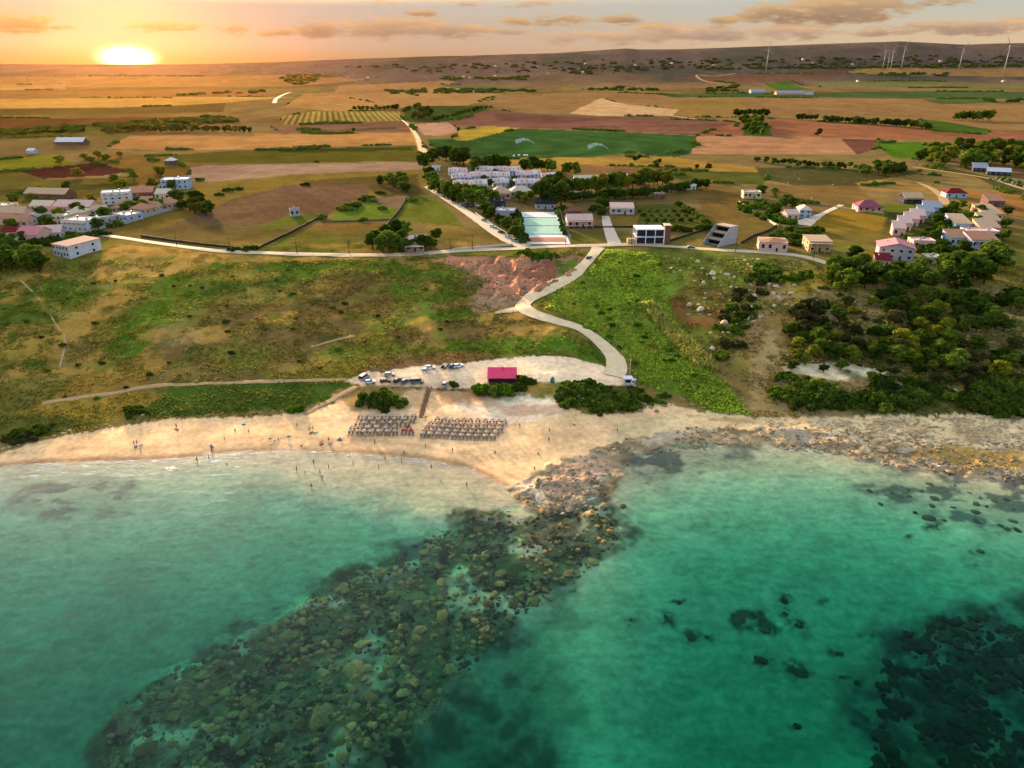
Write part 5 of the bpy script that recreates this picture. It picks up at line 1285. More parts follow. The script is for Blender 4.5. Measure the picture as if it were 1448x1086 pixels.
H('house with a red hip roof and blue-shaded side by the track', 1338, 1366, 280, 10, 3.6, 'blue', 'hip', 'red', 1, 3, R(-8))
E_ = 'stepped row houses by the pink house'
for i, (a, b, yb, lab) in enumerate([(1262, 1278, 334, 'row house joined to the pink house'), (1270, 1287, 326, 'second row house up from the pink house'), (1279, 1297, 320, 'third row house up from the pink house'), (1288, 1306, 315, 'fourth row house up from the pink house'),
                                     (1298, 1318, 309, 'fifth row house up, with mauve roof'), (1306, 1329, 303, 'last and highest house of the stepped row')]):
    H(lab, a, b, yb, 9, 4.4, 'pinkish' if i < 4 else 'blue', 'shed', 'palepink' if i < 4 else 'grey', 1, 2, R(-18), group=E_, rise=2.8)
H('big pink-roofed house standing among dark pines', 1243, 1288, 368, 14, 6.2, 'grey', 'gabley', 'pink', 2, 4, R(-20), chim=1, over=.7, rise=2.4)
H('small red-roofed annex below the pink house', 1238, 1258, 376, 7, 3, 'pinkish', 'shed', 'red', 1, 2, R(-16), name='annex', cat='annex')
H('pink flat house with roof openings behind the pines', 1291, 1320, 352, 9, 4, 'pinkish', 'flat', 'palepink', 1, 3, R(-8))
W_ = 'tan villas of the walled estate'
H('long tan-roofed villa beside the round dark tree', 1350, 1372, 326, 18, 4, 'blue', 'shed', 'tan', 1, 3, R(-10), group=W_, name='villa', cat='villa', rise=2.8)
for i, (a, b, yb, lab) in enumerate([(1385, 1412, 331, 'third villa from the hill in the tall estate row'), (1388, 1413, 321, 'second villa from the hill in the tall estate row'), (1391, 1416, 311, 'estate villa with the long ribbed roof'), (1397, 1419, 292, 'villa at the hill end of the estate row')]):
    H(lab, a, b, yb, 12 if i != 2 else 20, 3.8, 'brown' if i == 3 else 'tan', 'shed', 'terracotta' if i == 3 else 'tan', 1, 3, R(-8), group=W_, name='villa', cat='villa', rise=3.0)
H('pale mauve-roofed villa in the lower estate row', 1368, 1410, 338, 10, 4, 'palepink', 'flat', 'palepink', 1, 5, R(-6), group=W_, name='villa', cat='villa')
H('lower estate villa with orange roof and bluish front', 1343, 1372, 348, 11, 4.4, 'blue', 'shed', 'terracotta', 1, 4, R(-5), group=W_, name='villa', cat='villa', rise=2.6)
H('end villa of the lower row with porch posts', 1372, 1408, 352, 11, 4.8, 'blue', 'shed', 'terracotta', 1, 4, R(-6), group=W_, name='villa', cat='villa', porch=2.4, rise=2.6)
H('cream flat slab house low in the pines', 1311, 1332, 372, 8, 2.8, 'cream', 'flat', 'cream', 1, 2, R(-6))
H('grey shed with pale roof by the eastern wood', 1377, 1396, 243, 12, 3.4, 'dark', 'shed', 'grey', 1, 3, R(-20), name='shed', cat='shed', door=False)
H('long open shed with curved pale roof by the wood', 1398, 1426, 248, 10, 3.2, 'dark', 'gable', 'white', 1, 4, R(-24), name='shed', cat='shed', door=False)
# far farms
H('pale-roofed farm sheds on the far green field', 1062, 1082, 132, 30, 5, 'grey', 'gable', 'grey', 1, 3, 0, name='farm_shed', cat='farm shed', door=False)
H('long cream greenhouse beside the far sheds', 1098, 1138, 134, 26, 5, 'tan', 'gable', 'grey', 1, 5, 0, name='greenhouse', cat='greenhouse', door=False)
H('white farmhouse at the end of the far greenhouse', 1138, 1150, 134, 20, 9, 'white', 'flat', 'white', 2, 2, 0, name='farmhouse', cat='farmhouse')
rr = random.Random(5)
for i, (a, b) in enumerate([(492, 110), (520, 111), (640, 111), (655, 110), (664, 111), (700, 109), (776, 106), (824, 104), (828, 92), (898, 94), (760, 96), (700, 95), (1010, 94), (1150, 92), (1206, 92), (1330, 88), (1136, 86), (950, 90), (35, 114), (86, 118), (1214, 116), (1420, 116)]):
    H(f'tiny pale farmhouse on the distant hills, {nth(i + 1)} along from the sun' if b < 100 else f'tiny pale farmhouse on the far plain, {nth(i + 1)} along from the sun', a - 1.7, a + 1.7, b, 16, 6, 'cream' if i % 3 else 'tan', 'gable', 'cream' if i % 2 else 'terracotta', 1, 2, 0, name='distant_farmhouse', cat='farmhouse', side=False, sink=8, group='far farmhouses')
# ---------------------------------------------------------------- special buildings and street furniture
def root_at(name, label, cat, px, py, rz=0.0, group=None, fine=True):
    x, y = gp([px], [py]); z = float(zt(x, y, fine)[0])
    return empty(name, (float(x[0]), float(y[0]), z), label, cat, rz, group), mpp(float(x[0]), float(y[0]), z)
# unfinished concrete frame, two bays wide and two storeys high with a red-brown stair tower
o, s = root_at('frame_building', 'unfinished two-storey white frame with dark open bays and brown tower', 'building', 919, 346)
CON = mat('concrete_white', (224, 218, 222), .85, .1, .8, k=1.0); w, d, h = 40 * s, 12, 8.2
for k, zz in enumerate((0, h / 2, h)):
    MB().box(-w / 2, w / 2, 0, d, zz - .16, zz + .16 if k < 2 else zz + .3).build('slab', CON, o)
for i in range(4):
    for j in range(3):
        cx = -w / 2 + .2 + (w - .4) * i / 3; cyy = .2 + (d - .4) * j / 2
        for zz in (0, h / 2):
            MB().box(cx - .2, cx + .2, cyy - .2 + .003, cyy + .2 - .003, zz + .16, zz + h / 2 - .16).build('post', CON, o)
MB().box(-w / 2 + .3, w / 2 - .3, d * .2, d * .2 + .2, .17, h / 2 - .17).build('bay_shade', wallm('dark'), o)  # dark sheets stand in for the shade inside the open bays
MB().box(-w / 2 + .3, w / 2 - .3, d * .2, d * .2 + .2, h / 2 + .17, h - .17).build('bay_shade', wallm('dark'), o)
MB().box(w / 2 + .01, w / 2 + 3.4, 1, 7, -.5, h + 2).build('tower', wallm('brown'), o)
MB().box(w / 2 - .1, w / 2 + 3.6, .8, 7.2, h + 2.004, h + 2.25).build('tower_roof', roofm('cream'), o)
MB().box(-w / 2 - 4.5, -w / 2 - .01, .5, 4, -.5, 3).build('side_wall', wallm('tan'), o)
# half-built stepped villa
o, s = root_at('stepped_house', 'half-built villa stepping back in three tiers with a sloping blue-grey flank', 'house', 1010, 346, R(-52)); w = 24 * s
for i, (a, b, zz) in enumerate([(0, 12, 0), (3.2, 12, 3.2), (6.4, 12, 6.4)]):
    MB().box(-w / 2, w / 2, a, b, zz - (1 if i == 0 else 0) + .003, zz + 3.2).build('wall', wallm('blue' if i == 0 else 'concrete'), o)
    MB().box(-w / 2 + .6, w / 2 - .6, a - .05, a - .004, zz + .5, zz + 2.5).build('opening_shade', DARK, o)  # dark panel painted in place of the shade inside an opening
    MB().box(-w / 2 - .2, w / 2 + .2, a - .8, b + .2, zz + 3.204, zz + 3.4).build('slab', mat('slab_tan', (222, 184, 150), .85, .1, 1), o)
for sx in (-1, 1):
    x0 = sx * (w / 2 + .21); x1 = sx * (w / 2 + .6)
    V = [(x, y, z) for x in (min(x0, x1), max(x0, x1)) for y, z in ((-4, -1), (12.4, -1), (12.4, 9.9), (6, 9.9), (-4, .6))]
    MB().add(V, [(0, 1, 2, 3, 4), (9, 8, 7, 6, 5), (0, 4, 9, 5), (4, 3, 8, 9), (3, 2, 7, 8), (2, 1, 6, 7), (1, 0, 5, 6)]).build('flank_wall', wallm('grey'), o)
# sports courts
def world(px, py, dz=0.0):
    x, y, z = at(px, py); return Vector((x, y, z + dz))
def quad_sheet(name, pix, m, parent, base, dz, n=10):
    """a sheet draped between four photo corners"""
    P = [gp([p[0]], [p[1]]) for p in pix]; P = [np.array([float(a[0]), float(b[0])]) for a, b in P]
    V = []
    for i in range(n + 1):
        for j in range(n + 1):
            u, v = j / n, i / n
            p = (P[0] * (1 - u) + P[1] * u) * (1 - v) + (P[3] * (1 - u) + P[2] * u) * v
            V.append((p[0], p[1], 0))
    V = np.array(V); V[:, 2] = zt(V[:, 0], V[:, 1], False).max() * 0 + zt(V[:, 0], V[:, 1], False) + dz
    V -= np.array(base)
    return link(name, bigmesh(name, V, quads(n + 1, n + 1), m, True), parent)
o, s = root_at('sports_court', 'fenced sports court striped pale green and white beside the coast road', 'sports court', 770, 334, 0, None, False)
B = tuple(o.location)
quad_sheet('paving', [(736, 345.5), (807, 345.5), (787, 300), (736, 300)], mat('court_white', (232, 226, 214), .8, .08, .5, k=.8), o, B, .08)
quad_sheet('playing_surface', [(740.5, 331), (796, 331), (791.5, 320.5), (739.6, 320.5)], mat('court_green', (170, 206, 176), .7, .08, .5, k=.8), o, B, .12)
quad_sheet('playing_surface', [(739.2, 318.5), (790.6, 318.5), (787, 309), (738.8, 309)], mat('court_green', (170, 206, 176)), o, B, .12)
quad_sheet('clay_strip', [(749, 342.5), (802, 342.5), (798, 336), (747, 336)], mat('court_clay', (206, 130, 92), .9, .15, .8), o, B, .12)
LINEM = mat('court_line', (60, 84, 62), .8, .1, 1)
for pa, pb in (((739.8, 319.5), (791, 319.5)), ((739.2, 331.5), (796.5, 331.5)), ((738.6, 308), (787, 308))):
    q = [(pa[0], pa[1] + .35), (pb[0], pb[1] + .35), (pb[0], pb[1] - .35), (pa[0], pa[1] - .35)]
    quad_sheet('line', q, LINEM, o, B, .17, 6)
FEN = mat('fence_wire', (96, 110, 96), .6, .1, 2, k=.8)
def fence(name, label, cat, pix, h, mt, gap=4.0, solid=False, wall=False, rails=(.1, .5, .95)):
    """posts with rails (or a continuous wall) standing along photo points"""
    X, Y = gp([p[0] for p in pix], [p[1] for p in pix]); C = smooth_line(list(zip(X, Y)), gap) if not wall else smooth_line(list(zip(X, Y)), 2.5)
    Z = zt(C[:, 0], C[:, 1], False)
    b = (float(C[0, 0]), float(C[0, 1]), float(Z[0])); o = empty(name, b, label, cat)
    P = [Vector((float(c[0]) - b[0], float(c[1]) - b[1], float(z) - b[2])) for c, z in zip(C, Z)]
    if wall:
        mb = MB(); r = random.Random(len(P)); V = []; F = []
        for i, p in enumerate(P):
            t = (P[min(i + 1, len(P) - 1)] - P[max(i - 1, 0)]); t.z = 0; t.normalize(); nn = Vector((-t.y, t.x, 0)) * .28; hh = h * r.uniform(.85, 1.1)
            V += [p - nn - Vector((0, 0, .4)), p + nn - Vector((0, 0, .4)), p + nn * .8 + Vector((0, 0, hh)), p - nn * .8 + Vector((0, 0, hh))]
        for i in range(len(P) - 1):
            a = i * 4; F += [(a + k, a + (k + 1) % 4, a + 4 + (k + 1) % 4, a + 4 + k) for k in range(4)]
        F += [(0, 1, 2, 3), tuple(range(len(V) - 4, len(V)))[::-1]]
        mb.add(V, F).build('wall_body', mt, o)
        return o
    for p in P: MB().box(p.x - .06, p.x + .06, p.y - .06, p.y + .06, p.z - .4, p.z + h).build('post', mt, o)
    for k in rails:
        MB().tube([p + Vector((0, 0, h * k)) for p in P], .035, 5).build('rail', mt, o)
    return o
fence('court_fence', 'tall wire fence round the striped sports court', 'fence', [(736, 346), (736, 322), (736, 299), (762, 299), (788, 299), (797, 322), (808, 346)], 3.4, FEN, 6, rails=(.05, .35, .7, 1.0))
STO = mat('dry_stone', (120, 96, 74), .95, .3, 2.5)
DKW = mat('dark_wall', (74, 58, 48), .95, .2, 2)
fence('field_wall', 'dark stone wall running from bush to coast road', 'wall', [(366, 352), (400, 335), (430, 320), (450, 309)], 1.3, DKW, wall=True)
fence('field_wall', 'dark wall dividing the two green plots', 'wall', [(540, 330), (552, 313), (566, 296), (575, 280)], 1.2, DKW, wall=True)
fence('field_wall', 'thin wall along the lower green plot', 'wall', [(455, 314), (500, 313), (552, 311)], .9, STO, wall=True)
fence('field_wall', 'low dark wall between coast road and mound field', 'wall', [(200, 335), (250, 342), (300, 348), (338, 352)], 1.2, DKW, wall=True)
fence('field_wall', 'white-capped wall before the dry plot by the road junction', 'wall', [(640, 354), (680, 351), (725, 347)], 1.2, mat('white_wall', (214, 200, 186), .9, .1, 1), wall=True)
fence('field_wall', 'dark wall curving behind the unfinished frame plot', 'wall', [(938, 345), (965, 336), (990, 328), (1000, 326)], 1.3, DKW, wall=True)
fence('field_wall', 'dark wall round the brown plot by the stepped villa', 'wall', [(1048, 345), (1065, 335), (1085, 328), (1098, 320)], 1.3, DKW, wall=True)
fence('field_wall', 'wall behind the drive end lawn', 'wall', [(805, 323), (850, 322), (870, 322), (905, 322)], 1.0, DKW, wall=True)
fence('field_wall', 'pale wall stepping down below the hill cube house', 'wall', [(1045, 287), (1060, 297), (1085, 312), (1100, 321)], 1.4, mat('pale_wall', (216, 196, 150), .9, .1, 1), wall=True)
fence('field_wall', 'low white wall along the plum-roofed bungalow lawn', 'wall', [(1180, 293), (1210, 298), (1250, 302)], 1.0, MATS['pale_wall'], wall=True)
fence('field_wall', 'grey wall of the western village yards', 'wall', [(126, 330), (150, 322), (180, 316), (215, 305), (245, 297)], 2.2, wallm('grey'), wall=True)
fence('field_wall', 'white garden wall curling through the estate', 'wall', [(1328, 350), (1336, 340), (1340, 328), (1344, 316)], 1.6, MATS['pale_wall'], wall=True)
fence('field_wall', 'white parking kerb wall along the resort road', 'wall', [(672, 302), (690, 315), (712, 328), (738, 341)], 1.0, mat('white_wall', (214, 200, 186)), wall=True)
# pink-roofed beach bar
o, s = root_at('beach_bar', 'beach bar with a long hot pink roof and dark open front', 'beach bar', 710, 546); w = 42 * s
PNK = roofm('hotpink')
MB().box(-w / 2 + .4, w / 2 - .3, 1.2, 6, -.6, 2.9).build('wall', wallm('dark'), o)
mb = MB(); V = [(-w / 2, .0, 3.0), (w / 2, .0, 3.0), (w / 2, 6.4, 4.7), (-w / 2, 6.4, 4.7)]; V += [(x, y, z + .14) for x, y, z in V]
mb.add(V, [(3, 2, 1, 0), (4, 5, 6, 7), (0, 1, 5, 4), (1, 2, 6, 5), (2, 3, 7, 6), (3, 0, 4, 7)])
for i in range(19):
    xx = -w / 2 + .1 + (w - .2) * i / 18
    mb.add([(xx - .05, 0, 3.145), (xx + .05, 0, 3.145), (xx + .05, 6.4, 4.845), (xx - .05, 6.4, 4.845), (xx, 0, 3.2), (xx, 6.4, 4.9)], [(0, 4, 5, 3), (4, 1, 2, 5)])
rf = mb.build('roof', PNK, o)
MB().box(-.5, .5, 5.2, 6.1, 4.5, 5.3).build('vent', PNK, rf)
for i in range(6):
    xx = -w / 2 + .25 + (w - .5) * i / 5; MB().box(xx - .09, xx + .09, .1, .28, -.5, 3.02).build('post', DOORM, o)
MB().box(-w / 2 + .4, w / 2 - .4, .5, .9, -.3, 1.05).build('counter', mat('bar_counter', (150, 96, 66), .7, .2, 2), o)
MB().box(w / 2 + .05, w / 2 + 3.4, .6, 3.4, -.4, 1.9).build('annex', wallm('grey'), o)
MB().box(w / 2 - .05 + .12, w / 2 + 3.6, .4, 3.6, 1.904, 2.05).build('annex_roof', roofm('palepink'), o)
fence('deck_rail', 'low white rail in front of the beach bar terrace', 'railing', [(716, 560), (730, 559), (745, 558)], 1.0, mat('rail_white', (220, 206, 190), .7, .1, 2), 2.2)
# wooden stair to the beach
o, s = root_at('boardwalk', 'wooden boardwalk with railing going down to the parasols', 'boardwalk', 605, 550)
X, Y = gp([607, 603, 599, 595.5], [549, 563, 577, 592]); C = smooth_line(list(zip(X, Y)), 1.0); Z = np.linspace(float(zt(X[:1], Y[:1])[0]), float(zt(X[-1:], Y[-1:])[0]), len(C)) + .3
WOD = mat('grey_wood', (150, 104, 78), .9, .25, 3); mb = MB(); bx, by, bz = o.location
for i in range(len(C) - 1):
    a, b = C[i], C[i + 1]; t = (b - a) / np.linalg.norm(b - a); nn = np.array([-t[1], t[0]]) * .75; f = .94
    q = [a + nn, a - nn, a + (b - a) * f - nn, a + (b - a) * f + nn]; zz = [Z[i]] * 2 + [Z[i + 1]] * 2
    V = [(p[0] - bx, p[1] - by, z - bz) for p, z in zip(q, zz)]; V += [(x, y, z - .12) for x, y, z in V]
    mb.add(V, [(0, 1, 2, 3), (7, 6, 5, 4), (0, 4, 5, 1), (1, 5, 6, 2), (2, 6, 7, 3), (3, 7, 4, 0)])
mb.build('deck', WOD, o)
for sd in (-1, 1):
    P = []
    for i in range(0, len(C), 3):
        t = C[min(i + 1, len(C) - 1)] - C[max(i - 1, 0)]; t = t / np.linalg.norm(t); p = C[i] + np.array([-t[1], t[0]]) * .8 * sd
        v = Vector((p[0] - bx, p[1] - by, Z[i] - bz)); P.append(v + Vector((0, 0, 1)))
        MB().box(v.x - .05, v.x + .05, v.y - .05, v.y + .05, v.z - .8, v.z + 1).build('post', WOD, o)
    MB().tube(P, .05, 6).build('handrail', WOD, o)
# white kiosk and mast at the end of the lane
o, s = root_at('kiosk', 'small white kiosk at the lower end of the beach lane', 'kiosk', 888, 544)
MB().box(-1.5, 1.5, 0, 2.4, -.4, 2.5).build('wall', wallm('white'), o); MB().box(-1.8, 1.8, -.5, 2.7, 2.504, 2.65).build('roof', roofm('white'), o)
MB().box(-1.0, 1.0, -.05, -.004, 1.0, 2.0).build('hatch', GLASS, o)
o, s = root_at('mast', 'slim pale mast standing beside the white kiosk', 'mast', 890, 536)
MB().tube([(0, 0, -.4), (0, 0, 4), (0, 0, 8.4)], [.16, .13, .09], 8).build('pole', mat('mast_pale', (206, 196, 172), .6, .1, 2), o); MB().box(-.3, .3, -.3, .3, -.3, .15).build('base', CON, o)
o, s = root_at('water_tank', 'teal tank by the edge of the car park', 'tank', 781, 541)
MB().lathe([(.01, -.2), (.8, -.2), (.82, .1), (.82, 1.4), (.7, 1.7), (.35, 1.85), (.01, 1.88)], 16).build('body', mat('teal_tank', (76, 140, 126), .5, .1, 2), o); MB().lathe([(.01, 1.85), (.25, 1.85), (.25, 2.0), (.01, 2.02)], 12).build('lid', DARK, o)
# utility poles
POLE = mat('pole_wood', (96, 78, 64), .9, .2, 3)
def pole(label, px, py, h):
    o, s = root_at('utility_pole', label, 'utility pole', px, py, rnd.uniform(-.3, .3), 'utility poles along the coast road')
    MB().tube([(0, 0, -.6), (0, 0, h * .5), (0, 0, h)], [.2, .17, .12], 8).build('post', POLE, o)
    a = MB().box(-.9, .9, -.08, .08, h - .7, h - .55).build('crossarm', POLE, o)
    for k in (-.75, 0, .75): MB().lathe([(.01, h - .55), (.07, h - .55), (.09, h - .4), (.04, h - .3), (.01, h - .28)], 8, c=(k, 0)).build('insulator', mat('insulator', (150, 110, 90), .3, .1, 2), a)
for l, a, b, h in [('utility pole by the bush on the coast road', 326, 356, 8), ('utility pole on the road before the ochre plots', 420, 358, 8), ('utility pole below the lower green plot', 494, 359, 7.5), ('utility pole in front of the dry plot', 668, 353, 8), ('utility pole beside the roadside house yard', 637, 354, 7), ('utility pole nearest the western village', 250, 347, 8),
                   ('utility pole by the unfinished frame', 893, 346, 7.5), ('utility pole below the stepped villa', 1040, 357, 7.5), ('utility pole where the road reaches the pines', 1150, 366, 7.5), ('utility pole on the verge by the sports court', 800, 347, 7)]: pole(l, a, b, h)
# wind turbines on the ridge
TUR = mat('turbine_white', (172, 156, 146), .5, .04, .1, k=1.0)
def turbine(label, px, py, top, rot, lean=0):
    x, y = gp([px], [py]); x, y = float(x[0]), float(y[0]); y0 = min(y, 3950 + 12 * (abs(px) % 9)); x = x * y0 / y; y = y0
    z = float(zt(np.array([x]), np.array([y]))[0]); s = mpp(x, y, z)
    h = ((py - top) * s) * .76; o = empty('wind_turbine', (x, y, z), label, 'wind turbine', R(-28), 'wind turbines on the eastern ridge'); k = h / 80
    MB().tube([(0, 0, -6), (0, 0, h * .5), (0, 0, h)], [1.9 * k, 1.5 * k, 1.0 * k], 12).build('tower', TUR, o)
    MB().box(-1.9 * k, 1.9 * k, -3 * k, 7 * k, h + .01, h + 3.6 * k).build('nacelle', TUR, o)
    MB().tube([(0, -5.6 * k, h + 1.8 * k), (0, -4.4 * k, h + 1.8 * k), (0, -3 * k, h + 1.8 * k)], [.3 * k, 1.5 * k, 1.7 * k], 10).build('hub', TUR, o)
    for i in range(3):
        a = rot + i * math.tau / 3; ca, sa = math.cos(a), math.sin(a); L = h * .36; V = []; F = []
        for j, (q, c, t) in enumerate([(0, .9, .7), (.08, 1.1, .6), (.22, 2.0, .35), (.6, 1.2, .18), (1, .25, .05)]):
            for e, f in ((-c * .4, 0), (0, t), (c * .6, 0), (0, -t)):
                e *= k * 1.2; f *= k
                r_ = q * L + 1.2 * k; V.append((r_ * ca - e * sa, -4.4 * k + f, h + 1.8 * k + r_ * sa + e * ca))
        for j in range(4): F += [(j * 4 + m, j * 4 + (m + 1) % 4, j * 4 + 4 + (m + 1) % 4, j * 4 + 4 + m) for m in range(4)]
        F += [(3, 2, 1, 0), (16, 17, 18, 19)]
        MB().add(V, F).build('blade', TUR, o)
for l, a, b, t, r_ in [('lone wind turbine standing off the sunward end of the group', 1084, 95, 58, 1.3), ('first of the four clustered turbines', 1250, 88, 56, 1.9), ('shorter pale turbine in the tight cluster', 1256.5, 87, 60, .4), ('third of the clustered turbines, taller than its neighbour', 1261, 88, 53, 1.2), ('tall turbine just clear of the cluster', 1276, 89, 50, 1.0), ('wind turbine between cluster and big one', 1358, 90, 53, .9), ('biggest wind turbine, rising from the gold field', 1418, 108, 58, 2.0)]: turbine(l, a, b, t, r_)
# sprinkler jets on the irrigated field
SPR = mat('spray_white', (190, 206, 206), 1, .1, .3)
def spray_mat():
    m, t, ns, ln = nt('spray_mat'); o = N(t, 'ShaderNodeOutputMaterial'); d = N(t, 'ShaderNodeBsdfDiffuse'); d.inputs[0].default_value = (.6, .72, .74, 1)
    tr = N(t, 'ShaderNodeBsdfTransparent'); ms = N(t, 'ShaderNodeMixShader'); tc = N(t, 'ShaderNodeTexCoord'); no = N(t, 'ShaderNodeTexNoise', Scale=.7, Detail=3.0); ln.new(tc.outputs['Object'], no.inputs['Vector'])
    mr = N(t, 'ShaderNodeMapRange'); mr.inputs['From Min'].default_value = .35; mr.inputs['From Max'].default_value = .75; mr.inputs['To Max'].default_value = .5; ln.new(no.outputs['Fac'], mr.inputs['Value'])
    ln.new(mr.outputs[0], ms.inputs[0]); ln.new(tr.outputs[0], ms.inputs[1]); ln.new(d.outputs[0], ms.inputs[2]); ln.new(ms.outputs[0], o.inputs[0]); return m
SPM = spray_mat()
for l, a, b in (('arching sprinkler jet nearer the terraces', 757, 208), ('arching sprinkler jet nearer the meadow corner', 861, 216)):
    o, s = root_at('sprinkler', l, 'sprinkler', a, b, 0, 'sprinklers on the irrigated field')
    MB().tube([(0, 0, -.3), (0, 0, 2.4)], .12, 6).build('riser', POLE, o)
    V = []; F = []; n = 12
    P = [(-24 * (i / n), 0, 2.4 + 9 * math.sin((i / n) ** .8 * 2.6) * .8) for i in range(n + 1)]
    mb = MB(); mb.tube([Vector(p) for p in P], [.15 + 2.4 * (i / n) for i in range(n + 1)], 8); mb.build('jet', SPM, o)
for i, (a, b) in enumerate([(727, 221), (734, 220), (741, 220), (745, 220)]):
    o, s = root_at('hay_bale', f'pale wrapped bale at the foot of the irrigated field, {nth(i + 1)} from the terraces', 'bale', a, b, rnd.uniform(0, 3), 'bales below the irrigated field')
    MB().tube([(-.9, 0, .85), (-.8, 0, .9), (.8, 0, .9), (.9, 0, .85)], [.8, .9, .9, .8], 14).build('wrap', mat('bale_wrap', (232, 226, 214), .5, .1, 2, k=1.0), o)
# ---------------------------------------------------------------- cars
TYRE = mat('tyre', (26, 24, 24), .9, .1, 4); RIM = mat('rim', (150, 150, 152), .35, .05, 4, metal=.7); LAMP = mat('lamp_glass', (220, 220, 210), .2, .02, 2, spec=.5); TAIL = mat('tail_lamp', (150, 30, 26), .3, .05, 2, spec=.5)
PAINT = {k: mat('paint_' + k, c, .3, .03, 1, spec=.5, k=.9) for k, c in {'white': (226, 226, 228), 'silver': (160, 164, 170), 'black': (24, 24, 28), 'dark blue': (34, 44, 72), 'dark red': (96, 28, 30), 'grey': (104, 106, 110)}.items()}
def make_car(kind):
    o = bpy.data.objects.new('parked_car', None); COL.objects.link(o)
    L, W = (4.3, 1.76) if kind == 'car' else (5.0, 2.0)
    prof = [(-L / 2, .38), (-L / 2, .78), (-L * .47, .92), (-L * .2, .98), (L * .28, .96), (L * .47, .86), (L / 2, .66), (L / 2, .36)] if kind == 'car' else [(-L / 2, .4), (-L / 2, 1.05), (L * .3, 1.1), (L * .46, 1.0), (L / 2, .7), (L / 2, .4)]
    cab = [(-L * .46, .92), (-L * .36, 1.42), (L * .06, 1.46), (L * .26, .95)] if kind == 'car' else [(-L * .495, 1.04), (-L * .48, 2.0), (L * .2, 2.05), (L * .34, 1.08)]
    def extr(mb, P, w0, w1, lo):
        V = []
        for sx in (-1, 1):
            for x, z in P: V.append((x, sx * (w0 if z <= lo else w1), z))
        n = len(P); return mb.add(V, [tuple(range(n)), tuple(range(n, 2 * n))[::-1]] + [(i, n + i, n + (i + 1) % n, (i + 1) % n) for i in range(n)])
    extr(MB(), prof, W / 2, W / 2 - .06, .9).build('body', PAINT['white'], o)
    extr(MB(), cab, W / 2 - .08, W / 2 - .26, 1.1).build('windows', GLASS, o)
    rz = 1.42 if kind == 'car' else 2.0
    rl = (-L * .36, L * .06) if kind == 'car' else (-L * .48, L * .2)
    MB().add([(rl[0], -W / 2 + .25, rz + .01), (rl[1], -W / 2 + .25, rz + .05), (rl[1], W / 2 - .25, rz + .05), (rl[0], W / 2 - .25, rz + .01), (rl[0], -W / 2 + .25, rz + .06), (rl[1], -W / 2 + .25, rz + .1), (rl[1], W / 2 - .25, rz + .1), (rl[0], W / 2 - .25, rz + .06)],
             [(3, 2, 1, 0), (4, 5, 6, 7), (0, 1, 5, 4), (1, 2, 6, 5), (2, 3, 7, 6), (3, 0, 4, 7)]).build('roof', PAINT['white'], o)
    for x in (-L * .31, L * .31):
        for sy in (-1, 1):
            y = sy * (W / 2 - .1)
            wh = MB().tube([(x, y - .12, .33), (x, y + .12, .33)], .33, 14).build('wheel', TYRE, o)
            MB().tube([(x, y + sy * .121, .33), (x, y + sy * .14, .33)], .2, 10).build('rim', RIM, wh)
    for sy in (-1, 1):
        MB().box(L / 2 - .02, L / 2 + .02, sy * W * .34 - .18, sy * W * .34 + .18, .62, .76).build('headlight', LAMP, o)
        MB().box(-L / 2 - .02, -L / 2 + .02, sy * W * .38 - .12, sy * W * .38 + .12, .7, .88).build('tail_light', TAIL, o)
    return o
CARP = {'car': make_car('car'), 'van': make_car('van')}
USED = set()
def car(px, py, colour, label, group, rz=0.0, kind='car'):
    o = CARP[kind] if kind not in USED else dup(CARP[kind]); USED.add(kind)
    x, y, z = at(px, py); o.location = (x, y, z + .12); o.rotation_euler = (0, 0, rz)
    if kind == 'van': o.name = 'parked_van'
    tag(o, label, 'van' if kind == 'van' else 'car', group)
    for c in kids(o):
        if c.name.split('.')[0] in ('body', 'roof'): c.material_slots[0].link = 'OBJECT'; c.material_slots[0].material = PAINT[colour]
PK = 'cars parked above the beach'
car(515, 536, 'silver', 'silver van at the sunward end of the car park', PK, R(70), 'van')
car(523, 543, 'white', 'white car just below the silver van', PK, R(20))
car(545, 542, 'dark red', 'dark red car under the sandy bank path', PK, R(12))
car(562, 541, 'black', 'black car parked next to the grey estate', PK, R(70))
car(573, 542, 'grey', 'grey estate car next to the grey van', PK, R(60))
car(590, 543, 'grey', 'grey van above the boardwalk head', PK, R(4), 'van')
car(551, 533, 'silver', 'dusty silver car on the upper edge of the car park', PK, R(8))
car(601.5, 525, 'white', 'white car nosed beside the other white one', PK, R(80))
car(608, 522, 'white', 'white car on the upper side, behind its white neighbour', PK, R(10))
car(629, 520, 'black', 'black car first of the trio on the upper edge', PK, R(75))
car(639, 520, 'dark blue', 'dark blue car in the middle of the upper trio', PK, R(82))
car(648, 520, 'white', 'white car at the end of the upper trio', PK, R(30))
car(629, 545, 'silver', 'silver car alone on the seaward edge', PK, R(85))
car(895, 541, 'white', 'white car parked by the white kiosk', PK, R(70))
car(833, 367, 'dark blue', 'dark blue car driving down the top of the beach lane', None, R(60))
car(977, 352, 'black', 'black car on the coast road below the frame building', None, R(-4))
for i, (a, b, c, r_) in enumerate([(652, 290, 'white', 60), (660, 293, 'dark blue', 60), (668, 293, 'black', 70), (676, 292, 'white', 20), (685, 313, 'silver', -40), (697, 322, 'white', -38), (709, 330, 'black', -36), (719, 337, 'white', -36), (728, 342, 'silver', -36), (655, 284, 'silver', 40), (663, 287, 'white', 50)]):
    car(a, b, c, f'{c} car parked along the resort road, {nth(i + 1)} going downhill', 'cars along the resort road', R(r_))
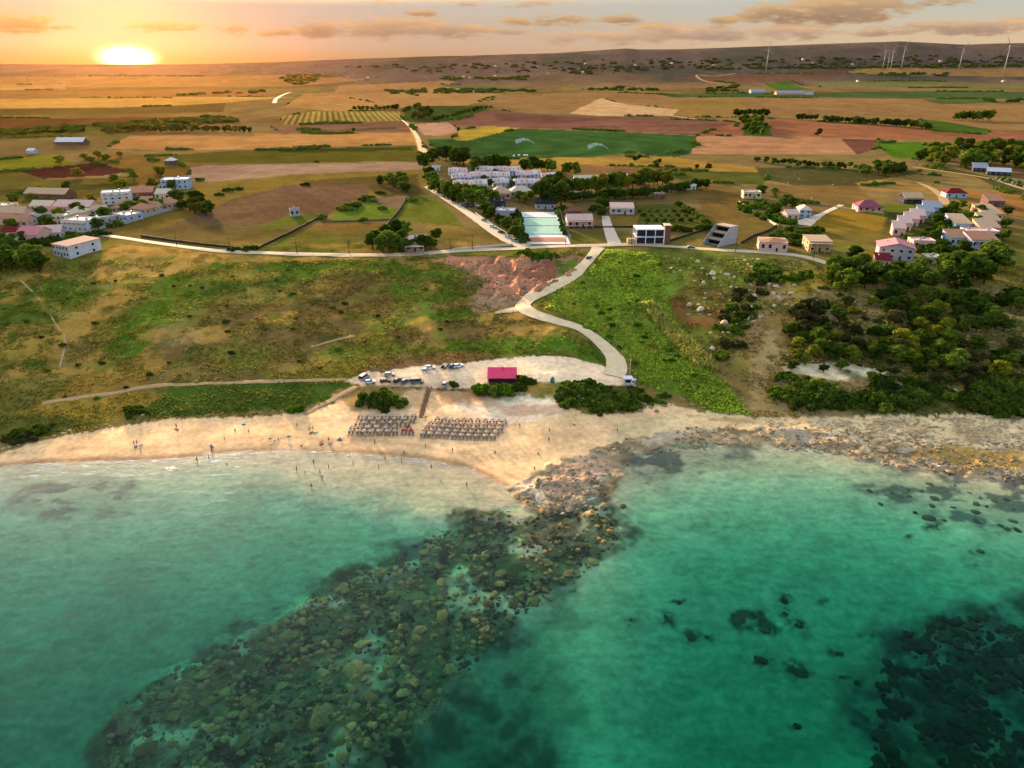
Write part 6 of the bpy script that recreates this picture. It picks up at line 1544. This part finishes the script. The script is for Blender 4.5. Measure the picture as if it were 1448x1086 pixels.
for i, (a, b, c) in enumerate([(1400, 254, 'black'), (1407, 255, 'silver'), (1413, 256, 'white'), (1419, 258, 'dark blue'), (1425, 259, 'black'), (1431, 260, 'white'), (1437, 262, 'grey'), (1443, 263, 'black'), (1448, 265, 'silver')]):
    car(a, b, c, f'{c} car in the line by the open sheds, {nth(i + 1)} from the sheds', 'cars by the open sheds', R(60))
# ---------------------------------------------------------------- beach: parasols, loungers, people
STRAW = mat('parasol_straw', (206, 176, 148), .95, .3, 4, k=.9, rndv=.2); REDC = mat('parasol_red', (186, 50, 58), .8, .1, 3); PPOLE = mat('parasol_pole', (120, 90, 66), .8, .1, 3); BLUEC = mat('parasol_blue', (70, 150, 190), .8, .1, 3); YELC = mat('parasol_yellow', (206, 180, 60), .8, .1, 3)
LGM = mat('lounger_grey', (150, 130, 116), .8, .1, 3); LGF = mat('lounger_frame', (150, 140, 132), .5, .05, 3)
def make_parasol():
    o = bpy.data.objects.new('beach_parasol', None); COL.objects.link(o)
    MB().tube([(0, 0, -.3), (0, 0, 1.2), (0, 0, 2.42)], [.05, .045, .04], 8).build('pole', PPOLE, o)
    mb = MB(); n = 10
    ring = lambda r_, z: [(r_ * math.cos(math.tau * i / n), r_ * math.sin(math.tau * i / n), z) for i in range(n)]
    V = [(0, 0, 2.48)] + ring(.45, 2.32) + ring(.84, 2.06) + ring(.86, 1.95) + ring(.8, 2.04) + [(0, 0, 2.4)]
    F = [(0, 1 + i, 1 + (i + 1) % n) for i in range(n)]
    for k in range(3): F += [(1 + k * n + i, 1 + (k + 1) * n + i, 1 + (k + 1) * n + (i + 1) % n, 1 + k * n + (i + 1) % n) for i in range(n)]
    F += [(1 + 3 * n + i, 1 + 4 * n, 1 + 3 * n + (i + 1) % n) for i in range(n)]
    c = mb.add(V, F).build('canopy', STRAW, o)
    MB().lathe([(.01, 2.46), (.06, 2.48), (.04, 2.58), (.01, 2.62)], 8).build('finial', PPOLE, c)
    return o
def make_lounger():
    mb = MB()
    mb.box(-.32, .32, -.95, .45, .30, .38, 0)
    mb.add([(-.32, .45, .30), (.32, .45, .30), (.32, 1.0, .62), (-.32, 1.0, .62), (-.32, .45, .38), (.32, .45, .38), (.32, .97, .70), (-.32, .97, .70)], [(3, 2, 1, 0), (4, 5, 6, 7), (0, 1, 5, 4), (1, 2, 6, 5), (2, 3, 7, 6), (3, 0, 4, 7)], 0)
    for x in (-.28, .28):
        for y in (-.8, .4): mb.box(x - .03, x + .03, y - .03, y + .03, -.1, .3, 1)
    return mb.build('sun_lounger', [LGM, LGF])
par0 = make_parasol(); lng0 = make_lounger(); first = [True, True]
def put_parasol(px, py, label, group, canopy=None, lounge=None, tilt=0.0):
    x, y, z = at(px, py)
    o = par0 if first[0] else dup(par0); first[0] = False
    o.location = (x, y, z); o.rotation_euler = (rnd.uniform(-.06, .06) + tilt, rnd.uniform(-.06, .06), rnd.uniform(0, 6)); tag(o, label, 'parasol', group)
    if canopy:
        for c in kids(o):
            if c.name.startswith('canopy'): c.material_slots[0].link = 'OBJECT'; c.material_slots[0].material = canopy
    if lounge:
        for k, sd in ((-.62, 'sunward'), (.62, 'eastern')):
            l = lng0 if first[1] else dup(lng0); first[1] = False
            xx = x + k; yy = y - .1
            l.location = (xx, yy, float(zt(np.array([xx]), np.array([yy]))[0])); l.rotation_euler.z = rnd.uniform(-.1, .1) + math.pi * 0
            tag(l, f'{sd} lounger under the ' + lounge, 'sun lounger', 'sun loungers under the parasols')
RN = ['front', 'second', 'third', 'fourth', 'back']
rows = [('sunward', [[496, 507, 515.5, 525.5, 536.5, 548, 559, 571, 581.5], [498, 508.5, 521, 533.5, 546, 558, 578], [505, 516, 529, 541, 552.5, 564, 575.5], [513, 524, 535.5, 546.5, 558, 571, 583], [509, 521, 532, 542.5, 553, 563, 574, 585]], [614.5, 609, 603, 597.5, 592.5]),
        ('eastern', [[598.5, 608.5, 619.5, 630.5, 642, 652.5, 663, 674, 686, 697], [600, 611, 622, 633, 644.5, 656, 667, 678, 689, 701.5], [604, 615, 626, 637, 648, 659, 670, 681.5, 693, 707], [609, 620, 631, 642, 653, 664, 675, 686, 697, 708], [618.5, 628, 637.5, 646.5, 655.5, 665, 675.5, 686.5, 696, 705, 713]], [618.5, 613.5, 608, 603, 597.5])]
for blk, xs, ys in rows:
    for r_, (xr, yr) in enumerate(zip(xs, ys)):
        for i, a in enumerate(xr):
            red = blk == 'sunward' and a > 568 and r_ in (0, 1)
            sl = (a - xr[0]) * (.004 if blk == 'sunward' else .03)
            put_parasol(a, yr + sl + rnd.uniform(-.4, .4), f"{'red' if red else 'straw'} parasol in the {RN[r_]} row of the {blk} block, {nth(i + 1)} from the sunward end", 'parasols of the beach club', REDC if red else None, f'{nth(i + 1)} parasol of the {RN[r_]} row, {blk} block')
par0.scale = (.9, .9, .8)
for o_ in [o for o in bpy.data.objects if o.name.startswith('beach_parasol')]: o_.scale = (.9, .9, .8)
put_parasol(602, 596, 'yellow parasol by the foot of the boardwalk', 'parasols of the beach club', YELC)
put_parasol(409, 623, 'sky blue parasol on the open beach', None, BLUEC)
put_parasol(383, 626, 'faded straw parasol among the bathers near the blue one', None, None)
put_parasol(346, 606, 'small blue parasol high on the open beach', None, BLUEC)
# people
SKIN = mat('skin', (196, 140, 110), .7, .08, 4, rndv=.25); HAIR = mat('hair', (40, 28, 22), .8, .1, 6)
SWIM = {k: mat('swim_' + k, c, .7, .1, 4) for k, c in {'dark': (30, 34, 52), 'red': (170, 44, 44), 'blue': (40, 84, 150), 'white': (220, 216, 210)}.items()}
def skin_mesh(name, J, E, rad, m):
    me = bpy.data.meshes.new(name); me.from_pydata(J, E, []); o = bpy.data.objects.new(name, me); COL.objects.link(o)
    md = o.modifiers.new('s', 'SKIN'); sv = me.skin_vertices[0].data
    for i, r_ in enumerate(rad): sv[i].radius = (r_, r_)
    sv[0].use_root = True
    o.modifiers.new('u', 'SUBSURF').levels = 1
    dg = bpy.context.evaluated_depsgraph_get(); dg.update()
    out = bpy.data.meshes.new_from_object(o.evaluated_get(dg)); bpy.data.objects.remove(o)
    out.materials.clear(); out.materials.append(m); out.polygons.foreach_set('use_smooth', [True] * len(out.polygons)); out.name = name
    return out
def figure(pose):
    if pose == 'stand':
        J = [(0, 0, .95), (0, 0, 1.2), (0, 0, 1.42), (0, 0, 1.52), (0, -.02, 1.66), (.19, 0, 1.40), (.25, .02, 1.13), (.24, -.06, .88), (.24, -.09, .79), (-.19, 0, 1.40), (-.25, .02, 1.13), (-.22, -.08, .90), (-.22, -.11, .81),
             (.10, 0, .9), (.11, -.02, .50), (.11, .02, .08), (.12, -.14, .04), (-.10, 0, .9), (-.12, .02, .5), (-.13, .06, .08), (-.14, -.09, .04)]
    elif pose == 'walk':
        J = [(0, 0, .93), (0, -.02, 1.18), (0, -.04, 1.40), (0, -.05, 1.50), (0, -.08, 1.64), (.19, -.03, 1.38), (.24, .12, 1.14), (.22, .10, .90), (.22, .08, .80), (-.19, -.03, 1.38), (-.24, -.14, 1.14), (-.22, -.28, .94), (-.22, -.34, .86),
             (.10, 0, .88), (.11, -.16, .50), (.11, -.18, .08), (.11, -.32, .04), (-.10, 0, .88), (-.11, .10, .5), (-.12, .36, .16), (-.12, .30, .03)]
    else:  # lying on the back, head up the beach
        J = [(0, 0, .13), (0, .25, .14), (0, .46, .14), (0, .57, .14), (0, .72, .15), (.19, .44, .12), (.29, .20, .08), (.26, -.04, .08), (.25, -.13, .07), (-.19, .44, .12), (-.30, .22, .08), (-.30, -.02, .08), (-.30, -.11, .07),
             (.10, -.06, .12), (.12, -.44, .17), (.14, -.86, .09), (.16, -.92, .19), (-.10, -.06, .12), (-.12, -.46, .10), (-.15, -.88, .08), (-.18, -.92, .18)]
    E = [(0, 1), (1, 2), (2, 3), (3, 4), (2, 5), (5, 6), (6, 7), (7, 8), (2, 9), (9, 10), (10, 11), (11, 12), (0, 13), (13, 14), (14, 15), (15, 16), (0, 17), (17, 18), (18, 19), (19, 20)]
    rad = [.14, .125, .15, .06, .10, .06, .045, .033, .03, .06, .045, .033, .03, .095, .065, .042, .035, .095, .065, .042, .035]
    body = skin_mesh('person', J, E, rad, SKIN)
    hd = Vector(J[4]); v, f = ICO1
    H_ = MB().add([(hd.x + p[0] * .118, hd.y + .02 + p[1] * .125, hd.z + .03 + p[2] * .115) for p in v if True], f, 0, True).build('hair', HAIR)
    a, b = Vector(J[0]), Vector(J[1]); sh = MB()
    sh.tube([a + (a - b) * .35, a, a + (b - a) * .35], [.17, .165, .15], 10)
    for k in (13, 17): sh.tube([Vector(J[k]), Vector(J[k]).lerp(Vector(J[k + 1]), .45)], [.112, .1], 8)
    S_ = sh.build('swimwear', SWIM['dark'])
    hm, sm = H_.data, S_.data; bpy.data.objects.remove(H_); bpy.data.objects.remove(S_)
    return body, hm, sm
FIG = {p: figure(p) for p in ('stand', 'walk', 'lie')}
def person(px, py, pose, label, group, swim='dark', wade=0.0):
    x, y = gp([px], [py]); z = float(zt(x, y)[0])
    if wade: z = max(z, -wade)
    b, h, s = FIG[pose]
    o = tag(link('person', b), label, 'person', group); o.location = (float(x[0]), float(y[0]), z + (.0 if pose != 'lie' else .02)); o.rotation_euler.z = rnd.uniform(0, 6.28) if pose != 'lie' else rnd.uniform(-.6, .6)
    link('hair', h, o); c = link('swimwear', s, o); c.material_slots[0].link = 'OBJECT'; c.material_slots[0].material = SWIM[swim]
sw = list(SWIM)
BP, BW = 'people on the beach', 'bathers in the bay'
spots = sorted([(190, 630), (194, 629), (199, 630), (250, 606), (298, 630), (318, 623), (333, 612), (388, 623), (394, 624), (426, 630), (438, 610), (443, 609), (454, 625), (465, 624), (480, 620), (200, 642), (321, 657), (352, 613), (300, 640), (470, 630), (530, 628), (602, 634), (571, 640), (640, 640), (756, 666), (761, 641), (777, 611), (776, 624), (873, 612), (812, 600), (735, 606), (700, 640), (420, 604), (505, 606), (1040, 604), (1066, 592)])
for i, (a, b) in enumerate(spots):
    ps = ('stand', 'walk', 'lie')[(i * 7 + 3) % 3]; c = sw[(i * 5) % 4]
    person(a, b, ps, f"person in {c} swimwear {'standing' if ps == 'stand' else 'walking' if ps == 'walk' else 'lying'} on the beach, {nth(i + 1)} from the sunward end", BP, c)
bath = sorted([(279, 653), (296, 651), (432, 674), (453, 672), (456, 681), (441, 692), (568, 657), (465, 664), (536, 665), (420, 667), (444, 657), (500, 660), (610, 664), (545, 652), (660, 690)])
for i, (a, b) in enumerate(bath):
    person(a, b, 'stand', f'bather standing in the shallow bay, {nth(i + 1)} from the sunward end', BW, sw[i % 4], .95)
TOW = [mat('towel_' + k, c, .95, .1, 3) for k, c in (('blue', (60, 100, 170)), ('red', (180, 60, 56)), ('teal', (60, 150, 150)), ('cream', (226, 210, 180)))]
for i, (a, b) in enumerate([(192, 632), (440, 612), (446, 612), (384, 626), (300, 632), (455, 628), (466, 627), (410, 627), (480, 622), (250, 608)]):
    x, y, z = at(a, b); k = i % 4
    mb = MB(); n = 6
    for u in range(n):
        for v_ in range(3): pass
    V = [(-.45 + .9 * q / 3, -.9 + 1.8 * p / n, .02 + .03 * math.sin(p * 1.7 + q + i)) for p in range(n + 1) for q in range(4)]
    F = [(p * 4 + q, p * 4 + q + 1, p * 4 + q + 5, p * 4 + q + 4) for p in range(n) for q in range(3)]
    m_ = len(V); V += [(x_, y_, z_ - .015) for x_, y_, z_ in V]; F += [tuple(m_ + j for j in reversed(f)) for f in F]
    o = MB().add(V, F, 0, True).build('beach_towel', TOW[k]); o.location = (x, y, z + .05); o.rotation_euler.z = rnd.uniform(0, 3)
    tag(o, f"{('blue', 'red', 'teal', 'cream')[k]} towel spread on the open sand, {nth(i + 1)} of those laid out", 'towel', 'towels on the beach')

# broken foam where the ripples reach the sand
def foam_mat():
    m, t, ns, ln = nt('foam_mat'); o = N(t, 'ShaderNodeOutputMaterial'); d = N(t, 'ShaderNodeBsdfDiffuse'); d.inputs[0].default_value = (.62, .58, .54, 1)
    tr = N(t, 'ShaderNodeBsdfTransparent'); ms = N(t, 'ShaderNodeMixShader'); tc = N(t, 'ShaderNodeTexCoord'); mp = N(t, 'ShaderNodeMapping'); mp.inputs['Scale'].default_value = (.35, 1.0, 1)
    no = N(t, 'ShaderNodeTexNoise', Scale=.9, Detail=6.0, Roughness=.7); ln.new(tc.outputs['Object'], mp.inputs[0]); ln.new(mp.outputs[0], no.inputs['Vector'])
    mr = N(t, 'ShaderNodeMapRange'); mr.inputs['From Min'].default_value = .5; mr.inputs['From Max'].default_value = .66; mr.inputs['To Max'].default_value = .85; ln.new(no.outputs['Fac'], mr.inputs['Value'])
    ln.new(mr.outputs[0], ms.inputs[0]); ln.new(tr.outputs[0], ms.inputs[1]); ln.new(d.outputs[0], ms.inputs[2]); ln.new(ms.outputs[0], o.inputs[0]); return m
FM = foam_mat()
def foam(off, x0, x1, w, seed):
    xs = np.linspace(x0, x1, 160); ys = np.interp(xs, SX, SY) - off + fbm(xs, xs * 0 + seed, 9, 3, seed) * 1.3
    ww = w * (.4 + np.abs(fbm(xs, xs * 0, 14, 3, seed + 3)) * 1.6)
    V = np.stack([np.stack([xs, ys - ww * (j / 3 - .5), xs * 0 + .03 + .002 * seed], 1) for j in range(4)], 1).reshape(-1, 3)
    tag(link('foam', bigmesh('foam', V, quads(160, 4), FM)), 'thin broken foam along the edge of the bay', 'foam', kind='stuff')
foam(1.2, -150, -20, 2.2, 1); foam(4.5, -145, -60, 1.6, 2); foam(.6, -60, 30, 1.0, 3); foam(8.5, -150, -90, 1.4, 4)
# ---------------------------------------------------------------- rocks
def rock_mesh(name, seed, flat, m, sub=2, ang=.35):
    r = np.random.RandomState(seed); v, f = ICO2 if sub == 2 else ICO1
    d = np.ones(len(v))
    for k in range(13):   # chip flats off the ball
        n = r.normal(size=3); n /= np.linalg.norm(n); c = r.uniform(.45, .85)
        p = v @ n; d = np.where(p * d > c, c / np.maximum(p, 1e-3), d)
    w = v * d[:, None] * (1 + (r.rand(len(v), 1) - .5) * .08)
    w = w * np.array([1, r.uniform(.6, .95), flat])
    me = bpy.data.meshes.new(name); me.from_pydata(w.tolist(), [], f); me.materials.append(m)
    me.polygons.foreach_set('use_smooth', [True] * len(f)); me.set_sharp_from_angle(angle=R(38)) if hasattr(me, 'set_sharp_from_angle') else None; me.update()
    return me
RK = {'pale': mat('rock_pale', (236, 204, 160), .95, .25, 1.5, bump=.4, rndv=.2), 'brown': mat('rock_brown', (176, 148, 116), .95, .35, 1.2, bump=.5, rndv=.25), 'olive': mat('rock_olive', (130, 104, 58), .95, .75, 4.5, bump=1.0, rndv=.5, k=.95), 'dark': mat('rock_dark', (84, 78, 50), .95, .4, .9, bump=.5, rndv=.3, k=.9)}
RM = {k: [rock_mesh('rock', 40 + i * 7 + j, fl, RK[k]) for i in range(6)] for j, (k, fl) in enumerate((('pale', .55), ('brown', .3), ('olive', .42), ('dark', .4)))}
def rock(name, tone, x, y, s, label, cat, group, sink=.25, flat=1.0, rz=None):
    z = float(zt(np.array([x]), np.array([y]))[0])
    if name == 'reef_boulder': flat *= .78 * min(1.0, 1.5 / s)
    me = rnd.choice(RM[tone]); o = link(name, me); zp = z + s * (.4 - sink) * .6 * flat
    if name == 'reef_boulder': zp = min(zp, -.2 - s * flat * max(v.co.z for v in me.vertices))
    o.location = (x, y, zp); o.scale = (s, s, s * flat); o.rotation_euler = (rnd.uniform(-.15, .15), rnd.uniform(-.15, .15), rnd.uniform(0, 6.28) if rz is None else rz)
    return tag(o, label, cat, group)
def rocks(name, tone, where, pts, size, cat, group, seed, sink=.25, flat=1.0, word='stone'):
    r = random.Random(seed); pts = sorted(pts)
    X, Y = gp([p[0] for p in pts], [p[1] for p in pts])
    for i in range(len(pts)):
        s = pts[i][2] if len(pts[i]) > 2 else size[0] + (size[1] - size[0]) * r.random() ** 2.2
        big = 'big ' if s > size[0] + .6 * (size[1] - size[0]) else ''
        rock(name, tone, float(X[i]), float(Y[i]), s, f'{big}{word} {where}' + (f', {nth(i + 1)} from the sunward end' if len(pts) > 1 else ''), cat, group, sink, flat)
SL = 'stones scattered on the slope'
rocks('stone', 'pale', 'on the green band below the coast road', scatter_poly([(270, 385), (330, 372), (480, 372), (480, 400), (400, 410), (300, 430), (270, 440)], 60, 71, 6), (.3, .75), 'stone', SL, 1, word='white stone')
rocks('stone', 'pale', 'on the slope below the village', scatter_poly([(90, 390), (190, 385), (190, 425), (110, 440), (80, 430)], 26, 72, 7), (.3, .7), 'stone', SL, 2, word='white stone')
rocks('stone', 'pale', 'on the lower western slope', scatter_poly([(70, 450), (300, 440), (420, 470), (300, 530), (120, 560), (60, 560)], 28, 73, 10), (.3, .7), 'stone', SL, 3, word='white stone')
rocks('stone', 'pale', 'on the grass above the car park', scatter_poly([(470, 375), (640, 380), (640, 490), (780, 460), (840, 500), (700, 505), (480, 480)], 34, 74, 10), (.25, .6), 'stone', SL, 4, word='white stone')
rocks('stone', 'pale', 'on the hill pasture past the shelter belt', scatter_poly([(1040, 240), (1200, 246), (1200, 300), (1100, 280)], 14, 75, 8), (.5, 1.0), 'stone', SL, 5, word='white stone')
rocks('stone', 'pale', 'in the green valley', scatter_poly([(860, 360), (940, 362), (930, 460), (980, 540), (890, 500), (850, 440)], 22, 76, 10), (.25, .6), 'stone', SL, 6, word='white stone')
rocks('boulder', 'pale', 'in the boulder field under the road', scatter_poly([(930, 362), (1070, 362), (1090, 385), (1000, 400), (960, 395)], 44, 77, 7), (.8, 3.0), 'boulder', 'boulders of the gully', 7, word='pale boulder')
rocks('boulder', 'pale', 'down the gully', scatter_poly([(985, 400), (1130, 395), (1130, 440), (1040, 470), (1010, 510), (1000, 460), (960, 440)], 62, 78, 7), (.8, 3.0), 'boulder', 'boulders of the gully', 8, word='pale boulder')
rocks('boulder', 'pale', 'along the scrub terrace wall', [(1150, 498), (1158, 499), (1166, 498), (1174, 497), (1188, 496), (1222, 496), (1236, 496), (1395, 520), (1400, 524), (1322, 431)], (.7, 1.4), 'boulder', 'boulders of the gully', 9, word='white boulder')
rocks('boulder', 'brown', 'tumbled on the red scarp', scatter_poly([(650, 370), (810, 368), (800, 385), (760, 408), (700, 425), (680, 400)], 34, 79, 8), (.6, 2.2), 'boulder', 'boulders of the scarp', 10, word='red-brown boulder')
rocks('shore_rock', 'brown', 'under the hedge at the lane end', [(848, 583), (858, 584), (868, 583), (880, 586), (895, 584), (905, 582), (920, 577), (928, 582), (940, 574), (912, 572)], (1.2, 2.6), 'rock', 'rocks along the shore', 11, word='brown rock')
rocks('shore_rock', 'pale', 'at the sunward end of the beach', [(4, 634), (14, 632), (26, 629), (38, 626), (50, 622), (64, 618), (76, 616), (90, 612), (98, 608), (136, 604), (150, 600), (182, 606), (196, 583), (203, 585), (198, 590), (20, 640)], (.6, 1.7), 'rock', 'rocks along the shore', 12, flat=.6, word='pale slab')
rocks('shore_rock', 'pale', 'on the pale shelf below the scrub', scatter_poly([(1085, 594), (1200, 598), (1320, 586), (1448, 590), (1448, 640), (1330, 630), (1220, 618), (1090, 608)], 84, 80, 8), (.5, 2.0), 'rock', 'rocks along the shore', 13, flat=.45, word='pale slab')
rocks('shore_rock', 'brown', 'on the rock point', scatter_poly([(740, 700), (775, 664), (830, 640), (880, 628), (880, 655), (856, 690), (810, 722), (760, 722)], 60, 81, 8), (.8, 2.6), 'rock', 'rocks along the shore', 14, sink=.5, flat=.7, word='brown slab')
rocks('shore_rock', 'brown', 'on the dark rim of the cove', scatter_poly([(890, 640), (960, 614), (1100, 614), (1230, 630), (1448, 660), (1448, 682), (1300, 664), (1200, 646), (1080, 628), (960, 632)], 70, 82, 9), (.7, 2.6), 'rock', 'rocks along the shore', 15, flat=.45, word='brown slab')
rocks('shore_rock', 'pale', 'sitting white on the brown point', [(795, 726), (841, 676), (845, 679), (850, 682), (832, 696), (868, 636)], (.7, 1.3), 'rock', 'rocks along the shore', 16, word='white rock')
# the drowned reef: boulders one by one, rubble as one mass
big = [(455, 1032, 4.6), (500, 957, 4.2), (412, 908, 3.6), (706, 815, 2.8), (838, 796, 2.6), (770, 838, 2.0), (426, 1040, 2.6), (515, 922, 2.8), (392, 1043, 2.2), (400, 982, 2.4), (560, 880, 2.2), (620, 860, 2.0), (655, 830, 2.0), (600, 835, 1.8), (525, 1000, 2.6), (480, 920, 2.2), (470, 1000, 2.0), (350, 1060, 3.0), (210, 1075, 3.4), (180, 1050, 2.6), (300, 1045, 2.4), (640, 790, 1.8), (690, 860, 2.2), (700, 845, 1.8), (560, 930, 2.0), (590, 915, 2.2), (470, 880, 2.0), (715, 780, 1.6), (862, 756, 2.0), (880, 716, 2.4), (770, 742, 2.0), (800, 735, 2.0), (740, 760, 1.8), (520, 960, 2.0), (576, 946, 2.0), (320, 990, 2.4), (250, 1030, 2.6), (340, 945, 2.2), (668, 760, 1.6), (590, 1060, 2.4)]
inner = [(690, 735), (862, 722), (872, 765), (800, 828), (735, 870), (660, 930), (600, 1010), (550, 1086), (180, 1086), (170, 1010), (300, 930), (410, 890), (450, 850), (540, 810), (640, 755)]
allr = [(a, b, s * .8) for a, b, s in big]
rq = random.Random(5); tries = 0
while len(allr) < 246 and tries < 20000:
    tries += 1
    a, b = rq.uniform(160, 880), rq.uniform(725, 1086); s = .7 + 1.7 * rq.random() ** 1.6
    if not in_poly(np.array([a]), np.array([b]), inner)[0][0]: continue
    k = 9.5 * (b / 900) ** 1.2
    if any(abs(a - q[0]) < (s + q[2]) * k * .5 and abs(b - q[1]) < (s + q[2]) * k * .3 for q in allr): continue
    allr.append((a, b, s))
def cell(a, b):
    band_ = 'the reef head' if b < 770 else 'the upper reef' if b < 840 else 'the middle reef' if b < 920 else 'the lower reef' if b < 1000 else 'the reef foot'
    mid = np.interp(b, [720, 800, 900, 1000, 1086], [780, 690, 560, 420, 330]); wd = np.interp(b, [720, 800, 900, 1086], [40, 60, 70, 80])
    side_ = 'sunward side of ' if a < mid - wd else 'eastern side of ' if a > mid + wd else 'core of '
    return side_ + band_
cells = {}
for q in allr: cells.setdefault(cell(q[0], q[1]), []).append(q)
for c, qs in cells.items():
    rocks('reef_boulder', 'olive', f'on the {c}', [q for q in qs], (.55, 4.6), 'reef boulder', 'boulders of the drowned reef', len(c), .1, word='olive boulder')
rocks('reef_boulder', 'dark', 'under water off the eastern rim', scatter_poly([(1195, 694), (1300, 668), (1448, 695), (1448, 760), (1340, 745), (1240, 715)], 30, 84, 14), (1.0, 2.2), 'reef boulder', 'boulders of the drowned reef', 30, .1, .7, word='dark boulder')
deep = [(942, 875, 1.1), (892, 877, 1.0), (977, 900, 1.5), (1000, 901, .8), (1062, 872, 1.6), (1045, 878, 1.6), (1080, 890, 1.8), (1110, 850, 1.4), (1110, 868, 1.2), (1130, 885, 1.5), (1080, 935, 1.6), (1070, 930, 1.0), (1130, 952, 1.9), (1120, 946, 1.4), (1185, 925, 1.3), (1190, 958, 1.0), (1212, 966, 1.1), (1127, 1027, 1.4), (960, 853, 1.2), (1385, 780, 1.3), (1285, 758, .9)]
rocks('reef_boulder', 'dark', 'on the open sand of the cove', deep, (.8, 2.0), 'reef boulder', 'boulders of the drowned reef', 31, .15, .6, word='dark boulder')
def rubble(name, label, px_poly, n, size, seed, tone, keep=None):
    r = np.random.RandomState(seed); P = world_poly(px_poly); xs = [p[0] for p in P]; ys = [p[1] for p in P]
    x = r.uniform(min(xs), max(xs), n * 3); y = r.uniform(min(ys), max(ys), n * 3); k = in_poly(x, y, P)[0]; k &= fbm(x, y, 8, 3, seed) > -.3 + r.rand(len(x)) * .3
    x = x[k][:n]; y = y[k][:n]; z = zt(x, y); v, f = ICO1; f = np.array(f); V = []; F = []
    for i in range(len(x)):
        s = size[0] + (size[1] - size[0]) * r.rand() ** 2.5; a = r.rand() * 6.28; ca, sa = math.cos(a), math.sin(a)
        w = v * (1 + (r.rand(len(v), 1) - .5) * .35) * np.array([s, s * r.uniform(.55, .95), s * .6])
        w = np.stack([w[:, 0] * ca - w[:, 1] * sa, w[:, 0] * sa + w[:, 1] * ca, w[:, 2]], 1)
        V.append(w + np.array([x[i], y[i], z[i] + s * .12])); F.append(f + i * len(v))
    tag(link(name, bigmesh(name, np.concatenate(V), np.concatenate(F), RK[tone], False)), label, 'rubble', kind='stuff')
RPOLY = [(690, 726), (862, 716), (880, 760), (808, 830), (740, 874), (680, 930), (620, 1010), (550, 1120), (140, 1120), (165, 1000), (300, 922), (410, 884), (440, 845), (530, 800), (640, 745)]
rubble('reef_rubble', 'small weed-covered stones filling the drowned reef', RPOLY, 2200, (.25, 1.0), 3, 'olive')
rubble('reef_rubble', 'dark stones between the boulders of the drowned reef', RPOLY, 1300, (.3, 1.0), 8, 'dark')
rubble('deep_rubble', 'dark weedy rock field in the deep corner of the cove', [(1235, 1140), (1240, 1020), (1250, 905), (1330, 872), (1560, 870), (1600, 1140)], 1500, (.4, 1.7), 4, 'dark')
rubble('shore_shingle', 'broken stones strewn along the rocky rim', [(730, 706), (775, 664), (830, 640), (880, 622), (980, 604), (1130, 604), (1260, 612), (1500, 630), (1500, 686), (1300, 668), (1215, 652), (1100, 634), (960, 636), (890, 660), (860, 705), (800, 730)], 1600, (.2, .8), 5, 'brown')
rubble('pale_shingle', 'pale broken stone along the eastern shore', [(1080, 590), (1200, 594), (1310, 584), (1500, 584), (1500, 640), (1330, 632), (1200, 612), (1085, 606)], 900, (.2, .7), 6, 'pale')
rubble('scarp_rubble', 'loose red-brown rubble on the scarp', [(610, 366), (815, 364), (808, 388), (770, 410), (700, 434), (672, 418), (640, 380)], 900, (.2, .9), 7, 'brown')
